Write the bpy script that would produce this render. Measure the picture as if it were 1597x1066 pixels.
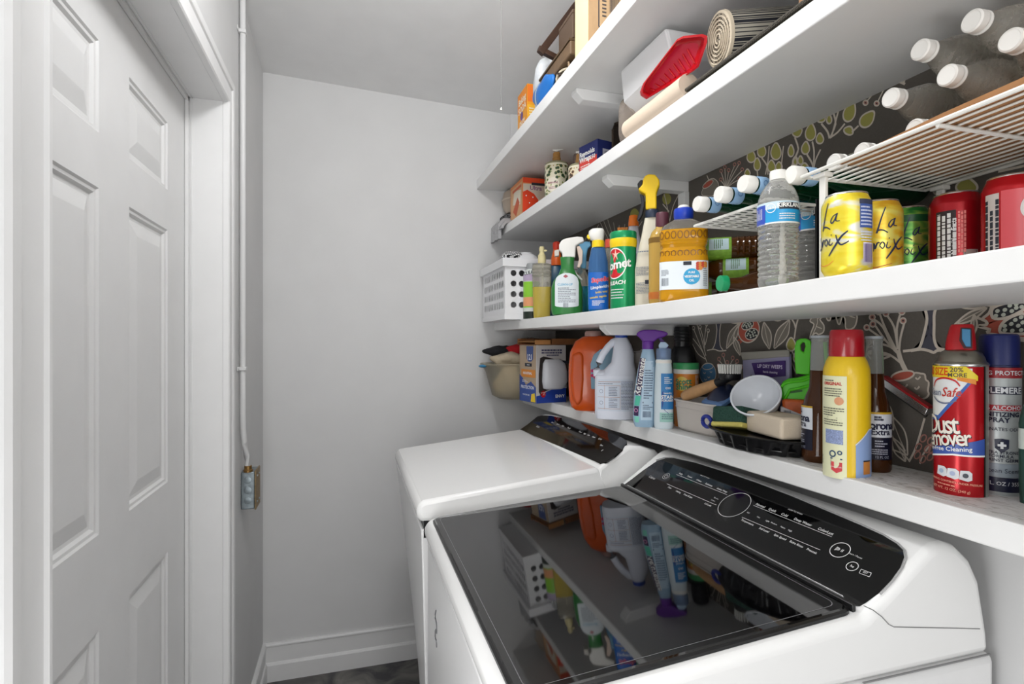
import bpy, bmesh, math, random
from mathutils import Vector, Matrix
random.seed(7)
for _o in list(bpy.data.objects): bpy.data.objects.remove(_o, do_unlink=True)
SC = bpy.context.scene
COL = SC.collection
PI = math.pi
R = math.radians

# ------------------------------------------------------------------ camera
H = 1.456                       # eye height above the floor
F = 850.0                       # focal length for a 1597 px wide frame
UV, CX, CY = 547.0, 798.5, 533.0
TH = math.atan2(CX-UV, F)       # the camera looks this far right of the room's long axis
CT, ST = math.cos(TH), math.sin(TH)
cd = bpy.data.cameras.new('camera'); cam = bpy.data.objects.new('camera', cd); COL.objects.link(cam)
cam.location = (0, 0, H); cam.rotation_euler = (PI/2, 0, -TH)
cd.sensor_width = 36; cd.lens = 36*F/1597; cd.clip_start = 0.02
SC.camera = cam

# ------------------------------------------------------------------ light and exposure
SC.view_settings.view_transform = 'Standard'
SC.view_settings.look = 'None'
SC.view_settings.gamma = 1
SC.view_settings.use_curve_mapping = False
SC.view_settings.exposure = 0.37
W = bpy.data.worlds.new('world'); SC.world = W; W.use_nodes = True
W.node_tree.nodes['Background'].inputs[0].default_value = (1, .99, .97, 1)
W.node_tree.nodes['Background'].inputs[1].default_value = 0.7
def area(name, loc, rot, sx, sy, power, col=(1, 1, 1)):
    l = bpy.data.lights.new(name, 'AREA'); l.shape = 'RECTANGLE'; l.size = sx; l.size_y = sy; l.energy = power; l.color = col
    o = bpy.data.objects.new(name, l); COL.objects.link(o); o.location = loc; o.rotation_euler = rot
    return o
area('open_end_fill', (0.25, -2.3, 1.0), (R(97), 0, R(-3)), 1.3, 1.9, 10)  # unseen fill light added at the open end behind the camera
area('ceiling_fill', (-0.05, -0.9, 1.9), (R(145), 0, R(-4)), 0.8, 0.8, 11)  # added fill aimed upwards to brighten the ceiling
area('left_fill', (-.335, .32, 0.98), (R(103), 0, R(-72)), 0.6, 0.9, 8)  # added low fill at the left, lifts shelf fronts and undersides
_l = bpy.data.lights.new('ceiling_bulb_light', 'POINT'); _l.energy = 12; _l.shadow_soft_size = .09
_o = bpy.data.objects.new('ceiling_bulb_light', _l); COL.objects.link(_o); _o.location = (.16, 1.05, 2.50)

# ------------------------------------------------------------------ helpers: picking points
def ray(u, v):
    dx = (u-CX)/F; dz = -(v-CY)/F
    return Vector((dx*CT+ST, CT-dx*ST, dz))     # per unit of depth
O = Vector((0, 0, H))
def PX(u, v, x): d = ray(u, v); return O+d*(x/d.x)
def PY(u, v, y): d = ray(u, v); return O+d*(y/d.y)
def PZ(u, v, z): d = ray(u, v); return O+d*((z-H)/d.z)
def PP(u, v, p, n): d = ray(u, v); return O+d*((Vector(p)-O).dot(n)/d.dot(n))
def depth(x, y): return x*ST+y*CT
def lerp(pts, y):
    pts = sorted(pts)
    if y <= pts[0][0]: return pts[0][1]
    for (a, b), (c, d) in zip(pts, pts[1:]):
        if y <= c: return b+(d-b)*(y-a)/(c-a)
    return pts[-1][1]

# ------------------------------------------------------------------ helpers: materials
def s2l(c):
    if isinstance(c, str):
        c = c.lstrip('#'); c = [int(c[i:i+2], 16)/255 for i in (0, 2, 4)]
    return tuple((x/12.92 if x <= .04045 else ((x+.055)/1.055)**2.4) for x in c)+(1,)
MATS = {}
def M(col, rough=.45, metal=0, trans=0, ior=1.45, alpha=1, noise=0, nscale=40, bump=0, bscale=80, coat=0, name=None, spec=.5, emit=0):
    key = (col if isinstance(col, str) else tuple(col), rough, metal, trans, ior, alpha, noise, nscale, bump, bscale, coat, spec, emit)
    if key in MATS: return MATS[key]
    m = bpy.data.materials.new(name or 'paint'); m.use_nodes = True
    nt = m.node_tree; b = nt.nodes['Principled BSDF']; c = s2l(col)
    b.inputs['Base Color'].default_value = c; b.inputs['Roughness'].default_value = rough; b.inputs['Metallic'].default_value = metal
    b.inputs['Transmission Weight'].default_value = trans; b.inputs['IOR'].default_value = ior; b.inputs['Alpha'].default_value = alpha
    b.inputs['Coat Weight'].default_value = coat; b.inputs['Specular IOR Level'].default_value = spec
    if emit:
        b.inputs['Emission Color'].default_value = c; b.inputs['Emission Strength'].default_value = emit
    if noise or bump:
        tc = nt.nodes.new('ShaderNodeTexCoord')
    if noise:
        n = nt.nodes.new('ShaderNodeTexNoise'); n.inputs['Scale'].default_value = nscale; n.inputs['Detail'].default_value = 5
        nt.links.new(tc.outputs['Object'], n.inputs['Vector'])
        r = nt.nodes.new('ShaderNodeValToRGB')
        r.color_ramp.elements[0].position = .3; r.color_ramp.elements[1].position = .7
        r.color_ramp.elements[0].color = tuple(x*(1-noise) for x in c[:3])+(1,); r.color_ramp.elements[1].color = tuple(min(1, x*(1+noise)) for x in c[:3])+(1,)
        nt.links.new(n.outputs['Fac'], r.inputs['Fac']); nt.links.new(r.outputs['Color'], b.inputs['Base Color'])
    if bump:
        n = nt.nodes.new('ShaderNodeTexNoise'); n.inputs['Scale'].default_value = bscale; n.inputs['Detail'].default_value = 3
        nt.links.new(tc.outputs['Object'], n.inputs['Vector'])
        bp = nt.nodes.new('ShaderNodeBump'); bp.inputs['Strength'].default_value = bump; bp.inputs['Distance'].default_value = .01
        nt.links.new(n.outputs['Fac'], bp.inputs['Height']); nt.links.new(bp.outputs['Normal'], b.inputs['Normal'])
    MATS[key] = m
    return m
def weave(c1, c2, scale, name='woven', rough=.9):
    m = bpy.data.materials.new(name); m.use_nodes = True; nt = m.node_tree; b = nt.nodes['Principled BSDF']
    tc = nt.nodes.new('ShaderNodeTexCoord'); k = nt.nodes.new('ShaderNodeTexBrick')
    k.inputs['Scale'].default_value = scale; k.inputs['Color1'].default_value = s2l(c1); k.inputs['Color2'].default_value = s2l(c1); k.inputs['Mortar'].default_value = s2l(c2)
    k.inputs['Mortar Size'].default_value = .07; k.inputs['Brick Width'].default_value = .5; k.inputs['Row Height'].default_value = .3
    nt.links.new(tc.outputs['Object'], k.inputs['Vector']); nt.links.new(k.outputs['Color'], b.inputs['Base Color']); b.inputs['Roughness'].default_value = rough
    return m

# ------------------------------------------------------------------ helpers: meshes are (verts, faces)
def mesh_obj(name, vf, mat, parent=None, smooth=True, bevel=0, seg=2, solid=0, sub=0, angle=35, fm=None):
    me = bpy.data.meshes.new(name)
    me.from_pydata([tuple(v) for v in vf[0]], [], vf[1])
    mats = mat if isinstance(mat, (list, tuple)) else [mat]
    for m in mats: me.materials.append(m)
    if fm:
        for p, i in zip(me.polygons, fm): p.material_index = i
    bm = bmesh.new(); bm.from_mesh(me); bmesh.ops.recalc_face_normals(bm, faces=bm.faces); bm.to_mesh(me); bm.free()
    if smooth:
        for p in me.polygons: p.use_smooth = True
        me.set_sharp_from_angle(angle=R(angle))
    o = bpy.data.objects.new(name, me); COL.objects.link(o)
    if parent is not None: o.parent = parent
    if solid:
        k = o.modifiers.new('thick', 'SOLIDIFY'); k.thickness = solid; k.offset = -1
    if bevel:
        k = o.modifiers.new('bevel', 'BEVEL'); k.width = bevel; k.segments = seg; k.limit_method = 'ANGLE'; k.angle_limit = R(30); k.harden_normals = False
    if sub:
        k = o.modifiers.new('sub', 'SUBSURF'); k.levels = sub; k.render_levels = sub
    return o
def J(*vfs):
    V, Fc = [], []
    for v, f in vfs:
        n = len(V); V += list(v); Fc += [tuple(i+n for i in q) for q in f]
    return V, Fc
def xf(vf, m):
    m = m if isinstance(m, Matrix) else Matrix.Translation(m)
    return [m @ Vector(v) for v in vf[0]], vf[1]
def box(x0, x1, y0, y1, z0, z1):
    V = [(x, y, z) for x in (x0, x1) for y in (y0, y1) for z in (z0, z1)]
    return V, [(0, 1, 3, 2), (4, 6, 7, 5), (0, 4, 5, 1), (2, 3, 7, 6), (0, 2, 6, 4), (1, 5, 7, 3)]
def lathe(prof, n=28, a0=0, cap=True):
    V, Fc = [], []
    k = len(prof)
    for i in range(n):
        a = 2*PI*i/n+a0
        for r, z in prof: V.append((r*math.sin(a), -r*math.cos(a), z))
    for i in range(n):
        j = (i+1) % n
        for q in range(k-1): Fc.append((i*k+q, j*k+q, j*k+q+1, i*k+q+1))
    if cap:
        if prof[0][0] > 1e-5: Fc.append(tuple(i*k for i in range(n)))
        if prof[-1][0] > 1e-5: Fc.append(tuple(i*k+k-1 for i in range(n)))
    return V, Fc
def loft(rings, cap=True, closed=True):
    n = len(rings[0]); V = [p for r in rings for p in r]; Fc = []
    for a in range(len(rings)-1):
        for i in range(n if closed else n-1):
            j = (i+1) % n
            Fc.append((a*n+i, a*n+j, a*n+n+j, a*n+n+i))
    if cap and closed:
        Fc.append(tuple(range(n))); Fc.append(tuple((len(rings)-1)*n+i for i in range(n)))
    return V, Fc
def sring(rx, ry, z, e=2.0, n=32, cx=0, cy=0):
    out = []
    for i in range(n):
        a = 2*PI*i/n; s, c = math.sin(a), -math.cos(a)
        out.append((cx+rx*math.copysign(abs(s)**(2/e), s), cy+ry*math.copysign(abs(c)**(2/e), c), z))
    return out
def sbody(secs, e=2.5, n=32):
    """secs: (z, rx, ry[, cx[, e]])"""
    return loft([sring(s[1], s[2], s[0], s[4] if len(s) > 4 else e, n, s[3] if len(s) > 3 else 0) for s in secs])
def tube(pts, r, n=8, cap=True, closed=False):
    pts = [Vector(p) for p in pts]; rings = []
    up = Vector((0, 0, 1))
    for i, p in enumerate(pts):
        a = pts[max(i-1, 0)]; b = pts[min(i+1, len(pts)-1)]
        if closed: a = pts[i-1]; b = pts[(i+1) % len(pts)]
        t = (b-a).normalized()
        s = t.cross(up if abs(t.z) < .95 else Vector((1, 0, 0))).normalized(); w = t.cross(s)
        rr = r[i] if isinstance(r, (list, tuple)) else r
        rings.append([p+(s*math.cos(2*PI*k/n)+w*math.sin(2*PI*k/n))*rr for k in range(n)])
    if closed: rings.append(rings[0])
    return loft(rings, cap and not closed)
def prism(poly, y0, y1):
    """polygon in XZ pushed along Y"""
    n = len(poly)
    V = [(x, y0, z) for x, z in poly]+[(x, y1, z) for x, z in poly]
    return V, [tuple(range(n)), tuple(range(2*n-1, n-1, -1))]+[(i, (i+1) % n, n+(i+1) % n, n+i) for i in range(n)]
def slab(poly3, off):
    """planar polygon of 3D points given a thickness vector"""
    n = len(poly3); off = Vector(off); a = [Vector(p) for p in poly3]; b = [p+off for p in a]
    return a+b, [tuple(range(n)), tuple(range(2*n-1, n-1, -1))]+[(i, (i+1) % n, n+(i+1) % n, n+i) for i in range(n)]
def ellp(rx, ry, rz, n=20, m=12, c=(0, 0, 0), lump=0, seed=0):
    rnd = random.Random(seed); ph = [rnd.uniform(0, 6.28) for _ in range(6)]
    rings = []
    for j in range(1, m):
        t = -PI/2+PI*j/m; ring = []
        for i in range(n):
            a = 2*PI*i/n
            k = 1+lump*(math.sin(3*a+ph[0]+2*t)+.6*math.sin(5*a+ph[1]-3*t)+.5*math.sin(4*t+ph[2]))
            ring.append((c[0]+rx*k*math.cos(t)*math.cos(a), c[1]+ry*k*math.cos(t)*math.sin(a), c[2]+rz*k*math.sin(t)))
        rings.append(ring)
    V, Fc = loft(rings, False)
    V += [(c[0], c[1], c[2]-rz), (c[0], c[1], c[2]+rz)]
    b = len(V)-2
    for i in range(n):
        Fc.append(((i+1) % n, i, b)); q = (m-2)*n; Fc.append((q+i, q+(i+1) % n, b+1))
    return V, Fc
def cyl_patch(r, a0, a1, z0, z1, n=14, fz=None):
    """patch on a cylinder; fz(a) may give (z0, z1) for a shaped edge"""
    V, Fc = [], []
    for i in range(n+1):
        a = a0+(a1-a0)*i/n; lo, hi = fz((a-a0)/(a1-a0)) if fz else (z0, z1)
        V += [(r*math.sin(a), -r*math.cos(a), lo), (r*math.sin(a), -r*math.cos(a), hi)]
    for i in range(n): Fc.append((2*i, 2*i+2, 2*i+3, 2*i+1))
    return V, Fc
def flat_poly(pts): return [tuple(p) for p in pts], [tuple(range(len(pts)))]
TXT = {}
def text2d(s, size, bold=0, shear=0, align='CENTER', sp=1):
    key = (s, bold, shear, align, sp)
    if key not in TXT:
        c = bpy.data.curves.new('t', 'FONT'); c.body = s; c.size = 1; c.offset = bold; c.shear = shear; c.align_x = align; c.align_y = 'CENTER'
        c.space_character = sp; c.resolution_u = 2; c.fill_mode = 'FRONT'
        o = bpy.data.objects.new('t', c); me = bpy.data.meshes.new_from_object(o)
        TXT[key] = ([tuple(v.co) for v in me.vertices], [tuple(p.vertices) for p in me.polygons])
        bpy.data.objects.remove(o); bpy.data.curves.remove(c); bpy.data.meshes.remove(me)
    V, Fc = TXT[key]
    return [(x*size, y*size) for x, y, z in V], Fc
def wrap(t, r, a, z, rot=0, sx=1):
    """lay 2D text on a vertical cylinder of radius r, centred at angle a and height z"""
    c, s = math.cos(rot), math.sin(rot); V = []
    for x, y in t[0]:
        x *= sx
        x, y = x*c-y*s, x*s+y*c
        q = a+x/r; V.append((r*math.sin(q), -r*math.cos(q), z+y))
    return V, t[1]
def onplane(t, p, ux, uy, sx=1):
    p, ux, uy = Vector(p), Vector(ux).normalized(), Vector(uy).normalized()
    return [p+ux*(x*sx)+uy*y for x, y in t[0]], t[1]
def prop(o, label=None, cat=None, group=None, kind=None):
    for k, v in (('label', label), ('category', cat), ('group', group), ('kind', kind)):
        if v: o[k] = v
    return o
def struct(name, vf, mat, parent=None, **kw):
    o = mesh_obj(name, vf, mat, parent, **kw)
    if parent is None: o['kind'] = 'structure'
    return o
class T:
    """a thing: an Empty at its base with parts under it"""
    def __init__(s, name, label, cat, loc=(0, 0, 0), rz=0, group=None):
        s.o = bpy.data.objects.new(name, None); COL.objects.link(s.o); s.o.empty_display_size = .02
        s.o.location = loc; s.o.rotation_euler = (0, 0, rz); prop(s.o, label, cat, group)
    def add(s, name, vf, mat, parent=None, **kw):
        lab = kw.pop('label', None)
        o = mesh_obj(name, vf, mat, parent or s.o, **kw)
        if lab: o['label'] = lab
        return o
class Spot:
    """a place on a shelf: axis at column u, distance x from the camera wall; local -Y faces the viewer"""
    def __init__(s, u, x, zf, dz=0):
        d = ray(u, CY); k = x/d.x; s.u = u; s.x = x; s.y = d.y*k; s.zc = k
        s.z = zf(s.y)+dz; s.loc = (s.x, s.y, s.z); s.rz = math.atan2(-s.x, s.y)
        s.sz = s.zc/F; s.sx = s.zc/F*F/math.hypot(F, u-CX)*1.0
    def h(s, v): return (CY-v)*s.sz+H-s.z
    def w(s, u): return (u-s.u)*s.sx
def spot_front(u, v, rpx, zf):
    """spot whose front foot is seen at (u, v) on the shelf"""
    z = zf(1.0)
    for _ in range(6):
        p = PZ(u, v, z); z = zf(p.y)
    k = depth(p.x, p.y)/F; d = Vector((p.x, p.y, 0)).normalized()
    q = p+d*(rpx*k*F/math.hypot(F, u-CX))
    return Spot(u, (ray(u, CY).x*depth(q.x, q.y)), zf)
def child_copy(root, loc, rz, label=None, group=None, rot=None):
    r = root.copy(); COL.objects.link(r); r.location = loc; r.rotation_euler = rot or (0, 0, rz)
    if label: r['label'] = label
    if group: r['group'] = group
    for ch in [c for c in bpy.data.objects if c.parent == root]:
        c = ch.copy(); COL.objects.link(c); c.parent = r
        for g in [q for q in bpy.data.objects if q.parent == ch]:
            d = g.copy(); COL.objects.link(d); d.parent = c
    return r
# ------------------------------------------------------------------ the room
XL, XW, D, YB = -.362, .985, 2.55, -2.4
wallp = M('#d6d6d6', .55, noise=.02, nscale=6, name='wall_paint')
ceilp = M('#ececec', .7, noise=.02, nscale=9, name='ceiling_paint')
trimp = M('#e4e4e4', .35, noise=.015, nscale=14, name='trim_paint')
doorp = M('#dedede', .4, noise=.02, nscale=10, name='door_paint')
shelfp = M('#eaeae9', .45, noise=.015, nscale=12, name='shelf_paint')
def zceil(x, y): return H+1.159-.0472*(x+.362)+.05*(2.55-y)
# floor: dark slate with cloudy veins
fm_ = bpy.data.materials.new('slate_floor'); fm_.use_nodes = True
_n = fm_.node_tree; _b = _n.nodes['Principled BSDF']; _b.inputs['Roughness'].default_value = .45
_tc = _n.nodes.new('ShaderNodeTexCoord'); _x = _n.nodes.new('ShaderNodeTexNoise'); _x.inputs['Scale'].default_value = 7; _x.inputs['Detail'].default_value = 9; _x.inputs['Distortion'].default_value = 1.2
_r = _n.nodes.new('ShaderNodeValToRGB'); _r.color_ramp.elements[0].color = s2l('#3a3a3c'); _r.color_ramp.elements[1].color = s2l('#8b8781'); _r.color_ramp.elements[0].position = .35; _r.color_ramp.elements[1].position = .72
_n.links.new(_tc.outputs['Object'], _x.inputs['Vector']); _n.links.new(_x.outputs['Fac'], _r.inputs['Fac']); _n.links.new(_r.outputs['Color'], _b.inputs['Base Color'])
struct('floor', box(XL-.12, XW+.1, YB, D+.1, -.08, 0), fm_, smooth=False)
cv = [(XL-.12, YB), (XW+.1, YB), (XW+.1, D+.1), (XL-.12, D+.1)]
struct('ceiling', loft([[(x, y, zceil(x, y)) for x, y in cv], [(x, y, zceil(x, y)+.1) for x, y in cv]]), ceilp, smooth=False)
ZT = 3.0
struct('wall_back', box(XL-.12, XW+.1, D, D+.1, 0, ZT), wallp, smooth=False)
DY0, DY1, DZ = .79, 1.786, H+.711
struct('wall_left', J(box(XL-.12, XL, YB, DY0-.012, 0, ZT), box(XL-.12, XL, DY1+.012, D, 0, ZT), box(XL-.12, XL, DY0-.012, DY1+.012, DZ+.012, ZT)), wallp, smooth=False)
wr = struct('wall_right', box(XW, XW+.1, YB, D, 0, ZT), wallp, smooth=False)
# narrow furring board in the far corner above the top shelf
pa, pb = PY(796, 179, D-.012), PY(811, 179, D-.012)
struct('trim_4', box(pa.x, pb.x, D-.012, D, H+.765, zceil(pa.x, D)-.001), trimp, smooth=False)

# ---- door, jamb and casings
XD = -.46
rows = [(H+.574, H+.398), (H+.293, H-.366), (H-.549, H-1.22)]
cols = [(.961, 1.219), (1.367, 1.6255)]
ys = sorted([DY0, DY1-.004]+[v for c in cols for v in c]); zs = sorted([.01, DZ-.004]+[v for r in rows for v in r])
V, Fc = [], []
for i in range(len(ys)-1):
    for j in range(len(zs)-1):
        if any(abs(ys[i]-c[0]) < 1e-6 for c in cols) and any(abs(zs[j]-r[1]) < 1e-6 for r in rows): continue
        n = len(V); V += [(XD, ys[i], zs[j]), (XD, ys[i+1], zs[j]), (XD, ys[i+1], zs[j+1]), (XD, ys[i], zs[j+1])]; Fc.append((n, n+1, n+2, n+3))
slabvf = J((V, Fc), box(XD-.035, XD-.012, DY0, DY1-.004, .01, DZ-.004))
door = struct('door_1', slabvf, doorp, smooth=False)
for c in cols:
    for r in rows:
        rings = []
        for ins, dep in ((0, 0), (.004, .004), (.010, .0045), (.015, .010), (.022, .0105), (.024, .010), (.052, .003), (.055, .0025)):
            a, b, lo, hi = c[0]+ins, c[1]-ins, r[1]+ins, r[0]-ins
            rings.append([(XD-dep, a, lo), (XD-dep, b, lo), (XD-dep, b, hi), (XD-dep, a, hi)])
        n = len(rings[0]); vf = loft(rings, cap=False); vf[1].append(tuple(len(vf[0])-4+k for k in range(4)))
        struct('panel', vf, doorp, door, smooth=False)
# door jamb lining with stop strips
struct('trim_1', J(box(XL-.12, XL-.0005, DY1, DY1+.0115, 0, DZ), box(XL-.12, XL-.0005, DY0-.0115, DY0, 0, DZ), box(XL-.12, XL-.0005, DY0-.0115, DY1+.0115, DZ, DZ+.0115),
                   box(XD+.001, XD+.010, DY1-.011, DY1, 0, DZ), box(XD+.001, XD+.010, DY0, DY1, DZ-.011, DZ), box(XD+.014, XD+.018, DY1-.003, DY1, 0, DZ), box(XD+.014, XD+.018, DY0, DY1, DZ-.003, DZ)), trimp, smooth=False)
prof = [(0, 0), (0, .015), (.004, .018), (.010, .018), (.014, .014), (.030, .012), (.056, .013), (.060, .017), (.066, .0185), (.078, .0185), (.084, .014), (.084, 0)]
def casing(name, far):
    rings = []
    for top in (0, 1):
        rings.append([(XL+t, (DY1+w) if far else (DY0-w*1.1), (DZ+w) if top else 0) for w, t in prof])
    return struct(name, loft(rings), trimp, angle=20)
casing('trim_2', True); casing('trim_3', False)
struct('trim_5', loft([[(XL+t, DY0-w*1.1, DZ+w) for w, t in prof], [(XL+t, DY1+w, DZ+w) for w, t in prof]]), trimp, angle=20)

# ---- baseboards (cap bead, flat, shoe)
bb = [(0, 0), (.020, 0), (.020, .070), (.017, .078), (.012, .081), (.012, .145), (.016, .149), (.016, .155), (.012, .160), (0, .160)]
struct('baseboard_back', loft([[(x, D-t, z) for t, z in bb] for x in (XL, XW)]), trimp, angle=20)
struct('baseboard_left', loft([[(XL+t, y, z) for t, z in bb] for y in (DY1+.085, D-.012)]), trimp, angle=20)

# ------------------------------------------------------------------ shelves
S1, S2, S3, S4 = .578, .675, .665, .81
def zb1(y): return H+lerp([(2.55, .7305), (1.783, .723), (1.0, .7205), (-.3, .72)], y)
def z1(y): return zb1(y)+.042
def zb2(y): return H+lerp([(2.55, .497), (2.34, .494), (1.268, .4842), (.664, .4826), (-.3, .482)], y)
def z2(y): return zb2(y)+.038
def z3(y): return H+lerp([(2.55, .093), (1.32, .0886), (.874, .0905), (.385, .1005), (-.3, .108)], y)
def z4(y): return H+lerp([(2.55, -.2575), (2.126, -.2546), (1.137, -.2364), (.753, -.232), (.472, -.2295), (-.3, -.228)], y)
YN = -.35
def board(x0, zt, th):
    yy = [YN]+[YN+.1+(D-YN-.1)*i/14 for i in range(15)]
    return loft([[(x0, y, zt(y)-th), (XW, y, zt(y)-th), (XW, y, zt(y)), (x0, y, zt(y))] for y in yy])
def shelf(name, label, x0, zt, th, tip, ybs, mat=shelfp):
    t = T(name, label, 'shelf', (x0, 1.0, zt(1.0)), 0, None)
    def loc(vf): return xf(vf, Vector((-x0, -1.0, -zt(1.0))))
    t.add('board', loc(board(x0, zt, th)), mat, smooth=False, bevel=.0025)
    for yb in ybs:
        z = zt(yb)-th
        if tip:
            arm = [(x0+.036, z), (XW, z), (XW, z-.031), (x0+.058, z-.031), (x0+.036, z-.012)]
            t.add('bracket_arm', loc(prism(arm, yb, yb+.036)), mat, smooth=False, bevel=.002)
        cl = [(XW-.018, z-.031 if tip else z), (XW, z-.031 if tip else z), (XW, z-.17), (XW-.018, z-.15)]
        t.add('wall_cleat', loc(prism(cl, yb-.002, yb+.034)), mat, smooth=False, bevel=.0015)
    return t
shelf('wall_shelf', 'topmost long white painted shelf nearest the ceiling', S1, z1, .042, True, [1.432, -.1])
shelf('wall_shelf', 'second white painted shelf from the top, under the cleaning-box and placemat row', S2, z2, .038, True, [1.432, -.1])
shelf('wall_shelf', 'white painted shelf carrying the drink cans and spray bottles', S3, z3, .038, True, [1.43, -.1])
# dusty lowest shelf
m4 = bpy.data.materials.new('dusty_shelf_paint'); m4.use_nodes = True
_n = m4.node_tree; _b = _n.nodes['Principled BSDF']; _b.inputs['Roughness'].default_value = .5
_tc = _n.nodes.new('ShaderNodeTexCoord'); _x = _n.nodes.new('ShaderNodeTexNoise'); _x.inputs['Scale'].default_value = 70; _x.inputs['Detail'].default_value = 8; _x.inputs['Distortion'].default_value = 2
_m = _n.nodes.new('ShaderNodeMapping'); _m.inputs['Scale'].default_value = (1, .4, 1)
_r = _n.nodes.new('ShaderNodeValToRGB'); _r.color_ramp.elements[0].color = s2l('#b9b7b2'); _r.color_ramp.elements[1].color = s2l('#e9e9e8'); _r.color_ramp.elements[0].position = .33; _r.color_ramp.elements[1].position = .5
_n.links.new(_tc.outputs['Object'], _m.inputs['Vector']); _n.links.new(_m.outputs['Vector'], _x.inputs['Vector']); _n.links.new(_x.outputs['Fac'], _r.inputs['Fac']); _n.links.new(_r.outputs['Color'], _b.inputs['Base Color'])
sh4 = shelf('wall_shelf', 'lowest white painted shelf just above the washer and dryer', S4, z4, .041, False, [1.52, -.1])
sh4_b = [c for c in bpy.data.objects if c.parent == sh4.o and c.name.startswith('board')][0]
sh4.add('dusty_top', xf(loft([[(S4+.02, y, z4(y)+.0002), (XW-.001, y, z4(y)+.0002), (XW-.001, y, z4(y)+.0007), (S4+.02, y, z4(y)+.0007)] for y in [YN+.02+(1.0-YN-.02)*i/10 for i in range(11)]]), Vector((-S4, -1.0, -z4(1.0)))), m4, smooth=False)

# ------------------------------------------------------------------ wallpaper between the second and the lowest shelf
paper = M('#5a554f', .85, noise=.06, nscale=300, name='charcoal_wallpaper')
zlo = lambda y: z4(y)+.0008
yy = [YN+(D-YN)*i/12 for i in range(13)]
wp = struct('wallpaper', loft([[(XW-.003, y, zlo(y)), (XW, y, zlo(y)), (XW, y, zb2(y)), (XW-.003, y, zb2(y))] for y in yy]), paper, wr, smooth=False)
XP = XW-.003
CNT = [0]
def wpt(u, v, lay): p = PX(u, v, XP); return (XP-.0004*lay-CNT[0]*6e-7, p.y, p.z)
C_line = M('#c9bfb2', .85, name='print_cream'); C_grey = M('#7f786e', .85, name='print_taupe'); C_red = M('#ad5545', .85, name='print_brick')
C_yel = M('#9c9850', .85, name='print_olive'); C_blu = M('#4d7aa0', .85, name='print_blue'); C_pink = M('#b07b70', .85, name='print_rose'); C_ink = M('#2c2c30', .85, name='print_ink'); C_seed = M('#b9bdb0', .85, name='print_seed'); C_nvy = M('#4a4a55', .85, name='print_slate')
pr = {}
def put(mat, vf):
    pr.setdefault(mat.name, [mat, []])[1].append(vf); CNT[0] += 1
def fill(zf, pts, mat, lay=1):
    """fan fill about the centroid"""
    P = [zf(*p) for p in pts]; cx = sum(p[0] for p in P)/len(P); cy = sum(p[1] for p in P)/len(P)
    V = [wpt(cx, cy, lay)]+[wpt(u, v, lay) for u, v in P]; n = len(P)
    put(mat, (V, [(0, 1+i, 1+(i+1) % n) for i in range(n)]))
def stroke(zf, pts, mat=C_line, w=.0032, lay=2, closed=False, smoothk=3):
    P = [zf(*p) for p in pts]
    # Catmull-Rom through the points
    Q = []; n = len(P)
    rng = range(n if closed else n-1)
    for i in rng:
        g = (lambda k: P[k % n]) if closed else (lambda k: P[max(0, min(n-1, k))])
        a, b, c, d = g(i-1), g(i), g(i+1), g(i+2)
        for k in range(smoothk):
            t = k/smoothk
            Q.append(tuple(.5*((2*b[m])+(-a[m]+c[m])*t+(2*a[m]-5*b[m]+4*c[m]-d[m])*t*t+(-a[m]+3*b[m]-3*c[m]+d[m])*t**3) for m in (0, 1)))
    if not closed: Q.append(P[-1])
    W3 = [Vector(wpt(u, v, lay)) for u, v in Q]; m = len(W3); V = []
    for i, p in enumerate(W3):
        a = W3[i-1] if (i or closed) else W3[0]; b = W3[(i+1) % m] if (i < m-1 or closed) else W3[-1]
        t = (b-a); t.normalize(); nrm = Vector((0, -t.z, t.y))
        V += [p+nrm*w/2, p-nrm*w/2]
    Fc = [(2*i, 2*i+1, 2*((i+1) % m)+1, 2*((i+1) % m)) for i in range(m if closed else m-1)]
    put(mat, (V, Fc))
def ell(c, rx, ry, rot=0, n=16):
    a = R(rot); return [(c[0]+rx*math.cos(2*PI*i/n)*math.cos(a)-ry*math.sin(2*PI*i/n)*math.sin(a), c[1]+rx*math.cos(2*PI*i/n)*math.sin(a)+ry*math.sin(2*PI*i/n)*math.cos(a)) for i in range(n)]
def leaf(zf, a, b, w, mat=C_grey, vein=True, line=C_line, lw=.003):
    ax, ay = a; bx, by = b; L = math.hypot(bx-ax, by-ay); tx, ty = (bx-ax)/L, (by-ay)/L
    pts = []
    prf = [0, .45, .8, 1, .95, .75, .4]
    for i, k in enumerate(prf): pts.append((ax+tx*L*i/7-ty*k*w/2, ay+ty*L*i/7+tx*k*w/2))
    pts.append(b)
    for i, k in reversed(list(enumerate(prf))[1:]): pts.append((ax+tx*L*i/7+ty*k*w/2, ay+ty*L*i/7-tx*k*w/2))
    if mat: fill(zf, pts, mat)
    stroke(zf, pts, line, lw, closed=True)
    if vein: stroke(zf, [a, ((ax+bx)/2-ty*3, (ay+by)/2+tx*3), (ax+.9*(bx-ax), ay+.9*(by-ay))], line, lw*.6)
def drop(zf, c, rx, ry, mat=C_yel, rot=0, line=C_line):
    p = ell((0, 0), rx, ry, 0, 14); a = R(rot); q = []
    for i, (x, y) in enumerate(p):
        if y < 0: y *= 1.0+.55*(1-abs(x)/rx)
        q.append((c[0]+x*math.cos(a)-y*math.sin(a), c[1]+x*math.sin(a)+y*math.cos(a)))
    fill(zf, q, mat); stroke(zf, q, line, .0034, closed=True, smoothk=2)
def berry(zf, c, r):
    fill(zf, ell(c, r, r, 0, 12), C_pink, 2); stroke(zf, ell(c, r, r, 0, 12), C_line, .0026, 3, True, 2); fill(zf, ell(c, r*.35, r*.35, 0, 8), C_ink, 3)
zA = lambda x, y: (1060+x/5.915, 470+y/5.915)
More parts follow.
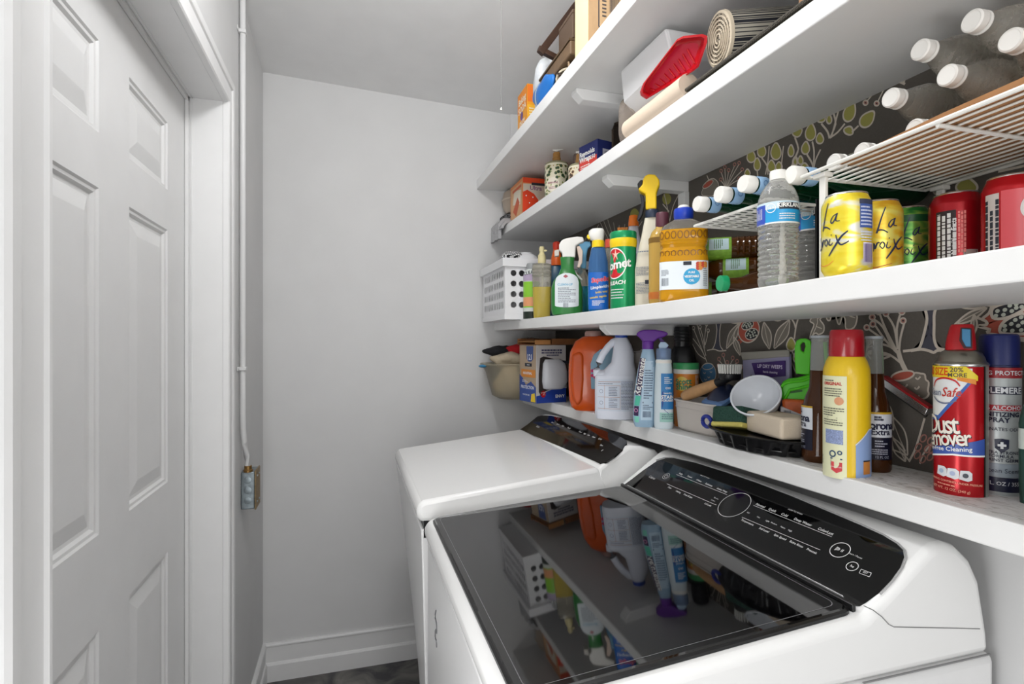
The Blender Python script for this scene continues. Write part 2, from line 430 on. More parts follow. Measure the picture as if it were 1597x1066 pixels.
zB = lambda x, y: (1350+x/6.466, 460+y/6.466)
zC = lambda x, y: (1240+x/4.473, 120+y/4.473)
zD = lambda x, y: (1050+x/4.264, 230+y/4.264)
zE = lambda x, y: (1300+x/2.667, 460+y/2.667)
# sprig, beet, tree foot, pomegranates and leaves seen between the lower shelves
for p in ([(255, 560), (190, 400), (130, 250)], [(245, 500), (200, 330), (160, 200)], [(235, 430), (215, 320), (190, 240)], [(232, 420), (236, 300), (250, 215)], [(238, 400), (255, 330), (265, 270)], [(240, 530), (170, 480), (120, 390)], [(240, 520), (200, 440), (125, 340)]): stroke(zA, p, w=.0028)
for c in ((130, 245), (160, 200), (190, 235), (250, 210), (265, 268)): stroke(zA, ell(c, 12, 16), w=.002, closed=True, smoothk=2)
fill(zA, ell((262, 665), 75, 98), C_blu); stroke(zA, ell((262, 665), 75, 98), closed=True, smoothk=2, w=.0022); stroke(zA, ell((262, 598), 50, 28, -8), closed=True, smoothk=2, w=.002)
for x, y in ((230, 660), (270, 700), (240, 720), (290, 650)): stroke(zA, [(x-10, y-8), (x, y+4), (x+12, y-6)], w=.002)
for x, y in ((365, 530), (405, 492), (440, 560), (492, 520), (532, 550), (572, 600), (360, 590)):
    stroke(zA, [(430, 660), ((430+x)/2+6, (650+y)/2), (x, y+14)], w=.0024); stroke(zA, ell((x, y), 13, 17), C_pink, w=.0024, closed=True, smoothk=2)
fill(zA, [(330, 165), (345, 260), (330, 380), (305, 438), (320, 440), (370, 452), (400, 442), (375, 400), (372, 270), (390, 165)], C_nvy)
stroke(zA, [(330, 165), (345, 260), (330, 380), (305, 438)]); stroke(zA, [(390, 165), (372, 270), (375, 400), (402, 445)]); stroke(zA, [(255, 450), (320, 440), (370, 456), (432, 450)])
def pom(zf, c, k, lo=None):
    x, y = c
    fill(zf, ell(c, 92*k, 112*k, 15, 20), C_red); stroke(zf, ell(c, 96*k, 117*k, 15, 20), closed=True, smoothk=2)
    fill(zf, [(x-60*k, y+60*k), (x-110*k, y+60*k), (x-80*k, y+75*k), (x-115*k, y+100*k), (x-80*k, y+100*k), (x-85*k, y+130*k), (x-40*k, y+90*k)], C_red)
    for ec, er, rot in (((x-10*k, y-45*k), (58*k, 38*k), -28), ((x+28*k, y+38*k), (62*k, 50*k), -25)):
        fill(zf, ell(ec, er[0], er[1], rot), C_ink, 2); stroke(zf, ell(ec, er[0], er[1], rot), lay=3, closed=True, smoothk=2, w=.0026)
        for i in range(11):
            a = i*2.4; rr = .78*math.sqrt((i+.5)/11); fill(zf, ell((ec[0]+er[0]*rr*math.cos(a), ec[1]+er[1]*rr*math.sin(a)), 9*k, 9*k, 0, 8), C_seed, 3)
pom(zA, (640, 262), 1)
leaf(zA, (545, 205), (435, 432), 75); leaf(zA, (500, 325), (560, 495), 50); leaf(zA, (780, 192), (830, 437), 85); leaf(zA, (1015, 170), (875, 432), 105); leaf(zA, (428, 148), (562, 195), 55); leaf(zA, (700, 118), (795, 168), 45)
stroke(zA, [(545, 205), (570, 190), (600, 178)]); stroke(zA, [(500, 325), (515, 270), (560, 205)]); stroke(zA, [(735, 190), (800, 158), (900, 140)]); stroke(zA, [(1120, 92), (1080, 210), (1060, 345)], w=.004); stroke(zA, [(1000, 110), (1055, 190), (1070, 240)], w=.004)
fill(zA, [(830, 118), (870, 160), (930, 165), (985, 120), (1000, 100), (830, 112)], C_red); stroke(zA, [(825, 118), (865, 165), (930, 172), (1000, 108)], w=.004); fill(zA, [(870, 116), (905, 135), (945, 110)], C_ink, 2)
drop(zA, (1030, 405), 42, 50); stroke(zA, [(1010, 460), (1020, 520), (1080, 670)]); stroke(zA, [(1040, 460), (1090, 580), (1085, 670)]); drop(zA, (1075, 520), 25, 35); drop(zA, (1000, 575), 30, 45)
oak = [(1245, 75), (1310, 108), (1322, 140), (1296, 165), (1333, 220), (1328, 280), (1285, 303), (1262, 290), (1240, 300), (1203, 340), (1217, 280), (1242, 210), (1205, 180), (1232, 130)]
fill(zA, oak, C_grey); stroke(zA, oak, closed=True); stroke(zA, [(1250, 80), (1275, 190), (1215, 335)], w=.002); stroke(zA, [(1270, 160), (1305, 140)], w=.002); stroke(zA, [(1265, 230), (1315, 250)], w=.002)
oak2 = [(1345, 65), (1360, 160), (1390, 172), (1404, 112), (1432, 92), (1460, 195), (1482, 205), (1502, 140), (1530, 160), (1537, 250), (1610, 240), (1640, 150), (1620, 60)]
fill(zA, oak2, C_grey); stroke(zA, oak2); stroke(zA, [(1400, 65), (1500, 110), (1620, 150)], w=.002)
# sprig, beet, slate trunk and big pomegranate beside the aerosols
for p in ([(150, 200), (200, 330), (320, 570)], [(220, 205), (290, 320), (322, 500)], [(350, 200), (318, 340), (325, 545)], [(392, 285), (355, 430), (342, 560)], [(90, 245), (180, 325), (270, 520), (320, 580)], [(105, 312), (200, 450), (315, 575)], [(40, 345), (195, 455)], [(122, 480), (250, 520), (318, 572)], [(140, 575), (250, 602), (385, 705)], [(150, 652), (250, 614)], [(145, 600), (240, 600)]): stroke(zB, p, w=.0042)
stroke(zB, [(330, 555), (360, 660), (410, 765)], w=.009)
for c, r in (((135, 165), 32), ((210, 185), 28), ((370, 165), 32), ((383, 258), 29), ((72, 222), 29), ((78, 292), 29), ((16, 325), 27)): berry(zB, c, r)
beet = [(268, 850), (480, 785), (560, 790), (600, 800), (610, 850), (640, 880), (632, 960), (640, 1000), (600, 1040), (500, 1034), (360, 960)]
fill(zB, beet, C_grey); stroke(zB, beet, closed=True); fill(zB, ell((378, 812), 115, 42, -12), C_red, 2); stroke(zB, ell((378, 812), 118, 46, -12), lay=3, closed=True, smoothk=2)
for x, y in ((400, 920), (520, 940), (530, 840), (520, 1030)): stroke(zB, [(x-22, y-10), (x, y+8), (x+28, y-20)], lay=3, w=.003)
fill(zB, [(540, 75), (600, 140), (622, 240), (600, 360), (560, 500), (460, 560), (560, 545), (640, 560), (690, 575), (790, 550), (730, 530), (695, 440), (695, 300), (700, 170), (755, 60)], C_nvy)
stroke(zB, [(540, 75), (600, 140), (622, 240), (600, 360), (560, 500), (520, 545), (380, 565)], w=.005); stroke(zB, [(755, 60), (700, 170), (695, 300), (695, 440), (730, 530), (800, 550)], w=.005); stroke(zB, [(460, 562), (560, 545), (640, 560), (690, 578), (720, 560), (770, 556)], w=.005)
big = [(1290, 95), (1400, 40), (1520, 28), (1640, 60), (1700, 230), (1640, 440), (1500, 440), (1235, 385), (1262, 348), (1130, 312), (1225, 298), (1215, 262), (1180, 240), (1250, 180)]
fill(zB, big, C_red); stroke(zB, big, closed=True, w=.0045)
for pts, dots in (([(1275, 190), (1300, 122), (1450, 75), (1600, 70), (1620, 130), (1450, 222), (1310, 238)], [(1335, 160), (1410, 148), (1318, 208), (1395, 198), (1480, 160), (1460, 105), (1525, 128), (1525, 92), (1580, 118)]),
                  ([(1358, 340), (1400, 268), (1500, 208), (1610, 190), (1650, 330), (1597, 390), (1390, 385)], [(1408, 310), (1475, 290), (1515, 250), (1575, 222), (1545, 308), (1410, 352), (1485, 358), (1575, 352), (1590, 275)])):
    fill(zB, pts, C_ink, 2); stroke(zB, pts, lay=3, closed=True, w=.0045)
    for d in dots: fill(zB, ell(d, 25, 20, -20, 10), C_seed, 3)
leaf(zB, (842, 52), (1205, 120), 95); leaf(zB, (1225, 128), (900, 300), 80); leaf(zB, (1100, 200), (1095, 400), 60); stroke(zB, [(1150, 20), (1200, 90), (1290, 105)], w=.005); stroke(zB, [(1215, 10), (1215, 80)], w=.005); stroke(zB, [(1245, 10), (1235, 90)], w=.005); stroke(zB, [(1120, 225), (1215, 262), (1225, 298)], w=.004); stroke(zB, [(1240, 390), (1600, 440)], w=.005)
stroke(zE, [(380, 512), (345, 630), (315, 692)], w=.0036); stroke(zE, [(415, 610), (375, 660), (360, 700)], w=.003)
for c in ((355, 632), (375, 595), (392, 640), (403, 672), (372, 682), (405, 606), (410, 640), (350, 665)): stroke(zE, ell(c, 11, 16, 30, 10), C_pink, .0024, 2, True, 2)
leaf(zE, (240, 500), (308, 665), 55, None); leaf(zE, (200, 420), (250, 560), 40, C_grey); leaf(zE, (300, 690), (243, 590), 40, None); stroke(zE, [(243, 640), (290, 660), (318, 690)], w=.003)
# between the can shelf and the shelf above
for x, y in ((320, 155), (370, 150), (410, 112), (440, 102), (460, 145), (440, 205), (318, 212), (345, 130)):
    stroke(zD, [(352, 275), ((352+x)/2, (262+y)/2+4), (x, y+8)], w=.0026); stroke(zD, ell((x, y), 9, 10), C_pink, .0024, 2, True, 2)
fill(zD, [(205, 262), (225, 225), (265, 205), (298, 230), (300, 270), (270, 318), (225, 322), (190, 310)], C_grey); stroke(zD, [(205, 262), (225, 225), (265, 205), (298, 230), (300, 270), (270, 318), (225, 322), (190, 310)], closed=True, w=.0022); fill(zD, ell((233, 243), 38, 14, -38), C_red, 2); stroke(zD, ell((233, 243), 42, 17, -38), lay=3, closed=True, smoothk=2, w=.0022); stroke(zD, [(240, 220), (225, 185)], w=.003)
for c, rx, ry in (((520, 65), 28, 34), ((590, 28), 28, 36), ((560, 118), 22, 34), ((685, 35), 34, 46), ((655, 130), 26, 32), ((785, 28), 20, 32), ((810, 95), 15, 22), ((495, 172), 18, 20), ((705, 130), 22, 24)): drop(zD, (c[0], c[1]), rx, ry)
for p in ([(590, 68), (625, 120), (632, 180)], [(640, -10), (632, 90), (615, 180)], [(735, -10), (725, 80), (720, 140)], [(560, 155), (565, 200)], [(835, 10), (805, 80), (778, 150)], [(800, 112), (790, 160)]): stroke(zD, p, w=.0036)
for c, rx, ry, rot in (((380, 255), 40, 58, 20), ((500, 302), 42, 55, 40), ((110, 395), 36, 48, 5), ((175, 435), 26, 30, 0), ((75, 502), 28, 36, 5), ((240, 300), 18, 26, 0), ((375, 378), 34, 24, 25), ((40, 585), 18, 24, 0), ((68, 640), 30, 28, 0), ((12, 385), 34, 30, 60), ((182, 292), 30, 24, 0), ((5, 590), 16, 26, 0)): drop(zC, c, rx, ry, rot=rot)
for p in ([(270, 250), (285, 330), (245, 425)], [(305, 235), (280, 330), (255, 420)], [(350, 325), (300, 385), (245, 425)], [(445, 340), (398, 385)], [(185, 325), (228, 380), (242, 428)], [(122, 450), (135, 520), (130, 640)], [(180, 505), (145, 580), (132, 640)], [(85, 540), (120, 600), (128, 640)], [(0, 420), (25, 500), (5, 560)]): stroke(zC, p, w=.0042)
for c, t in (((495, 180), (545, 120)), ((573, 185), (620, 90))): stroke(zC, [c, t], w=.003); berry(zC, c, 17)
stroke(zC, [(720, 30), (770, 50)], w=.004); stroke(zC, [(770, 15), (755, 50)], w=.004)
drop(zC, (1200, 770), 75, 45); stroke(zC, [(980, 720), (1150, 690), (1220, 650)], w=.003); stroke(zC, [(1420, 660), (1600, 620)], w=.004); drop(zC, (1010, 800), 40, 20); stroke(zC, [(770, 850), (790, 780)], w=.004); leaf(zC, (590, 860), (690, 780), 60)
# darker sprigs glimpsed between the bottles at the far end
zI = lambda x, y: (x, y)
for a in range(9): stroke(zI, [(965, 402), (950+a*4, 375), (930+a*9, 345-3*abs(4-a)+a*1.5)], w=.003)
for p in ([(915, 385), (928, 362), (934, 350)], [(908, 390), (915, 368)], [(1045, 345), (1040, 318), (1036, 302)], [(1045, 345), (1050, 322), (1058, 305)], [(1044, 330), (1034, 318)]): stroke(zI, p, w=.004)
fill(zI, ell((1040, 310), 7, 9), C_yel); fill(zI, ell((990, 335), 7, 10), C_yel)
for u, v in ((1180, 392), (1170, 400), (1185, 405)): leaf(zI, (u, v), (u+6, v+22), 12, C_yel)
for u0, v0 in ((900, 560), (960, 556), (1000, 545), (1010, 430), (930, 430)):
    leaf(zI, (u0, v0), (u0+14, v0+34), 14); leaf(zI, (u0+20, v0+4), (u0+8, v0+40), 12)
nm = {'print_cream': 'outline_print', 'print_taupe': 'leaf_print', 'print_brick': 'fruit_print', 'print_olive': 'bud_print', 'print_blue': 'beet_print', 'print_rose': 'berry_print', 'print_ink': 'seed_bed_print', 'print_seed': 'seed_print', 'print_slate': 'trunk_print'}
for k, (m, l) in pr.items(): struct(nm[k.split('.')[0]], J(*l), m, wp, smooth=False)

# ------------------------------------------------------------------ conduit, junction box, pull chain
steelw = M('#d9d9d9', .3, name='white_pipe_paint')
t = T('conduit', 'white painted metal conduit running down the left wall to the outlet box', 'pipe', (XL+.013, 2.02, H-.44))
ztop = zceil(XL, 2.02)-H+.44-.002
pp = [(0, 0, ztop), (0, 0, .6), (0, 0, .20), (0, .004, .15), (.002, .016, .10), (.006, .035, .05), (.008, .045, .012)]
t.add('pipe', tube(pp, .0095, 12), steelw)
for z in (H-.09-(H-.44)-.0, ztop-.14):
    t.add('strap', J(box(-.013, .012, -.014, .014, z-.006, z+.006), box(-.0128, -.009, -.034, .034, z-.007, z+.007)), steelw, bevel=.002)
brass = M('#8a6a3c', .4, .7, name='brass_fitting'); galv = M('#8d979c', .38, .75, noise=.2, nscale=60, name='galvanized_steel'); rust = M('#8b7758', .6, .3, noise=.25, nscale=60, name='weathered_cover')
t = T('junction_box', 'small galvanized outlet box with a brown cover below the white conduit', 'outlet box', (XL, 2.055, H-.575))
t.add('box', box(.001, .044, 0, .085, 0, .128), galv, bevel=.003)
t.add('cover', J(box(.044, .049, -.003, .088, -.003, .131)), rust, bevel=.002)
for z in (.03, .065, .1): t.add('knockout', xf(lathe([(.012, 0), (.012, .0012), (.010, .0016), (0, .0016)], 16), Matrix.Translation((.022, 0, z)) @ Matrix.Rotation(R(90), 4, 'X')), galv)
t.add('top_fitting', xf(lathe([(.015, -.001), (.015, .006), (.012, .008), (.012, .02), (.009, .021)], 14), Vector((.022, .010, .128))), brass)
for y, z in ((.02, .02), (.06, .02), (.02, .11), (.06, .11)): t.add('screw', xf(lathe([(.004, 0), (.0035, .002), (0, .0025)], 10), Matrix.Translation((.049, y, z)) @ Matrix.Rotation(R(90), 4, 'Y')), galv)
cx_, cy_ = .397, 1.447; zc_ = zceil(cx_, cy_)
chain = T('pull_chain', 'thin beaded light pull chain hanging from the ceiling', 'chain', (cx_, cy_, zc_))
z0 = H+(CY-172)/F*1.5-zc_
pts = [(.0012*math.sin(k*.9), .001*math.cos(k*.7), z0*k/60) for k in range(61)]
beads = J(*[ellp(.0011, .0011, .0014, 6, 4, p) for p in [((pts[i][0]+(pts[i+1][0]-pts[i][0])*q), (pts[i][1]), pts[i][2]+(pts[i+1][2]-pts[i][2])*q) for i in range(60) for q in (0, .5)]])
chain.add('beads', beads, M('#9a9a98', .4, .3, name='chain_metal'))
chain.add('end_bell', xf(lathe([(.0015, .008), (.003, .004), (.0032, 0), (0, -.001)], 10), Vector((0, 0, z0))), M('#b5b5b0', .35, .6))
# ------------------------------------------------------------------ washer (near) and dryer (far)
white = M('#f3f3f2', .22, coat=.4, name='white_enamel'); white2 = M('#ececec', .3, name='white_enamel_side')
gloss = M('#050506', .035, ior=1.9, name='black_glass'); gloss2 = M('#060607', .06, ior=1.55, name='black_panel'); trimk = M('#1a1a1b', .3, name='black_trim'); silk = M('#d8d8d8', .5, name='panel_print'); grayp = M('#7d7d80', .4, name='grey_print')
k_alu0 = M('#d2d2d2', .25, .6, name='hinge_glare_grey')
WX, WY = .18, .60
t = T('washing_machine', 'white top-load washing machine with a black glass lid, nearest the camera', 'washing machine', (WX, WY, 0))
def L(vf): return xf(vf, Vector((-WX, -WY, 0)))
y0, y1 = .602, 1.357
t.add('cabinet', L(J(box(.182, .966, y0, y1, .03, H-.487))), white2, bevel=.012, seg=3)
t.add('base_skirt', L(box(.20, .95, y0+.015, y1-.015, 0, .032)), trimk)
# top shell: low front, gentle slope up to the hinge; lid well opening in it
shell = [(.176, H-.485), (.174, H-.458), (.181, H-.442), (.196, H-.436), (.70, H-.397), (.708, H-.394), (.72, H-.384), (.826, H-.3115), (.842, H-.304), (.862, H-.303), (.885, H-.310), (.915, H-.335), (.935, H-.37), (.952, H-.45), (.956, H-.485)]
t.add('top_shell', L(prism(shell, y0, y1)), white, bevel=.013, seg=4, angle=50)
sp_ = [PY(u, v, y0-.0002) for u, v in ((1347, 944), (1362, 951), (1375, 961), (1386, 973), (1394, 977), (1440, 978), (1490, 979), (1528, 980))]
t.add('seam', L(J(box(.70, .955, y0-.0004, y0+.002, H-.4866, H-.4848), tube(sp_, .0008, 6))), M('#8d8d8d', .6, name='seam_line'))
# lid: rounded plate of black glass with a dark frame
la, lb = Vector((.194, 0, H-.4295)), Vector((.704, 0, H-.389)); ld = (lb-la).normalized(); ln = Vector((-ld.z, 0, ld.x))
def lidp(s, y, h): q = la+ld*s+ln*h; return Vector((q.x, y, q.z))
LL = (lb-la).length
def rrect(s0, s1, a, b, r, rr=None, k=6):
    out = []
    for cs, cy, st, rad in ((s1-r, b-r, 0, r), (s0+r, b-r, 90, r), (s0+r, a+r, 180, r), (s1-r, a+r, 270, r)):
        for i in range(k+1):
            q = R(st+90*i/k); out.append((cs+rad*math.cos(q), cy+rad*math.sin(q)))
    return out
yl0, yl1 = .626, 1.332
def plate(o, h0, h1, ch): return loft([[lidp(s, y, h0) for s, y in rrect(o, LL-o, yl0+o, yl1-o, .02)], [lidp(s, y, h1-ch) for s, y in rrect(o, LL-o, yl0+o, yl1-o, .02)], [lidp(s, y, h1) for s, y in rrect(o+ch, LL-o-ch, yl0+o+ch, yl1-o-ch, .018)]])
lid = t.add('lid', L(plate(0, -.009, .001, .002)), gloss, label='black glass lid')
t.add('lid_frame', L(loft([[lidp(s, y, h) for s, y in rrect(o, LL-o, yl0+o, yl1-o, .02)] for o, h in ((-.004, -.012), (-.004, -.003), (.0, -.001))])), trimk, lid)
# paler band of printed dots on the glass near the front, as on the real lid
t.add('glass_border', L(loft([[lidp(s, y, .00125) for s, y in rrect(o, LL-o, yl0+o, yl1-o, .015)] for o in (.012, .013)], cap=False)), grayp, lid)
# hinge strip
t.add('hinge_strip', L(prism([(.703, H-.395), (.703, H-.384), (.709, H-.383), (.709, H-.395)], yl0-.004, yl1+.004)), trimk, bevel=.001)
t.add('hinge_glare', L(prism([(.7095, H-.390), (.7105, H-.3815), (.7135, H-.3835), (.7135, H-.390)], yl0+.02, yl1-.02)), k_alu0, bevel=.0005)  # pale strip put in for the glare along the hinge
# brand mark pressed into the front
t.add('emblem', L(tube([(.181, 1.205+.012*math.sin(k*.9), H-.60-.07*k/12+.006*math.cos(k*1.7)) for k in range(13)], .0016, 6)), grayp)
# control panel on the slope
pn = Vector((-(.826-.72), 0, 0)); A0 = Vector((.7195, 0, H-.3842)); A1 = Vector((.826, 0, H-.3112)); sd = (A1-A0).normalized(); sn = Vector((-sd.z, 0, sd.x))
A0 = A0+sn*.0008
outl = [(971, 757), (985, 747), (1003, 733), (1025, 718), (1038, 714), (1052, 714), (1085, 721), (1130, 735), (1180, 752), (1235, 773), (1290, 796), (1340, 817), (1375, 833), (1398, 847), (1408, 857), (1410, 868), (1404, 884), (1390, 903), (1370, 924), (1350, 939), (1340, 944), (1330, 943)]
pts = [PP(u, v, A0, sn) for u, v in outl]
pan = t.add('control_panel', L(slab(pts, -sn*.004)), gloss2, smooth=False, label='glossy black control panel')
cpt = sum(pts, Vector())/len(pts)
t.add('panel_rim', L(tube([cpt+(p-cpt)*1.012+sn*.0005 for p in pts[3:19]], .0016, 6)), M('#b9b9b9', .25, .4, name='panel_rim_chrome'), pan)
words = []
def word(s, u, v, size, bold=.01, al='CENTER'):
    words.append(onplane(text2d(s, size*.8, bold, 0, al), PP(u, v, A0+sn*.0006, sn), (0, -1, 0), sd))
def rule(u0, v0, u1, v1, w=.0008):
    a, b = PP(u0, v0, A0+sn*.0006, sn), PP(u1, v1, A0+sn*.0006, sn); s = (b-a).normalized().cross(sn)*w/2
    words.append(([a+s, b+s, b-s, a-s], [(0, 1, 2, 3)]))
def ring(u, v, r, w=.0009, n=32):
    c = PP(u, v, A0+sn*.0006, sn); ux = Vector((0, -1, 0)); V = []
    for i in range(n):
        d = ux*math.cos(2*PI*i/n)+sd*math.sin(2*PI*i/n); V += [c+d*r, c+d*(r-w)]
    words.append((V, [(2*i, 2*i+1, (2*i+3) % (2*n), (2*i+2) % (2*n)) for i in range(n)]))
for s, u, v in (('Bulky', 1062, 738.5), ('Towels', 1075.5, 743), ('Whites', 1090, 749), ('Delicates', 1105.5, 755.5), ('Active Wear', 1126, 764)): word(s, u, v, .0085)
word('WHAT TO WASH', 1099, 743, .0055, 0)
for s, u, v in (('Clean', 1044.5, 760), ('Soaking', 1058, 766.5), ('Drain & Spin', 1073, 773), ('Lid Lock', 1104, 786.5)): word(s, u, v, .008)
for s, u, v in (('Sanitize', 1117, 776.5), ('Colors', 1112, 780)): word(s, u, v, .006, 0)
rule(1055, 739.5, 1134, 771); rule(1040, 754, 1117, 787)
word('Cabrio', 1017, 744.5, .013, .006); ring(1039, 742, .0105); ring(1039, 742, .0055); word('I', 1039, 741, .007)
ring(1145, 786.5, .0365, .0011, 48)
for s, u, v in (('Normal', 1186, 788), ('Quick', 1204.5, 795), ('Cold', 1223.5, 802.5), ('Deep Water', 1252, 813.5), ('ColorLast', 1287.5, 828)): word(s, u, v, .0098, .012)
word('HOW TO WASH', 1240, 797.5, .0058, 0)
for s, u, v in (('Soil', 1167, 799), ('Hot', 1183, 806), ('Light', 1197, 812), ('Medium', 1207, 816), ('Heavy', 1221, 822), ('High', 1232, 827)): word(s, u, v, .006, 0)
for s, u, v in (('Temperature', 1165.5, 814), ('Soil Level', 1191.5, 826), ('Spin Speed', 1216.5, 837), ('Extra Rinse', 1242, 848), ('Presoak', 1266, 859)): word(s, u, v, .0082)
rule(1175, 787.5, 1297, 836.5); rule(1157, 806, 1279, 857)
ring(1310, 857, .0165, .0014); word('▷', 1306, 856, .012); word('D II', 1310, 857, .0105, .01); word('Start / Pause', 1334, 866, .006, 0)
ring(1329, 882.5, .0095, .0012); word('he', 1329, 882.5, .0085, .01)
for du, dv in ((0, 0),): rule(1343, 887, 1359, 893); rule(1340, 893, 1356, 899); rule(1343, 887, 1340, 893); rule(1359, 893, 1356, 899); word('EST', 1349.5, 892.5, .006, .01)
t.add('panel_lettering', L(J(*words)), silk, pan, smooth=False)

# dryer
DX, DYa, DYb = .16, 1.388, 2.105
d = T('clothes_dryer', 'white clothes dryer with a plain flat top, at the far end', 'dryer', (DX, DYa, 0))
def L2(vf): return xf(vf, Vector((-DX, -DYa, 0)))
sh = [(.215, H-.50), (.215, H-.460), (.168, H-.457), (.158, H-.436), (.163, H-.412), (.178, H-.403), (.665, H-.351), (.69, H-.40), (.69, H-.50)]
d.add('top_shell', L2(prism(sh, DYa, DYb)), white, bevel=.014, seg=3)
cons = [(.64, H-.49), (.662, H-.351), (.672, H-.346), (.752, H-.297), (.765, H-.2955), (.80, H-.2995), (.845, H-.312), (.87, H-.335), (.90, H-.40), (.93, H-.49)]
d.add('console', L2(prism(cons, DYa+.001, DYb-.001)), white, bevel=.014, seg=4, angle=50)
d.add('cabinet', L2(box(.30, .95, DYa+.006, DYb-.006, 0.0, H-.48)), white2, bevel=.008)
# front panel stands a little off the cabinet at the top near corner
fa, fb = Vector((.1715, DYa+.004, H-.477)), Vector((.166, DYb-.004, H-.459)); fc, fd = Vector((.277, DYb-.004, .04)), Vector((.196, DYa+.004, .04))
NS = 8; rings = []
for i in range(NS+1):
    a = fa.lerp(fb, i/NS); b = fd.lerp(fc, i/NS)
    rings.append([a, a+Vector((.03, 0, .004)), b+Vector((.03, 0, 0)), b])
d.add('front_panel', L2(loft(rings)), white2, bevel=.004)
d.add('gap_shade', L2(J(box(.305, .32, DYa+.012, DYb-.03, .02, H-.46), loft([[(.178, y, zz_-.02), (.21, y, zz_-.02), (.21, y, H-.452), (.178, y, H-.452)] for y, zz_ in ((DYa+.004, H-.478), (DYb-.02, H-.45))]))), trimk, smooth=False, label='black strips standing in for the shade in the gap behind the front panel')  # shade of the gap put in as solid black strips
B0 = Vector((.6715, 0, H-.3462)); B1 = Vector((.752, 0, H-.2967)); sd2 = (B1-B0).normalized(); sn2 = Vector((-sd2.z, 0, sd2.x)); B0 = B0+sn2*.0008
outl = [(811, 669.5), (822, 662), (838, 649), (846, 647), (860, 648), (890, 654), (920, 663), (950, 674), (970, 682), (977, 687), (977, 691), (970, 701), (958, 712), (946, 720), (936, 723), (928, 719)]
pts = [PP(u, v, B0, sn2) for u, v in outl]
pan = d.add('control_panel', L2(slab(pts, -sn2*.004)), gloss2, smooth=False, label='glossy black control panel')
words = []
for s, u, v in (('Sensor', 862, 658.5), ('Casual', 870, 661), ('Bulky', 878, 664), ('Towels', 887, 667), ('Timed', 905, 673), ('High', 912, 676), ('Low', 918, 678), ('Steam', 926, 681), ('Quick', 936, 684)): words.append(onplane(text2d(s, .009, .012), PP(u, v, B0+sn2*.0006, sn2), (0, -1, 0), sd2))
for s, u, v, z in (('Cabrio', 839, 665, .012), ('Start', 938, 694, .009), ('II', 939, 702, .012)): words.append(onplane(text2d(s, z, .008), PP(u, v, B0+sn2*.0006, sn2), (0, -1, 0), sd2))
d.add('panel_lettering', L2(J(*words)), silk, pan, smooth=False)
# ------------------------------------------------------------------ small helpers for packaging
def pf(sp, lst): return [(hw*sp.sx, 0 if v is None else max(0, sp.h(v))) for hw, v in lst]
def ob(sp, lst, k=.62, e=2.6, n=32):
    """oval body: (half width px, v, centre u or None)"""
    return sbody([(0 if q[1] is None else max(0, sp.h(q[1])), q[0]*sp.sx, q[0]*sp.sx*k, sp.w(q[2]) if len(q) > 2 and q[2] else 0) for q in lst], e, n)
def pp(sp, poly, th, y=0): return prism([(sp.w(u), sp.h(v)) for u, v in poly], y-th/2, y+th/2)
def bar_code(w, h, n=17, seed=1):
    rnd = random.Random(seed); x = -w/2; V, Fc = [], []
    while x < w/2:
        b = rnd.choice((.5, .5, 1, 1.5))*w/n/2
        if x+b > w/2: break
        k = len(V); V += [(x, -h/2), (x+b, -h/2), (x+b, h/2), (x, h/2)]; Fc.append((k, k+1, k+2, k+3)); x += b+rnd.choice((.5, .8, 1.2))*w/n/2
    return V, Fc
def lines(w, h, n, seed=1, t=.45):
    """rows of tiny print as short dashes"""
    rnd = random.Random(seed); V, Fc = [], []
    for i in range(n):
        y = h/2-h*(i+.5)/n; x = -w/2; end = w/2*(1 if rnd.random() > .3 else rnd.uniform(.1, .8))
        while x < end:
            b = rnd.uniform(.04, .14)*w
            if x+b > w/2: b = w/2-x
            k = len(V); g = h/n*t/2; V += [(x, y-g), (x+b, y-g), (x+b, y+g), (x, y+g)]; Fc.append((k, k+1, k+2, k+3)); x += b+.02*w
    return V, Fc
def rect2(w, h, cx=0, cy=0, n=1):
    V, Fc = [], []
    for i in range(n+1):
        x = cx-w/2+w*i/n; V += [(x, cy-h/2), (x, cy+h/2)]
    for i in range(n): Fc.append((2*i, 2*i+2, 2*i+3, 2*i+1))
    return V, Fc
def disc2(r, cx=0, cy=0, n=20, ry=None): return [(cx, cy)]+[(cx+r*math.cos(2*PI*i/n), cy+(ry or r)*math.sin(2*PI*i/n)) for i in range(n)], [(0, 1+i, 1+(i+1) % n) for i in range(n)]
def ring2(r, w, n=28, ry=None):
    ry = ry or r
    return [p for i in range(n) for p in ((r*math.cos(2*PI*i/n), ry*math.sin(2*PI*i/n)), ((r-w)*math.cos(2*PI*i/n), (ry-w)*math.sin(2*PI*i/n)))], [(2*i, 2*i+1, (2*i+3) % (2*n), (2*i+2) % (2*n)) for i in range(n)]
def sh2(vf, dx, dy): return [(x+dx, y+dy) for x, y in vf[0]], vf[1]
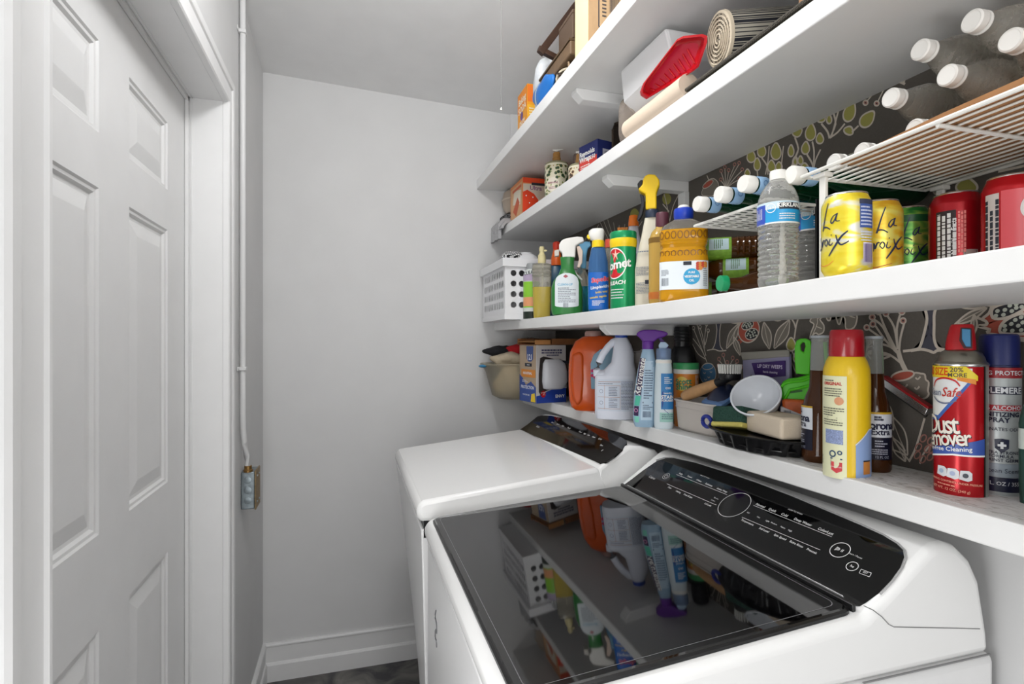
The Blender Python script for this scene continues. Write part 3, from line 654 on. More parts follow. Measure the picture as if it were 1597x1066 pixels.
def ovalwrap(t2, rx, ry, e, a, z, off=.0004, rot=0):
    """2D shape laid on a superelliptic wall (x is arc length, found numerically)"""
    N = 160; P = [];
    for i in range(N+1):
        q = -PI*.75+1.5*PI*i/N; s, c = math.sin(q), -math.cos(q)
        P.append(((rx+off)*math.copysign(abs(s)**(2/e), s), (ry+off)*math.copysign(abs(c)**(2/e), c)))
    L_ = [0]
    for p, q in zip(P, P[1:]): L_.append(L_[-1]+math.hypot(q[0]-p[0], q[1]-p[1]))
    mid = L_[N//2]; V = []; cs, sn_ = math.cos(rot), math.sin(rot)
    for x, y in t2[0]:
        x, y = x*cs-y*sn_, x*sn_+y*cs
        s = min(max(mid+x+a, 0), L_[-1]-1e-9); k = 0; lo, hi = 0, N
        while hi-lo > 1:
            m = (lo+hi)//2
            if L_[m] <= s: lo = m
            else: hi = m
        f = (s-L_[lo])/max(1e-9, L_[lo+1]-L_[lo])
        V.append((P[lo][0]+(P[lo+1][0]-P[lo][0])*f, P[lo][1]+(P[lo+1][1]-P[lo][1])*f, z+y))
    return V, t2[1]
k_ink = M('#2b2f3a', .6, name='ink'); k_white = M('#f2f2ef', .4, name='white_print'); k_black = M('#101013', .4, name='black_plastic'); k_wplast = M('#eeece6', .35, name='white_plastic')
k_red = M('#c4161f', .35, name='red_print'); k_blue = M('#1d4fae', .4, name='blue_print'); k_green = M('#1f7a3d', .4, name='green_print'); k_yellow = M('#f3cf1c', .38, name='yellow_plastic'); k_orange = M('#e8641b', .38, name='orange_plastic')
k_greyink = M('#7f858e', .6, name='grey_ink'); k_alu = M('#c9c9c9', .25, .9, name='aluminium')

# ------------------------------------------------------------------ the can shelf, far end to near end
# laundry basket of white plastic lattice, standing across the shelf and jutting past its edge
bx, by, bw, bd_, bh = .600, 2.125, .35, .375, .236
zB_ = z3(2.3)
t = T('laundry_basket', 'white plastic laundry basket with round and slotted holes at the shelf far end', 'basket', (bx, by, zB_))
wpl = M('#e6e6e8', .35, name='basket_plastic')
def perf(nx, nz, w, h, rx, rz, ox, oz, W_, H_):
    """wall W_ x H_ whose inner field w x h starting at (ox, oz) has nx x nz holes"""
    V, Fc = [], []
    cw, ch = w/nx, h/nz
    for i in range(nx):
        for j in range(nz):
            cx, cz = ox+cw*(i+.5), oz+ch*(j+.5); b = len(V); n = 16
            for k in range(n):
                a = 2*PI*k/n+PI/n; V.append((cx+rx*math.cos(a), cz+rz*math.sin(a)))
            for k in range(n):
                a = 2*PI*k/n+PI/n; m = max(abs(math.cos(a)), abs(math.sin(a))); V.append((cx+cw/2*max(-1, min(1, math.cos(a)/m)), cz+ch/2*max(-1, min(1, math.sin(a)/m))))
            cnr = {}
            for sx_, sz_ in ((1, 1), (-1, 1), (-1, -1), (1, -1)):
                cnr[(sx_, sz_)] = len(V); V.append((cx+cw/2*sx_, cz+ch/2*sz_))
            for k in range(n):
                k2 = (k+1) % n; Fc.append((b+k, b+n+k, b+n+k2, b+k2))
            for q, key in ((1, (1, 1)), (5, (-1, 1)), (9, (-1, -1)), (13, (1, -1))):
                Fc.append((b+n+q, cnr[key], b+n+(q+1) % n))
    for x0, x1, a, c in ((0, W_, 0, oz), (0, W_, oz+h, H_), (0, ox, oz, oz+h), (ox+w, W_, oz, oz+h)):
        b = len(V); V += [(x0, a), (x1, a), (x1, c), (x0, c)]; Fc.append((b, b+1, b+2, b+3))
    return V, Fc
fr = perf(9, 4, .315, .172, .0125, .0125, .018, .038, bw, bh)
t.add('front_wall', ([(x, 0, z) for x, z in fr[0]], fr[1]), wpl, smooth=False, solid=.003)
t.add('rear_wall', ([(x, bd_, z) for x, z in fr[0]], fr[1]), wpl, smooth=False, solid=.003)
sd_ = perf(12, 4, .33, .172, .0095, .016, .022, .038, bd_, bh)
t.add('side_wall', ([(0, y, z) for y, z in sd_[0]], sd_[1]), wpl, smooth=False, solid=.001)
t.add('side_wall', ([(bw, y, z) for y, z in sd_[0]], sd_[1]), wpl, smooth=False, solid=.003)
t.add('bottom', box(0, bw, 0, bd_, 0, .004), wpl, smooth=False)
def rectring(o, i, z0, z1): return loft([[(-o, -o, z0), (bw+o, -o, z0), (bw+o, bd_+o, z0), (-o, bd_+o, z0)], [(-o, -o, z1), (bw+o, -o, z1), (bw+o, bd_+o, z1), (-o, bd_+o, z1)], [(i, i, z1), (bw-i, i, z1), (bw-i, bd_-i, z1), (i, bd_-i, z1)], [(i, i, z0), (bw-i, i, z0), (bw-i, bd_-i, z0), (i, bd_-i, z0)], [(-o, -o, z0), (bw+o, -o, z0), (bw+o, bd_+o, z0), (-o, bd_+o, z0)]], False)
t.add('rim', rectring(.014, .004, bh-.022, bh+.012), wpl, smooth=False, bevel=.003)
t.add('foot_band', rectring(.005, .002, 0, .022), wpl, smooth=False, bevel=.002)
for c_, lab, p, s_, sd0 in (('#a9a9ab', 'light grey crumpled cloth in the far corner of the white basket', (.685, 2.37, .235), (.075, .10, .06), 3), ('#8e8e92', 'darker grey crumpled cloth in the middle of the white basket', (.78, 2.34, .225), (.07, .11, .06), 5)):
    o = prop(mesh_obj('folded_cloth', ellp(*s_, 28, 16, (0, 0, 0), .10, sd0), M(c_, .95, bump=.6, bscale=120, name='cloth'), angle=180), lab, 'cloth', 'cloths in the basket'); o.location = (p[0], p[1], zB_+p[2])
o = prop(mesh_obj('patterned_cloth', ellp(.05, .03, .028, 26, 14, (0, 0, 0), .08, 9), weave('#e8e8e8', '#1c1c1e', 60, 'zigzag_cloth'), angle=180), 'small black and white patterned cloth lying on the basket contents', 'cloth'); o.location = (.655, 2.20, zB_+.262)
t2 = T('plastic_bowl', 'white plastic bowl turned upside down on top of the laundry basket', 'bowl', (.715, 2.21, zB_+.225))
t2.add('dome', lathe([(.064, 0), (.0645, .006), (.062, .02), (.055, .036), (.042, .05), (.024, .058), (0, .06)], 32), wpl)
t2.add('rim', lathe([(.063, -.001), (.068, .0), (.069, .004), (.064, .007)], 32, cap=False), wpl)
t2.add('foot', lathe([(.026, .056), (.026, .061), (.023, .061), (.023, .058)], 24, cap=False), wpl)

# small cleaner bottle with a green label
sp = Spot(829, .70, z3); t = T('cleaner_bottle', 'small cleaner bottle with a bright green label squeezed beside the basket', 'bottle', sp.loc, sp.rz)
t.add('body', lathe(pf(sp, [(11, None), (12.5, 492), (13, 488), (13, 432), (12, 426), (8, 420), (7.5, 416)])), M('#d7dcd8', .25, name='pearl_plastic'))
t.add('cap', lathe(pf(sp, [(8, 424), (8.2, 414), (7, 411), (0, 411)])), M('#9a9d9f', .35))
r = 13*sp.sx+.0004
t.add('label', cyl_patch(r, -1.3, 1.3, sp.h(480), sp.h(440)), M('#8fcf3a', .4)); t.add('label_band', cyl_patch(r+.0002, -1.3, 1.3, sp.h(478), sp.h(464)), M('#e8a070', .4)); t.add('base_band', cyl_patch(r+.0002, -1.4, 1.4, sp.h(497), sp.h(486)), M('#1d2a22', .4))
t.add('label_band', cyl_patch(r+.0002, -1.3, 1.3, sp.h(439), sp.h(429)), M('#b9a8c4', .4))
t.add('lettering', wrap(text2d('CLEAN', 5*sp.sz/.7, .01), r+.0004, -.2, sp.h(426.5), .15), k_ink, smooth=False)

# clear pump bottle half full of pale yellow soap
sp = Spot(845, .705, z3); t = T('pump_bottle', 'clear plastic pump bottle half full of pale yellow liquid soap', 'bottle', sp.loc, sp.rz)
clear = M('#e4e0d2', .12, trans=.75, ior=1.2, name='clear_plastic'); pale = M('#c9b352', .2, trans=.2, ior=1.3, name='yellow_soap')
t.add('bottle', ob(sp, [(12, None), (13, 494), (14, 470), (14.5, 448)], .8, 4), pale, label='pale yellow liquid soap in the lower half')
t.add('upper_wall', ob(sp, [(14.5, 447.8), (15, 418), (14.6, 413), (11, 411.5), (6, 410.5)], .8, 4), clear)
for v in (420, 425, 430): t.add('rib', ob(sp, [(15.2, v+.6), (15.5, v), (15.2, v-.6)], .8, 4), clear)
cream = M('#dccf9c', .4, name='cream_plastic')
t.add('pump_collar', lathe(pf(sp, [(6.2, 411), (6.4, 403), (6, 398), (4.2, 396), (3.2, 392)])), cream); t.add('pump_head', J(lathe(pf(sp, [(3, 394), (4, 391), (4, 387), (3.2, 384.5), (0, 384)])), pp(sp, [(845, 390), (852, 389.5), (853, 391), (852, 392), (845, 392.5)], .006)), cream)
t.add('dip_tube', tube([(0, 0, .012), (.004, 0, sp.h(412))], .0025, 8), M('#e9e4cf', .4))

# blue bottle with an orange nozzle behind
sp = Spot(868, .80, z3); t = T('cleaner_bottle', 'dark blue bottle with an orange flip nozzle behind the green spray', 'bottle', sp.loc, sp.rz)
t.add('body', ob(sp, [(14, None), (15, 492), (15, 440), (13, 424), (9, 414), (8, 411)], .6), M('#14506e', .3, name='petrol_plastic'))
t.add('nozzle', lathe(pf(sp, [(8.5, 414), (8.5, 403), (6, 393), (4.5, 387)])), k_orange); t.add('tip', lathe(pf(sp, [(5.2, 389), (6, 384), (6, 379), (4, 377), (0, 377)])), M('#df3a1e', .4)); t.add('label_band', ob(sp, [(15.3, 472), (15.3, 452)], .6), M('#23688c', .4))

# green trigger spray with a big white label
def trigger(t, sp, head, trig, th, hm, tm, nozzle=None, nm=None):
    h = t.add('trigger_head', pp(sp, head, th), hm, smooth=True, bevel=.004, seg=3, angle=40)
    t.add('trigger', pp(sp, trig, th*.55), tm, smooth=True, bevel=.002, angle=40)
    if nozzle: t.add('nozzle', pp(sp, nozzle, th*.8), nm, bevel=.002)
sp = Spot(884, .71, z3); t = T('spray_bottle', 'green trigger spray bottle with a large white back label and white head', 'spray bottle', sp.loc, sp.rz)
gp = M('#2f7d3a', .28, name='green_plastic')
body = [(19, None, 884), (23, 490, 884), (24.5, 482, 884), (24.5, 450, 884), (21, 438, 884), (14, 428, 885), (10, 418, 885), (10.5, 408, 885), (11.5, 401, 885)]
t.add('body', ob(sp, body, .6, 2.6), gp)
t.add('handle_loop', tube([(sp.w(894), 0, sp.h(420)), (sp.w(899), 0, sp.h(428)), (sp.w(907), 0, sp.h(436)), (sp.w(904), 0, sp.h(444))], .0035, 8), M('#cfd6cf', .3))
trigger(t, sp, [(872, 391), (872, 382), (876, 375), (884, 372), (900, 370), (909, 371), (911, 378), (905, 380), (898, 384), (897, 402), (877, 402), (877, 395)], [(899, 385), (904, 384), (909, 392), (908, 410), (904, 418), (900, 417), (903, 404)], .030, k_wplast, M('#e3cdbd', .4, name='blush_plastic'), [(864.5, 391), (872, 389), (872, 399), (865, 400)], M('#c9c3bb', .4))
rx, ry = 24.5*sp.sx, 24.5*sp.sx*.6
lbl = [(-.037, .0), (-.028, -.030), (.028, -.030), (.037, .0), (.037, .055), (.022, .085), (0, .095), (-.024, .088), (-.037, .058)]
def grid_poly(w, zlo, zhi, n=18):
    """label with rounded top made of columns; w half width"""
    V, Fc = [], []
    for i in range(n+1):
        x = -w+2*w*i/n; k = math.sqrt(max(0, 1-(x/w)**2)); V += [(x, zlo+.006*(1-k)), (x, zhi-.030*(1-k))]
    for i in range(n): Fc.append((2*i, 2*i+2, 2*i+3, 2*i+1))
    return V, Fc
t.add('label', ovalwrap(grid_poly(.041, -.05, .065), rx, ry, 2.6, 0, sp.h(457), .0009), M('#dfe6ea', .4, name='pale_label'))
t.add('lettering', J(ovalwrap(sh2(lines(.060, .052, 9, 4), 0, -.002), rx, ry, 2.6, 0, sp.h(460), .0014), ovalwrap(sh2(bar_code(.018, .016), 0, 0), rx, ry, 2.6, -.004, sp.h(477), .0014)), k_greyink, smooth=False)
t.add('emblem', ovalwrap(disc2(.009, 0, .052, 4, .006), rx, ry, 2.6, -.004, sp.h(456), .0015), M('#b05a62', .4), smooth=False)
t.add('blue_mark', ovalwrap(text2d('CLEAN-UP', .011, .02), rx, ry, 2.6, -.006, sp.h(445), .0015), M('#6ab0cf', .4), smooth=False)

# clear bottle of teal liquid with a sky blue trigger
sp = Spot(907, .79, z3); t = T('spray_bottle', 'clear spray bottle of teal liquid with a sky blue trigger head, half hidden', 'spray bottle', sp.loc, sp.rz)
t.add('body', ob(sp, [(12, None), (13, 488), (13.5, 470), (13.5, 447)], .7, 3), M('#2f8c9c', .15, trans=.35, ior=1.3, name='teal_liquid')); t.add('upper_wall', ob(sp, [(13.5, 446.8), (13, 436), (9, 426), (6, 420), (6, 416)], .7, 3), clear)
trigger(t, sp, [(903, 392), (903, 382), (907, 378), (914, 377), (921, 378), (922, 384), (917, 388), (915, 398), (914, 419), (906, 419), (906, 400)], [(905, 398), (908, 402), (909, 424), (905, 430), (901, 424)], .022, M('#6fb4dc', .35, name='sky_plastic'), M('#6fb4dc', .35))

# bright blue cleaner with white flip cap and yellow collar
sp = Spot(933, .705, z3); t = T('spray_bottle', 'bright blue cleaner bottle with a white cap and yellow collar', 'spray bottle', sp.loc, sp.rz)
sblue = M('#1f86cf', .12, trans=.35, ior=1.3, name='blue_liquid')
t.add('lower_body', ob(sp, [(14, None), (15.5, 482), (16, 470), (16, 426)], .75, 3), sblue); t.add('upper_body', ob(sp, [(16, 425.8), (15, 408), (12.5, 396), (11, 388), (9.5, 385)], .75, 2.6), M('#5f93cf', .1, trans=.6, ior=1.2, name='pale_blue_plastic'))
t.add('collar', lathe(pf(sp, [(10, 386), (10, 379), (9.4, 375.5), (8, 375)])), k_yellow); t.add('cap', J(ob(sp, [(8.4, 376), (10.5, 373, 931), (12.5, 366, 930), (12, 360, 930.5), (9, 357, 931.5), (2, 356.5, 931.5)], .8)), k_wplast); t.add('spout', pp(sp, [(921, 364), (916, 366), (915, 370), (918, 373), (922, 372)], .012), k_yellow, bevel=.002)
t.add('dip_tube', tube([(-.004, 0, .02), (-.003, 0, sp.h(386))], .002, 6), k_wplast)
rx, ry = 16*sp.sx, 16*sp.sx*.75
t.add('label', ovalwrap(rect2(.066, (484-427)*sp.sz, n=16), rx, ry, 3, .002, sp.h(454), .0006), M('#1565c0', .35, name='royal_label'))
t.add('brand_outline', ovalwrap(text2d('Sapolio', .0185, .06, .15), rx, ry, 3, .006, sp.h(437), .0010, .12), M('#e6c8d4', .4), smooth=False); t.add('brand_lettering', ovalwrap(text2d('Sapolio', .0185, .025, .15), rx, ry, 3, .006, sp.h(437), .0014, .12), M('#e2203a', .4), smooth=False); t.add('lettering', J(ovalwrap(text2d('Limpiavidrios', .0125, .025, .15), rx, ry, 3, .010, sp.h(448), .0011, .12), ovalwrap(sh2(lines(.036, .016, 4, 2), 0, 0), rx, ry, 3, .0, sp.h(473), .0011)), k_white, smooth=False)
t.add('yellow_lettering', J(ovalwrap(text2d('brillo total', .0085, .02), rx, ry, 3, .010, sp.h(456), .0011, .12), ovalwrap(text2d('secado rapido', .009, .02), rx, ry, 3, .0, sp.h(463.5), .0011, .12)), k_yellow, smooth=False)

# amber liquid bottle
sp = Spot(950, .775, z3); t = T('cleaner_bottle', 'clear bottle of amber cleaner with a red cap behind the green cleanser can', 'bottle', sp.loc, sp.rz)
amber = M('#b8801c', .15, trans=.3, ior=1.3, name='amber_cleaner')
t.add('lower_body', ob(sp, [(10, None), (11.5, 480), (12, 470), (12, 432)], .8, 3), amber); t.add('upper_body', ob(sp, [(12, 431.8), (11, 410), (8, 396), (5.5, 388), (5, 384)], .8), clear); t.add('cap', lathe(pf(sp, [(6, 386), (6.4, 380), (6, 373.5), (0, 373)])), M('#e0573c', .4))

# cleanser can
sp = Spot(972, .711, z3); t = T('cleanser_can', 'green scouring powder can with a yellow band and red round emblem', 'can', sp.loc, sp.rz)
emer = M('#15955c', .28, .25, name='emerald_foil')
r = 20.3*sp.sx
t.add('body', lathe(pf(sp, [(20, None), (20.3, 480), (20.3, 386)])), emer); t.add('lid', lathe(pf(sp, [(20.6, 374), (21, 372), (21, 364), (20, 362.5), (0, 362.5)])), emer); t.add('yellow_band', lathe(pf(sp, [(20.4, 387), (20.8, 384), (21.4, 382), (21.4, 375), (20.8, 373.5)])), k_yellow)
em = sh2(disc2(.0335, ry=.041, n=32), 0, 0); t.add('emblem', wrap(em, r+.0006, -.72, sp.h(412.5)), M('#cf1f2a', .35), smooth=False); t.add('emblem_ring', wrap(ring2(.0345, .003, 32, .042), r+.0009, -.72, sp.h(412.5)), k_white, smooth=False)
t.add('lettering', J(wrap(text2d('Comet', .033, .03, .1, sp=.95), r+.0012, -.70, sp.h(415), .12), wrap(text2d('BLEACH', .0145, .03, .2), r+.0007, -.60, sp.h(442.5), .04), wrap(lines(.042, .030, 4, 6, .3), r+.0007, -.55, sp.h(459))), k_white, smooth=False)
star = [(math.cos(PI/2+PI*k/5)*(.013 if k % 2 == 0 else .004), math.sin(PI/2+PI*k/5)*(.019 if k % 2 == 0 else .004)) for k in range(10)]
t.add('star', wrap(([(.004, .017)]+[(x+.004, y+.017) for x, y in star], [(0, 1+i, 1+(i+1) % 10) for i in range(10)]), r+.0012, -.72, sp.h(409)), M('#f2c9b8', .4), smooth=False)

# bottle with orange cap behind
sp = Spot(988, .83, z3); t = T('cleaner_bottle', 'white translucent bottle with an orange cap in the back row', 'bottle', sp.loc, sp.rz)
t.add('body', ob(sp, [(13, None), (14, 466), (14, 400), (13, 385), (9, 365), (7.5, 352)], .7), M('#d9d6de', .3, trans=.2, name='milky_plastic')); t.add('cap', lathe(pf(sp, [(8, 353), (8.2, 349), (6.8, 337), (6, 336), (0, 336)])), M('#f0791c', .4))
sp = Spot(971, .80, z3); t = T('scrub_brush', 'brush with orange bristles standing behind the green cleanser can', 'brush', sp.loc, sp.rz)
t.add('head', ob(sp, [(9, 372), (10.5, 366), (10.5, 360)], .6), M('#c8641c', .5)); t.add('handle', tube([(0, 0, 0), (0, 0, sp.h(371))], .007, 10), k_wplast); t.add('bristles', J(*[tube([(x*.0042, y*.005, sp.h(361)), (x*.0046, y*.0052, sp.h(355))], .0018, 5) for x in range(-3, 4) for y in (-1, 0, 1)]), M('#d98a3a', .7))

# tall yellow-headed spray
sp = Spot(1017, .765, z3); t = T('spray_bottle', 'tall cream spray bottle with a yellow head and black trigger', 'spray bottle', sp.loc, sp.rz)
cream2 = M('#d9d2c0', .32, name='bone_plastic')
t.add('body', ob(sp, [(25, None, 1018), (28, 478, 1018), (28, 420, 1018), (24, 395, 1018), (17, 368, 1017), (12, 348, 1016), (10.5, 340, 1016)], .62, 2.8), cream2)
t.add('collar', lathe([(p[0], p[1]) for p in pf(sp, [(10.5, 340), (11, 337), (11, 330), (10, 327.5)])]), M('#2a3448', .4, name='navy_collar'))
trigger(t, sp, [(1002, 289), (1003, 281), (1006, 275.5), (1012, 273.5), (1022, 275), (1028, 283), (1029, 291), (1026, 297), (1024, 303), (1024, 328), (1007, 328), (1007, 304), (1000, 300), (995, 296)], [(998, 302), (1004, 305), (1006, 318), (1002, 335), (996, 344), (993, 342), (997, 330), (1000, 315)], .034, M('#f0c818', .35, name='sun_plastic'), M('#1d1d26', .4), [(994, 287), (999, 281), (1003, 282), (1002, 290), (996, 296)], k_black)
rx, ry = 28*sp.sx, 28*sp.sx*.62
t.add('lettering', J(*[ovalwrap(sh2(lines(.05, h_, n_, q), -.018, 0), rx, ry, 2.8, 0, sp.h(v), .001) for v, h_, n_, q in ((394, .008, 1, 1), (424, .024, 6, 2), (450, .030, 8, 3))]), k_greyink, smooth=False)
t.add('black_mark', ovalwrap(rect2(.012, .010, n=4), rx, ry, 2.8, -.012, sp.h(441), .0012), k_ink, smooth=False)

# amber-gold oil in a rounder bottle with a maroon cap
sp = Spot(1033, .735, z3); t = T('oil_bottle', 'pale gold oil bottle with a maroon cap, half hidden by the vegetable oil', 'bottle', sp.loc, sp.rz)
gold = M('#dcb45c', .12, trans=.3, ior=1.3, name='gold_oil')
t.add('body', ob(sp, [(20, None), (21.5, 470), (21.5, 385), (21, 372), (17, 362), (11, 356), (10, 353)], .85, 2.6), gold); t.add('cap', lathe(pf(sp, [(10.5, 355), (10.8, 351), (10.4, 334), (9.5, 332), (0, 332)])), M('#5b2f3c', .4, name='maroon_plastic'))
t.add('band', ob(sp, [(21.8, 380), (21.8, 372)], .85, 2.6), M('#7a5a1e', .4)); t.add('label', ob(sp, [(21.8, 467), (21.8, 456)], .85, 2.6), M('#c4702c', .4))

# vegetable oil jug
sp = Spot(1066, .722, z3); t = T('vegetable_oil_bottle', 'square clear bottle of golden vegetable oil with a blue and white cap', 'bottle', sp.loc, sp.rz)
oil = M('#e2a21e', .08, trans=.25, ior=1.3, name='golden_oil', bump=.0)
oilb = [(36, None), (38.5, 468), (38.5, 456), (38.5, 412), (38, 405), (36.5, 395), (34, 389), (36.5, 383), (37.5, 372), (37, 362)]
t.add('body', ob(sp, oilb, .88, 4.5), oil); t.add('shoulder', ob(sp, [(37, 361.8), (32, 353), (20, 346), (14.5, 343)], .88, 3), M('#d5cfc4', .1, trans=.8, ior=1.2, name='clear_shoulder'))
rx, ry = 38.5*sp.sx, 38.5*sp.sx*.88
emb = []
for k in range(10):
    emb.append(ovalwrap(ring2(.006, .002, 12, .009), rx*.965, ry*.965, 4.5, -.062+.0137*k, sp.h(371), .0012)); emb.append(ovalwrap(ring2(.006, .002, 12, .007), rx*.95, ry*.95, 4.5, -.062+.0137*k, sp.h(399), .0012))
t.add('embossing', J(*emb), M('#7d4f0c', .3, name='deep_oil'), smooth=False)
t.add('grooves', J(*[ob(sp, [(k-.2, v+.8), (k+.5, v), (k-.2, v-.8)], .88, 4.5) for k, v in ((37, 379), (36.3, 384), (36.6, 395))]), oil)
t.add('cap_collar', lathe(pf(sp, [(14, 345), (14.5, 342), (15.5, 338), (15.5, 329), (14.5, 326), (10, 325)])), M('#1d3fb5', .3, name='cobalt_cap')); t.add('cap_top', lathe(pf(sp, [(9.6, 327), (9.4, 323), (7, 320.5), (0, 319.8)])), k_wplast)
t.add('label', ovalwrap(rect2(.112, (453.5-411)*sp.sz, n=22), rx, ry, 4.5, 0, sp.h(432.5), .0008), M('#e6edf2', .4, name='label_paper'))
t.add('blue_roundel', ovalwrap(disc2(.0175), rx, ry, 4.5, .017, sp.h(435), .0013), M('#2a9fd0', .4), smooth=False)
t.add('roundel_lettering', J(ovalwrap(text2d('PURE', .006, .02), rx, ry, 4.5, .017, sp.h(429), .0017), ovalwrap(text2d('VEGETABLE', .0066, .03, sp=.85), rx, ry, 4.5, .017, sp.h(435), .0017), ovalwrap(text2d('OIL', .007, .02), rx, ry, 4.5, .017, sp.h(441), .0017)), k_white, smooth=False)
t.add('name_block', ovalwrap(rect2(.017, .008, n=5), rx, ry, 4.5, .008, sp.h(415), .0013), k_ink, smooth=False)
fruit = [ovalwrap(disc2(.0045, n=9), rx, ry, 4.5, .030+.0055*(k % 4), sp.h(416+3.4*(k//4)), .0014+.0001*k) for k in range(10)]
t.add('fruit_picture', J(*fruit[::2]), M('#c2402a', .5), smooth=False); t.add('fruit_picture', J(*fruit[1::2]), M('#d98c3c', .5), smooth=False)
t.add('bar_code', J(ovalwrap(bar_code(.017, .017), rx, ry, 4.5, -.040, sp.h(442), .0013), ovalwrap(lines(.017, .014, 5, 8), rx, ry, 4.5, -.040, sp.h(428), .0013), ovalwrap(lines(.010, .04, 9, 3), rx, ry, 4.5, .046, sp.h(436), .0013)), k_greyink, smooth=False)

# ------------------------------------------------------------------ white grid rack with green bottles, amber bottles below
wire = M('#e4e2dc', .35, name='white_coated_wire')
ry0, ry1, rxa, rxb, rz = .775, .985, .690, .955, H+.2425
t = T('wire_rack', 'small white grid wire rack holding green bottles on their sides', 'rack', (rxa, ry0, z3(.9)))
o0 = Vector((-rxa, -ry0, -z3(.9)))
fr_ = tube([(rxa, ry0, rz), (rxb, ry0, rz), (rxb, ry1, rz), (rxa, ry1, rz)], .003, 8, closed=True)
t.add('frame', xf(fr_, o0), wire)
for k in range(1, 9): t.add('wire', xf(tube([(rxa+(rxb-rxa)*k/9, ry0, rz), (rxa+(rxb-rxa)*k/9, ry1, rz)], .0018, 6), o0), wire)
for k in range(1, 13): t.add('wire', xf(tube([(rxa, ry0+(ry1-ry0)*k/13, rz-.0025), (rxb, ry0+(ry1-ry0)*k/13, rz-.0025)], .0015, 6), o0), wire)
for x in (rxa+.03, rxb):
    for y in ((ry0+.004, ry1-.002) if x > .9 else (ry0+.004,)): t.add('leg', xf(tube([(x, y, rz), (x, y, z3(y)+.0015)], .003, 8), o0), wire)
gglass = M('#0b3a22', .06, trans=.25, ior=1.45, name='green_glass')
def axisX(loc, dy=0, dz=0): return None
def lying(name, label, cat, loc, rz_, group, build):
    t = T(name, label, cat, loc, rz_, group); t.o.rotation_euler = (0, R(90), rz_); build(t); return t
def green_build(t):
    # local z runs from the cap towards the base
    t.add('body', lathe([(.012, .018), (.0125, .05), (.014, .085), (.022, .115), (.030, .145), (.0315, .16), (.0315, .27), (.029, .278), (0, .274)], 28), gglass)
    t.add('cap', lathe([(0, 0), (.014, 0), (.0152, .002), (.0155, .020), (.0148, .022), (.010, .022)], 24), k_wplast)
    t.add('neck_label', lathe([(.0140, .026), (.0152, .028), (.0156, .046), (.0150, .048)], 24, cap=False), M('#8fb3d6', .4, name='pale_blue_label'))
    t.add('neck_mark', J(*[xf(([(x, -.0158, y) for x, y in ring2(.005, .001, 14)[0]], ring2(.005, .001, 14)[1]), Matrix.Rotation(q, 4, 'Z') @ Matrix.Translation((0, 0, .037))) for q in (0, 1.57, 3.14, 4.71)]), M('#2f5f9a', .4), smooth=False)
gl = ['green bottle on the white rack nearest the vegetable oil bottle', 'green bottle on the white rack, middle one of the three clear white caps', 'green bottle on the white rack nearest the standing water bottle']
g0 = None
for k, (y, z) in enumerate(((.942, .2765), (.874, .278), (.808, .2795))):
    loc = (.664, y, H+z)
    if g0 is None: g0 = lying('green_bottle', gl[k], 'bottle', loc, R(-1), 'green bottles lying on the white rack', green_build)
    else: child_copy(g0.o, loc, 0, gl[k], 'green bottles lying on the white rack', (0, R(90), R((1, 2)[k-1])))
child_copy(g0.o, (.705, .742, H+.2795), 0, 'green bottle behind the standing water bottles, only its dark shoulder showing', 'green bottles lying on the white rack', (0, R(90), R(0)))
aglass = M('#5a3312', .06, trans=.35, ior=1.4, name='amber_glass')
def amber_build(t):
    t.add('body', lathe([(.011, .012), (.0115, .03), (.013, .045), (.020, .062), (.0255, .078), (.026, .085), (.026, .235), (.024, .242), (0, .239)], 26), aglass)
    t.add('cap', lathe([(0, 0), (.015, 0), (.0158, .002), (.016, .014), (.014, .0155)], 24), M('#139a62', .4, name='green_cap'))
    t.add('label', lathe([(.0263, .088), (.0265, .090), (.0265, .140), (.0263, .142)], 26, cap=False), M('#7fae36', .45, noise=.25, nscale=90, name='lime_label'))
    t.add('label_panel', cyl_patch(.0268, -.9, .2, .094, .136, 8), M('#b9d0d6', .45))
    t.add('ribs', J(*[lathe([(.0255, .152+.012*k), (.0272, .156+.012*k), (.0255, .160+.012*k)], 24, cap=False) for k in range(6)]), aglass)
    t.add('lettering', J(wrap(text2d('DRINK', .010, .02), .027, -1.7, .124), wrap(lines(.024, .02, 5, 3), .0271, -.35, .114)), M('#3d6a1e', .5), smooth=False)
ab = [(.705, .925, .1170, 10, 'amber bottle lying with its green cap facing the room, lowest beside the water bottle'), (.715, 1.20, .1170, 38, 'amber bottle lying lowest of the stack, hidden behind the vegetable oil bottle'),
      (.752, 1.118, .166, 40, 'amber bottle with a lime label in the middle of the lying stack'), (.716, 1.132, .2125, 36, 'amber bottle topmost of the lying stack just under the white rack')]
a0 = None
for x, y, z, a, lab in ab:
    if a0 is None: a0 = lying('amber_bottle', lab, 'bottle', (x, y, H+z), R(-a), 'amber bottles lying under the white rack', amber_build)
    else: child_copy(a0.o, (x, y, H+z), 0, lab, 'amber bottles lying under the white rack', (0, R(90), R(-a)))

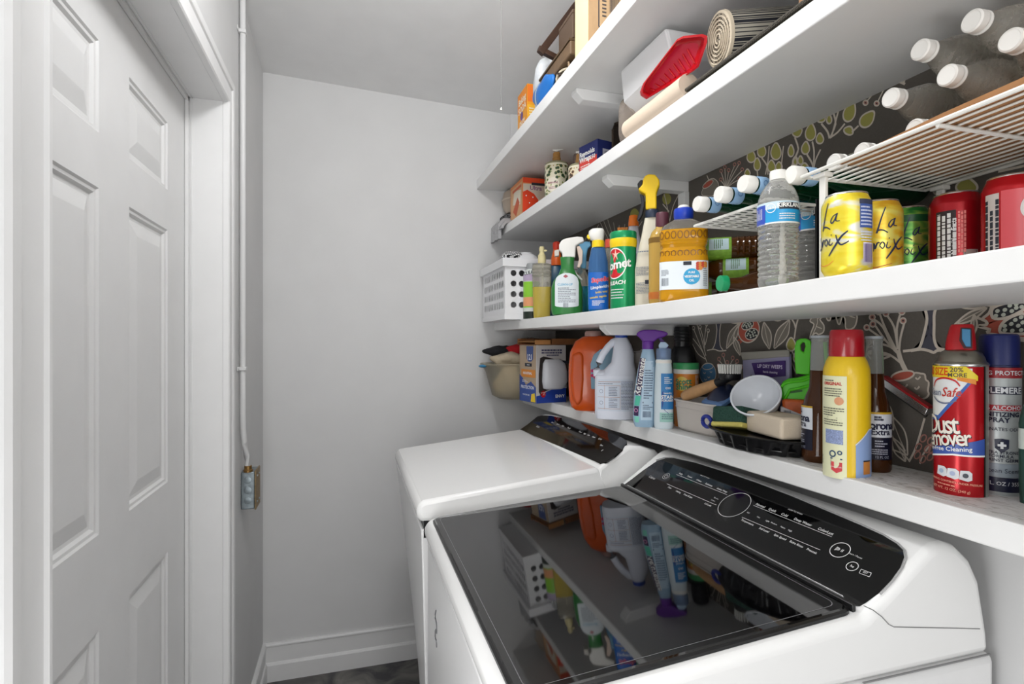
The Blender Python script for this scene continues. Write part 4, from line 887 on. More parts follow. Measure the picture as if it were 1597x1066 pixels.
# ------------------------------------------------------------------ standing water bottles
cwater = M('#e6e6e2', .04, trans=.78, ior=1.3, bump=.35, bscale=45, name='water_plastic'); cwater2 = M('#dedbd2', .05, trans=.76, ior=1.3, bump=.35, bscale=60, name='empty_water_plastic'); capw = M('#e9e7e2', .4, name='frosted_cap')
def water_standing(sp, hw, vt, label):
    k = hw/33.0; vb = CY-(sp.z-H)/sp.sz
    def v(q): return vb-(445-q)*(vb-vt)/(445-267.0)
    t = T('water_bottle', label, 'water bottle', sp.loc, sp.rz, 'standing water bottles')
    P_ = [(26, None), (31, 442), (33, 436)]
    for q in range(10): P_ += [(33, 432-8*q), (32.6, 430-8*q), (30.6, 428-8*q), (32.4, 426-8*q)]
    P_ += [(33, 352), (33, 318), (31.5, 309), (27, 298), (20, 288), (14, 282), (12.5, 279)]
    t.add('bottle', lathe([(a*k*sp.sx, 0 if b is None else sp.h(v(b))) for a, b in P_], 36), cwater, angle=60)
    t.add('cap', lathe([(a*k*sp.sx, sp.h(v(b))) for a, b in [(12.5, 282), (13.6, 281), (13.6, 269.5), (12.6, 267), (0, 267)]], 28), capw)
    t.add('neck_ring', lathe([(a*k*sp.sx, sp.h(v(b))) for a, b in [(13, 286), (15, 285), (15, 283.5), (13, 283)]], 28), capw)
    r = 33*k*sp.sx+.0006; zl, zh = sp.h(v(351)), sp.h(v(319)); zm = (zl+zh)/2; s = zh-zl
    lm = M('#2f9fd8', .3, name='sky_label')
    t.add('label', cyl_patch(r, -1.9, 1.9, zl, zh, 30), lm); t.add('label_top', cyl_patch(r+.0002, -1.9, 1.9, zl+s*.66, zh, 30), M('#cfe3ee', .35)); t.add('label_side', cyl_patch(r+.0003, -1.5, -.62, zl, zh-.1*s, 12), M('#3a55b8', .35)); t.add('label_edge', cyl_patch(r+.0003, -1.9, 1.9, zl-.02*s, zl+.05*s, 30), k_white)
    t.add('name_block', cyl_patch(r+.0004, .05, 1.2, zl+s*.62, zl+s*.93, 14), k_ink)
    t.add('lettering', J(wrap(text2d('KIRKLAND', s*.27, .03, sp=.95), r+.0008, .62, zl+s*.80), wrap(ring2(s*.22, s*.035), r+.0008, -.33, zl+s*.70), wrap(text2d('16.9', s*.16, .02), r+.0008, -.33, zl+s*.70), wrap(lines(r*.8, s*.32, 3, 5, .4), r+.0006, .45, zl+s*.30), wrap(lines(s*.5, r*.55, 5, 7, .4), r+.0008, -1.05, zm, PI/2)), k_white, smooth=False)
    return t
water_standing(Spot(1213.5, .703, z3), 33, 267, 'clear ribbed water bottle with a blue label standing at the shelf edge'); water_standing(Spot(1267, .838, z3), 30, 277, 'clear water bottle with a blue label standing behind the rack post')

# ------------------------------------------------------------------ big wire rack with lying water bottles
Ra, Rb, RyF, RyN = .700, .968, .712, -.12
def rzf(y): return H+.2665+(.712-y)*.033
t = T('wire_rack', 'wide white wire stacking rack over the drink cans with water bottles on top', 'rack', (Ra, RyF, z3(RyF)))
o0 = Vector((-Ra, -RyF, -z3(RyF)))
t.add('frame', xf(tube([(Ra, RyF, rzf(RyF)), (Rb, RyF, rzf(RyF)), (Rb, RyN, rzf(RyN)), (Ra, RyN, rzf(RyN))], .0032, 8, closed=True), o0), wire)
NW = 15
for k in range(1, NW): t.add('wire', xf(tube([(Ra+(Rb-Ra)*k/NW, RyF, rzf(RyF)), (Ra+(Rb-Ra)*k/NW, RyN, rzf(RyN))], .0017, 6), o0), wire)
for y in (.50, .25, .02): t.add('cross_bar', xf(tube([(Ra, y, rzf(y)-.004), (Rb, y, rzf(y)-.004)], .0028, 8), o0), wire)
for x in (Ra+.012, Rb-.006):
    for y in (RyF-.03, RyN+.03):
        t.add('leg', xf(J(box(x-.003, x+.003, y-.006, y+.006, z3(y)+.001, rzf(y)-.003), box(x-.009, x+.009, y-.010, y+.012, rzf(y)-.010, rzf(y)-.003)), o0), wire, smooth=False, bevel=.0012)
kraft = M('#a9794e', .8, noise=.08, nscale=50, name='kraft_board')
t = T('cardboard_tray', 'shallow kraft cardboard tray lying on the wide wire rack under the bottles', 'tray', (Ra+.012, .66, rzf(.66)+.002))
o1 = Vector((-Ra-.012, -.66, -rzf(.66)-.002))
cy_ = [.655, .4, .1, -.1]
t.add('base', xf(loft([[(Ra+.014, y, rzf(y)+.0025), (Rb-.01, y, rzf(y)+.0025), (Rb-.01, y, rzf(y)+.0045), (Ra+.014, y, rzf(y)+.0045)] for y in cy_]), o1), kraft, smooth=False)
t.add('rim', xf(loft([[(Ra+.011, y, rzf(y)+.0025), (Ra+.0138, y, rzf(y)+.0025), (Ra+.0138, y, rzf(y)+.004+.012*min(1, (.655-y)*5)), (Ra+.011, y, rzf(y)+.004+.012*min(1, (.655-y)*5))] for y in [.655, .6, .5, .4, .1, -.1]]), o1), kraft, smooth=False)
def water_lying(t):
    P_ = [(.0115, .016), (.0115, .022), (.015, .030), (.024, .052), (.0295, .068), (.030, .075)]
    for q in range(9): P_ += [(.030, .08+.012*q), (.0297, .083+.012*q), (.0278, .086+.012*q), (.0297, .089+.012*q)]
    P_ += [(.030, .19), (.027, .196), (0, .190)]
    t.add('bottle', lathe(P_, 30), cwater2, angle=60); t.add('cap', lathe([(0, 0), (.0125, 0), (.0142, .0015), (.0145, .012), (.0135, .0135), (.010, .0135)], 26), capw); t.add('cap_rim', lathe([(.0112, -.0002), (.0120, -.0006), (.0128, -.0001)], 26, cap=False), capw)
    t.add('neck_ring', lathe([(.0125, .0160), (.0148, .0170), (.0148, .0185), (.0125, .0190)], 26), capw)
wl = [(1299, 228, 'lying water bottle at the far end of the wide rack, cap facing the room'), (1343, 216, 'lying water bottle second from the far end in the bottom row of the rack'), (1425, 188, 'lying water bottle third in the bottom row, cap just above the rack rod'), (1388, 152, 'lying water bottle in the middle row, farthest of that row'), (1476, 117, 'lying water bottle in the middle of the pile on the wide rack'), (1575, 62, 'lying water bottle in the middle row nearest the camera'), (1434, 77, 'lying water bottle of the top row, under the shelf board'), (1515, 32, 'lying water bottle highest of the pile, close under the shelf board')]
w0 = None
for k, (u, v, lab) in enumerate(wl):
    p = PX(u, v, .776+(.004 if k % 2 else 0))
    if k < 3: p.z = rzf(p.y)+.0355
    loc = tuple(p)
    if w0 is None: w0 = lying('water_bottle', lab, 'water bottle', loc, 0, 'water bottles lying on the wide rack', water_lying)
    else: child_copy(w0.o, loc, 0, lab, 'water bottles lying on the wide rack', (0, R(90), R((0, 1, -2, 2, -1, 1, 0, -1)[k])))

# black slotted plastic tray behind the cans
t = T('plastic_crate', 'black slotted plastic strip standing under the rack behind the yellow cans', 'crate', (.79, .757, z3(.757)))
cr = perf(5, 1, .155, .03, .010, .006, .012, .125, .175, .164)
t.add('front', ([(x, 0, z) for x, z in cr[0]], cr[1]), M('#55534f', .45, name='grey_plastic'), smooth=False, solid=.002); t.add('back', box(0, .175, .014, .018, 0, .160), k_black, smooth=False); t.add('base', box(0, .175, 0, .018, 0, .003), k_black, smooth=False)

# ------------------------------------------------------------------ drink cans
def can(label, u, x, mat, group, vt=None):
    sp = Spot(u, x, z3); t = T('drink_can', label, 'can', sp.loc, sp.rz, group)
    t.add('body', lathe([(.023, .0025), (.026, .0), (.0285, .004), (.033, .012), (.0331, .016), (.0331, .104), (.0325, .108), (.0275, .1195)], 40), mat)
    t.add('rim', lathe([(.0270, .1190), (.0278, .1205), (.0272, .1222), (.0262, .1212), (.0255, .1180)], 40, cap=False), k_alu); t.add('lid', lathe([(.0258, .1178), (.0256, .1184), (0, .1184)], 32), k_alu); t.add('pull_tab', J(box(-.006, .006, -.012, .010, .1186, .1196)), k_alu, bevel=.002)
    return t, .0333, sp
def streak(c1, c2, c3, name):
    m = bpy.data.materials.new(name); m.use_nodes = True; nt = m.node_tree; b = nt.nodes['Principled BSDF']; b.inputs['Roughness'].default_value = .28; b.inputs['Metallic'].default_value = .35
    tc = nt.nodes.new('ShaderNodeTexCoord'); mp = nt.nodes.new('ShaderNodeMapping'); mp.inputs['Scale'].default_value = (14, 14, 34); mp.inputs['Rotation'].default_value = (0, .5, 0)
    n = nt.nodes.new('ShaderNodeTexNoise'); n.inputs['Scale'].default_value = 1.4; n.inputs['Detail'].default_value = 2; n.inputs['Distortion'].default_value = .8
    r = nt.nodes.new('ShaderNodeValToRGB'); e = r.color_ramp.elements; e[0].color = s2l(c1); e[1].color = s2l(c3); e[0].position = .38; e[1].position = .62; q = e.new(.5); q.color = s2l(c2)
    nt.links.new(tc.outputs['Object'], mp.inputs['Vector']); nt.links.new(mp.outputs['Vector'], n.inputs['Vector']); nt.links.new(n.outputs['Fac'], r.inputs['Fac']); nt.links.new(r.outputs['Color'], b.inputs['Base Color']); return m
lemon = streak('#e8cf2a', '#eedb45', '#dcdcd2', 'lemon_can'); peach = streak('#e0ae2c', '#e8c83a', '#e8e070', 'peach_can'); limec = streak('#1e7a34', '#6fae46', '#c9cf66', 'lime_can')
scr = M('#1e2a4a', .45, name='script_ink')
def brush(pts, w, r, a, z, taper=True):
    """hand-brushed stroke on the can: pts in metres"""
    Q = []; n = len(pts)
    for i in range(n-1):
        p0, p1, p2, p3 = pts[max(0, i-1)], pts[i], pts[i+1], pts[min(n-1, i+2)]
        for k in range(5):
            s = k/5; Q.append(tuple(.5*((2*p1[m])+(-p0[m]+p2[m])*s+(2*p0[m]-5*p1[m]+4*p2[m]-p3[m])*s*s+(-p0[m]+3*p1[m]-3*p2[m]+p3[m])*s**3) for m in (0, 1)))
    Q.append(pts[-1]); m = len(Q); V = []
    for i, (x, y) in enumerate(Q):
        a_, b_ = Q[max(0, i-1)], Q[min(m-1, i+1)]; dx, dy = b_[0]-a_[0], b_[1]-a_[1]; L_ = math.hypot(dx, dy) or 1; ww = w*(.55+.45*math.sin(PI*i/(m-1))) if taper else w
        V += [(x-dy/L_*ww/2, y+dx/L_*ww/2), (x+dy/L_*ww/2, y-dx/L_*ww/2)]
    return wrap((V, [(2*i, 2*i+1, 2*i+3, 2*i+2) for i in range(m-1)]), r, a, z)
def lacroix(t, r, a, k=1.0):
    s = .001*k; st = []
    def b(pts, w=2.2): st.append(brush([(x*s, y*s) for x, y in pts], w*s, r+.0004, a, .0))
    b([(-4, 103), (-9, 88), (-13, 73), (-15, 66), (-13, 70), (-7, 70), (-1, 66)], 2.4)              # L
    b([(8, 86), (3, 83), (0, 77), (2, 74), (6, 79), (9, 87), (7, 77), (12, 76)], 2.0)               # a
    b([(-22, 58), (-27, 52), (-28, 44), (-24, 40), (-20, 42)], 3.2)                                   # C
    b([(-19, 40), (-18, 52), (-17, 44), (-14, 52), (-11, 52)], 2.4)                                   # r
    b([(-8, 44), (-11, 48), (-8, 53), (-5, 49), (-7, 44), (-9, 44)], 1.8)                             # o
    b([(-1, 53), (-3, 46), (0, 44), (3, 47)], 1.8); b([(0, 57.5), (1.4, 58.6)], 1.6)                  # i
    b([(7, 57), (9, 49), (13, 43), (18, 44), (23, 47)], 2.2); b([(22, 61), (14, 54), (6, 42), (-3, 29)], 2.8)   # X
    t.add('lettering', J(*st), scr, smooth=False)
t, r, sp = can('yellow streaked drink can with handwritten lettering at the shelf edge', 1320, .7065, lemon, 'drink cans on the shelf'); lacroix(t, r, -.62, 1.05)
t.add('info_panel', cyl_patch(r+.0003, .52, 1.25, .068, .108, 10), M('#3f5a9e', .4, name='info_blue')); t.add('info_head', cyl_patch(r+.0004, .50, 1.25, .102, .109, 10), M('#3a3f55', .4)); t.add('info_lettering', J(wrap(lines(.02, .03, 6, 3), r+.0006, .85, .085), wrap(lines(.02, .016, 4, 5), r+.0005, .85, .056)), M('#cfd6ea', .5), smooth=False)
t.add('bar_code', J(wrap(bar_code(.017, .026), r+.0006, .95, .032)), M('#6a5a8a', .5), smooth=False); t.add('bar_code_field', cyl_patch(r+.0003, .66, 1.24, .018, .047, 8), M('#cfc6da', .5)); t.add('curl', brush([(-.028, .021), (-.02, .017), (-.008, .018), (0, .023)], .0012, r+.0004, -.5, 0), M('#e0803c', .5), smooth=False)
t, r, sp = can('yellow and orange drink can behind the lemon-yellow one', 1369, .79, peach, 'drink cans on the shelf'); lacroix(t, r, .42, 1.05); t.add('curl', brush([(-.028, .021), (-.02, .017), (-.008, .018), (.012, .023)], .0014, r+.0004, .2, 0), M('#c8603c', .5), smooth=False)
t, r, sp = can('lime green drink can farthest back beside the red cans', 1414, .872, limec, 'drink cans on the shelf'); lacroix(t, r, .25, 1.0); t.add('top_band', cyl_patch(r+.0002, -1.6, 1.6, .096, .107, 16), M('#1d5c34', .4)); 
redc = M('#a81420', .26, .35, name='red_can')
t, r, sp = can('dark red drink can with a white facts panel, next to the green can', 1491, .862, redc, 'drink cans on the shelf')
t.add('facts_panel', cyl_patch(r+.0003, -.75, .0, .018, .094, 10), M('#2a1d20', .5)); t.add('facts_lettering', J(*[wrap(lines(.068, .0055, 1, q, .75), r+.0006, -.62+.19*q, .056, PI/2) for q in range(4)], wrap(text2d('Nutrition Facts', .0085, .03), r+.0006, -.07, .056, PI/2)), M('#dfe0e0', .5), smooth=False)
t.add('pink_lettering', J(*[wrap(lines(.060, .004, 1, q+9, .6), r+.0006, .1+.1*q, .062, PI/2) for q in range(3)]), M('#e88a84', .5), smooth=False); t.add('bar_code_field', cyl_patch(r+.0003, .25, .8, .012, .036, 8), M('#b9aca6', .5)); t.add('bar_code', wrap(sh2(bar_code(.021, .016), 0, 0), r+.0006, .52, .024, PI/2), k_ink, smooth=False); t.add('foot_panel', cyl_patch(r+.0003, -.85, -.02, .004, .014, 8), M('#cfc4c0', .5))
t, r, sp = can('bright red drink can with a white ribbon curve, nearest the camera', 1580, .85, M('#b9161f', .26, .35, name='bright_red_can'), 'drink cans on the shelf')
t.add('facts_panel', cyl_patch(r+.0003, -.95, -.42, .012, .098, 8), M('#cfc6c2', .5)); t.add('facts_lettering', J(*[wrap(lines(.068, .0055, 1, q+20, .7), r+.0006, -.88+.2*q, .056, PI/2) for q in range(3)]), k_ink, smooth=False); t.add('pink_panel', cyl_patch(r+.0002, -.36, .35, .008, .1, 10), M('#d8545c', .35))
t.add('ribbon', brush([(.004, .094), (-.004, .082), (-.005, .070), (.002, .058), (.006, .045), (.008, .03)], .004, r+.0006, .42, 0), M('#d8d4d2', .4), smooth=False); t.add('script_mark', J(brush([(.03, .088), (.016, .084), (.008, .075), (.012, .066), (.024, .064), (.032, .070)], .006, r+.0008, .45, 0), brush([(.014, .076), (.02, .08), (.028, .078)], .003, r+.0008, .45, 0)), M('#e8332e', .4), smooth=False)
# ------------------------------------------------------------------ the lowest shelf, far end to near end
# soft clear bin with cloths, jutting past the shelf edge
zz = z4(2.4)
t = T('plastic_bin', 'frosted clear plastic bin of cloths jutting over the far end of the lowest shelf', 'bin', (.78, 2.405, zz))
frost = M('#dad4c4', .3, trans=.8, ior=1.1, name='frosted_plastic')
t.add('wall', loft([sring(.13, .085, .0, 3.5), sring(.155, .095, .012, 3.5), sring(.185, .115, .12, 3.2), sring(.205, .125, .155, 3)]), frost)
t.add('rim', tube([(x, y, z) for x, y, z in sring(.208, .127, .156, 3, 40)], .004, 8, closed=True), frost)
t.add('handle', ellp(.018, .03, .007, 14, 8, (-.212, -.02, .148)), M('#2f86b5', .4, name='blue_handle'))
for n_, lab, e, m in (('cloth_bundle', 'beige crumpled cloth filling the clear bin', ((.15, .085, .085), .075, 21, (0, 0, .085)), M('#c9b99c', .95, bump=.5, bscale=60, name='beige_cloth')),
                      ('cloth_bundle', 'cream cloth heaped on the beige one in the clear bin', ((.10, .07, .04), .10, 22, (-.06, .0, .178)), M('#c2b49c', .95, bump=.5, bscale=60)),
                      ('folded_cloth', 'red cloth on top of the clear bin beside the glove box', ((.10, .05, .03), .06, 23, (.0, -.02, .222)), M('#a5141c', .9, bump=.4, bscale=90, name='red_cloth')),
                      ('folded_cloth', 'black cloth lying over the edge of the clear bin', ((.085, .055, .026), .08, 24, (-.105, .03, .212)), M('#17171a', .95, bump=.4, bscale=90, name='black_cloth')),
                      ('folded_cloth', 'small striped cloth at the top back of the clear bin', ((.06, .04, .022), .08, 25, (.03, .03, .255)), weave('#b9a58f', '#4a3a36', 50, 'striped_cloth'))):
    o = prop(mesh_obj(n_, ellp(*e[0], 30, 16, (0, 0, 0), e[1], e[2]), m, angle=180), lab, 'cloth', 'cloths in the clear bin'); o.location = (.78+e[3][0], 2.405+e[3][1], zz+e[3][2])

# glove carton with a torn-open side
A_, B_, C__ = Vector((.735, 2.132, 0)), Vector((.708, 2.275, 0)), Vector((.872, 2.082, 0))
zz = z4(2.15); hB = .242
ey = (B_-A_).normalized(); ex = Vector((ey.y, -ey.x, 0)); wX = (C__-A_).length; wY = (B_-A_).length
t = T('glove_carton', 'tall blue and grey glove carton with a torn side full of white bags', 'carton', (A_.x, A_.y, zz), math.atan2(ex.y, ex.x))
# local: +X along the wide face (towards the wall), +Y along the narrow face (towards the far end)
carton = M('#c3c0be', .6, name='grey_carton'); navy = M('#1f3f9a', .5, name='carton_blue')
t.add('body', box(0, wX, 0, wY, 0, hB), carton, smooth=False, bevel=.0015)
def fy(vf2, x, z): return [(x+p[0], -.0006, z+p[1]) for p in vf2[0]], vf2[1]           # on the wide face
def fy2(vf2, x, z): return [(x+p[0], -.0010, z+p[1]) for p in vf2[0]], vf2[1]
def fx(vf2, y, z, o=.0006): return [(-o, y-p[0], z+p[1]) for p in vf2[0]], vf2[1]      # on the narrow face
def poly2(p): return p, [tuple(range(len(p)))]
t.add('blue_panel', fy(poly2([(.0, .0), (wX, .0), (wX, .075), (.10, .062), (.045, .045), (.03, .035), (0, .03)]), 0, .0005), navy, smooth=False)
t.add('torn_opening_shade', fy2(poly2([(.012, .048), (.022, .030), (.045, .05), (.10, .065), (wX-.002, .07), (wX-.002, .16), (.08, .185), (.035, .195), (.018, .188), (.012, .12)]), 0, .0), M('#2a2220', .8, name='torn_shadow'), smooth=False)  # dark patch painted for the shade inside the torn side
t.add('plastic_bag', sbody([(.056, .035, .012, .085), (.062, .052, .022, .085), (.09, .060, .030, .088), (.13, .059, .030, .088), (.165, .052, .024, .084), (.182, .036, .012, .078)], 2.8, 28), M('#d6d9df', .35, name='white_film'), angle=180)
bm_ = [(.034+.011*math.cos(2*PI*k/18)*(1.15 if k % 2 else .95), .038+.014*math.sin(2*PI*k/18)*(1.15 if k % 2 else .95)) for k in range(18)]
t.add('red_burst', fy2(poly2(bm_), 0, 0), k_red, smooth=False)
t.add('lettering', J(fy2(text2d('Z', .018, .04, .2), .037, .039), fy2(text2d('BONUS', .0055, .03), .030, .043), fy2(text2d('ENVY', .018, .03), .115, .026), fy2(text2d('NITRILE', .02, .03), .115, .066)), k_white, smooth=False)
t.add('fine_print', J(fy2(lines(.10, .022, 2, 5, .6), .075, .215), fy2(lines(.06, .010, 1, 6, .6), .08, .199)), M('#4a4a66', .6), smooth=False)
t.add('black_oval', fy2(disc2(.03, n=20, ry=.009), .125, .168), k_ink, smooth=False)
nl = wY
t.add('narrow_panel', fx(rect2(nl-.002, hB-.002), nl/2, hB/2, .0003), M('#b39e86', .55, name='glove_photo'), smooth=False)
t.add('blue_base', fx(poly2([(-nl/2+.001, 0), (nl/2-.001, 0), (nl/2-.001, .065), (nl*.2, .088), (-nl*.1, .07), (-nl*.3, .10), (-nl/2+.001, .115)]), nl/2, .001, .0007), M('#36529c', .5, name='dusk_blue'), smooth=False)
t.add('orange_band', fx(rect2(nl*.84, .033), nl*.46, .122, .001), M('#d98a3a', .5), smooth=False); t.add('badge', fx(poly2([(-.03, .065), (.03, .065), (.027, .01), (.012, 0), (-.012, 0), (-.027, .01)]), nl*.36, .172, .001), M('#3f5590', .5), smooth=False)
t.add('dark_tag', fx(rect2(.06, .014), nl*.45, .158, .0012), k_ink, smooth=False); t.add('yellow_tag', fx(poly2([(-.02, 0), (.02, 0), (.014, .038), (-.014, .032)]), nl*.17, .004, .0012), k_yellow, smooth=False)
t.add('side_lettering', J(fx(text2d('121', .032, .03), nl*.36, .19, .0015), fx(text2d('INDUSTRIAL', .014, .03), nl*.5, .122, .0014), fx(text2d('MEDIUM', .006, .02), nl*.45, .158, .0016), fx(text2d('PROTECTION', .0185, .03), nl*.5, .062, .0012), fx(text2d('POWDER FREE', .009, .02), nl*.58, .03, .0012), fx(lines(.05, .012, 2, 3), nl*.65, .088, .0012)), M('#e3e6ef', .5), smooth=False)
# flat brown board lying on the carton
p = Vector((A_.x, A_.y, zz+hB+.001))
t = T('cardboard_box', 'flat brown cardboard box with an open flap lying on the glove carton', 'box', tuple(p), math.atan2(ex.y, ex.x))
brown = M('#8a5a34', .75, noise=.1, nscale=40, name='brown_board'); tan = M('#b5814c', .75, noise=.08, nscale=60, name='tan_board')
t.add('base', J(box(-.006, wX+.06, -.004, wY+.01, 0, .003), box(.075, wX+.06, -.004, .0, .003, .026), box(-.006, wX+.06, wY+.006, wY+.01, .003, .026)), brown, smooth=False, bevel=.0008)
t.add('flap', loft([[(-.012, -.01, .010), (-.012, wY*.96, .012), (-.012, wY*.96, .014), (-.012, -.01, .012)], [(.06, -.012, .018), (.06, wY*.96, .020), (.06, wY*.96, .022), (.06, -.012, .020)]]), tan, smooth=False)
t.add('lip', box(-.012, .062, -.012, -.009, .001, .020), tan, smooth=False)

# orange detergent jug
def oval_spot(u, v, hw, k, zf=z4): return spot_front(u, v, hw*k, zf)
sp = oval_spot(925, 641, 38, .62); t = T('detergent_jug', 'large orange detergent jug with a pink and blue label behind the bleach jug', 'jug', sp.loc, sp.rz)
org = M('#e05a12', .25, coat=.3, name='orange_jug')
jb = [(30, None, 927), (35, 634, 926), (37.5, 622, 925), (38.5, 600, 925), (38.5, 570, 925), (37, 548, 926), (32, 532, 929), (24, 525, 932), (15, 523, 934)]
t.add('body', ob(sp, jb, .62, 3.2), org)
t.add('grip_panel', pp(sp, [(892, 553), (905, 547), (911, 553), (912, 590), (909, 622), (901, 631), (893, 618), (890, 590)], .03, -.043), M('#cf5212', .22, name='orange_panel'), bevel=.010, seg=4)
t.add('label', pp(sp, [(921, 566), (926, 552), (936, 544), (960, 540), (962, 604), (922, 604)], .01, -.062), M('#8fb7cf', .35, name='label_blue'), bevel=.004)
t.add('flower_print', J(*[([(sp.w(927+4*math.cos(q)), -.0675, sp.h(580+6*math.sin(q)))]+[(sp.w(927+4*math.cos(q))+.006*math.cos(a), -.0675, sp.h(580+6*math.sin(q))+.006*math.sin(a)) for a in [2*PI*m/10 for m in range(10)]], [(0, 1+m, 1+(m+1) % 10) for m in range(10)]) for q in (0, 1.3, 2.5, 3.8, 5.1)]), M('#d0266a', .45), smooth=False)
t.add('cap', lathe([(.030, sp.h(525)), (.031, sp.h(524)), (.030, sp.h(518)), (.026, sp.h(516)), (0, sp.h(516))], 28), M('#c9a59c', .4, trans=.2, name='blush_cap'))

# bleach jug with a real through-handle
sp = oval_spot(960, 655, 32, .72); t = T('bleach_jug', 'white bleach jug with a side handle, blue cap and printed back label', 'jug', sp.loc, sp.rz)
blw = M('#dfe3ee', .3, name='bleach_white')
jb = [(26, None, 960), (31, 651, 960), (32.5, 643, 960), (32.5, 600, 960), (32.3, 585, 960)]
low = ob(sp, jb, .72, 2.8)
t.add('body', low, blw)
# upper body: neck on the right with handle arch on the left
n = 24
def sec(c, rx, ry, v, e=2.4): return [(x, y, sp.h(v)) for x, y, _ in sring(rx*sp.sx, ry*sp.sx, 0, e, n, sp.w(c))]
t.add('shoulder', loft([sec(960, 32.3, 23.2, 585.2, 2.8), sec(966, 26, 21, 578), sec(971, 18, 18, 565), sec(972, 16.5, 15.5, 550), sec(971, 14, 13, 538), sec(969, 11, 11, 529), sec(969, 9, 9, 526)]), blw)
hx = [(932, 586), (931, 577), (934, 565), (940, 552), (948, 541), (956, 533), (963, 530)]
t.add('handle', tube([(sp.w(u), 0, sp.h(v)) for u, v in hx], [11*sp.sx*.62, 10*sp.sx*.62, 9*sp.sx*.62, 9*sp.sx*.62, 9*sp.sx*.62, 9*sp.sx*.62, 8*sp.sx*.62], 14), blw)
t.add('handle_foot', ellp(14*sp.sx, 19*sp.sx, 8*sp.sz, 20, 12, (sp.w(943), 0, sp.h(584))), blw)
t.add('cap', lathe([(9.6*sp.sx, 0), (10*sp.sx, .003), (10*sp.sx, .012), (9*sp.sx, .014), (0, .014)], 24), M('#2c4fb0', .35, name='bleach_cap')).location = (sp.w(969), 0, sp.h(526.5))
rx, ry = 32.5*sp.sx, 32.5*sp.sx*.72
t.add('back_label', ovalwrap(rect2(.118, .098, n=22), rx, ry, 2.8, 0, sp.h(614), .0008), M('#d3dbe8', .4, name='bleach_label'))
t.add('label_lines', J(*[ovalwrap(rect2(w_, .001, x_, y_, 12), rx, ry, 2.8, 0, sp.h(614), .0012) for w_, x_, y_ in ((.07, -.022, .030), (.07, -.022, -.006), (.07, -.022, -.042))], *[ovalwrap(rect2(.0008, .076, x_, -.006), rx, ry, 2.8, 0, sp.h(614), .0012) for x_ in (.014, -.034)], ovalwrap(rect2(.07, .0014, -.02, .042, 12), rx, ry, 2.8, 0, sp.h(614), .0012)), M('#b07a5a', .5), smooth=False)
t.add('fine_print', J(ovalwrap(sh2(lines(.040, .088, 20, 5), .037, 0), rx, ry, 2.8, 0, sp.h(614), .0012), ovalwrap(sh2(lines(.026, .030, 6, 6), -.008, .012), rx, ry, 2.8, 0, sp.h(614), .0012), ovalwrap(sh2(lines(.026, .030, 6, 7), -.008, -.024), rx, ry, 2.8, 0, sp.h(614), .0012), *[ovalwrap(sh2(ring2(.006, .001, 12), -.045, y), rx, ry, 2.8, 0, sp.h(614), .0012) for y in (.012, -.024)], ovalwrap(sh2(lines(.05, .005, 1, 8), -.03, .036), rx, ry, 2.8, 0, sp.h(614), .0012)), M('#6d7488', .6), smooth=False)
# slim clear bag standing behind
sp = oval_spot(988, 652, 14, .3); t = T('zip_bag', 'grey translucent zip bag tucked between the bleach jug and the purple trigger spray', 'bag', sp.loc, sp.rz)
t.add('pouch', J(pp(sp, [(975, 549), (1000, 546), (998, 630), (994, 648), (986, 640), (980, 600)], .006, .01)), M('#a8a29c', .35, trans=.3, ior=1.1, name='smoky_film'), bevel=.0025, label='smoky translucent film'); t.add('zip_strip', pp(sp, [(974.5, 550), (1001, 547), (1001, 549.5), (974.5, 552.5)], .008, .01), M('#77716c', .4))

# purple trigger floor spray
sp = oval_spot(1004, 666, 17, .7); t = T('spray_bottle', 'pale aqua spray bottle with a purple trigger head and tall brand panel', 'spray bottle', sp.loc, sp.rz)
aqua = M('#a9c9e2', .22, trans=.15, name='aqua_plastic'); purp = M('#6b2f9a', .35, name='purple_plastic')
jb = [(15, None, 1005), (17.5, 657, 1005), (18, 650, 1005), (17.5, 620, 1006), (16, 590, 1008), (13, 565, 1010), (10, 550, 1010.5), (8.5, 543, 1010.5)]
t.add('body', ob(sp, jb, .72, 2.6), aqua); t.add('collar', lathe(pf(sp, [(8.8, 544), (9.2, 542), (9.2, 533), (8, 530)])), purp).location = (sp.w(1010.5), 0, 0)
trigger(t, sp, [(992, 522), (995, 517), (1004, 514), (1022, 514), (1038, 517), (1042, 521), (1036, 525), (1025, 528), (1020, 533), (1003, 533), (998, 527)], [(1026, 526), (1031, 525), (1037, 534), (1043, 543), (1040, 545), (1032, 537)], .032, purp, M('#55337c', .4))
rx, ry = 17.5*sp.sx, 17.5*sp.sx*.72
dk = M('#3c2b50', .4, name='aubergine_label')
def leanpatch(x0, x1, v0, v1, dx, off):      # slanted strip: dx shifts the top
    zl, zh = sp.h(v0), sp.h(v1); V, Fc = [], []
    for i in range(9):
        f = i/8
        for k in range(7): V.append((sp.w(x0+(x1-x0)*k/6+dx*f), 0, zl+(zh-zl)*f))
    out = []
    for (x, y, z) in V:
        # front surface of the tapering body at this height
        vv = CY-(z+sp.z-H)/sp.sz; hw = lerp([(543, 8.5), (550, 10), (565, 13), (590, 16), (620, 17.5), (650, 18), (660, 17)], vv); cx = lerp([(543, 1010.5), (565, 1010), (590, 1008), (620, 1006), (660, 1005)], vv)
        q = max(-1, min(1, (x-sp.w(cx))/(hw*sp.sx))); out.append((x, -(hw*sp.sx*.72)*(1-abs(q)**2.6)**(1/2.6)-off, z))
    return out, [(7*i+k, 7*i+k+1, 7*i+k+8, 7*i+k+7) for i in range(8) for k in range(6)]
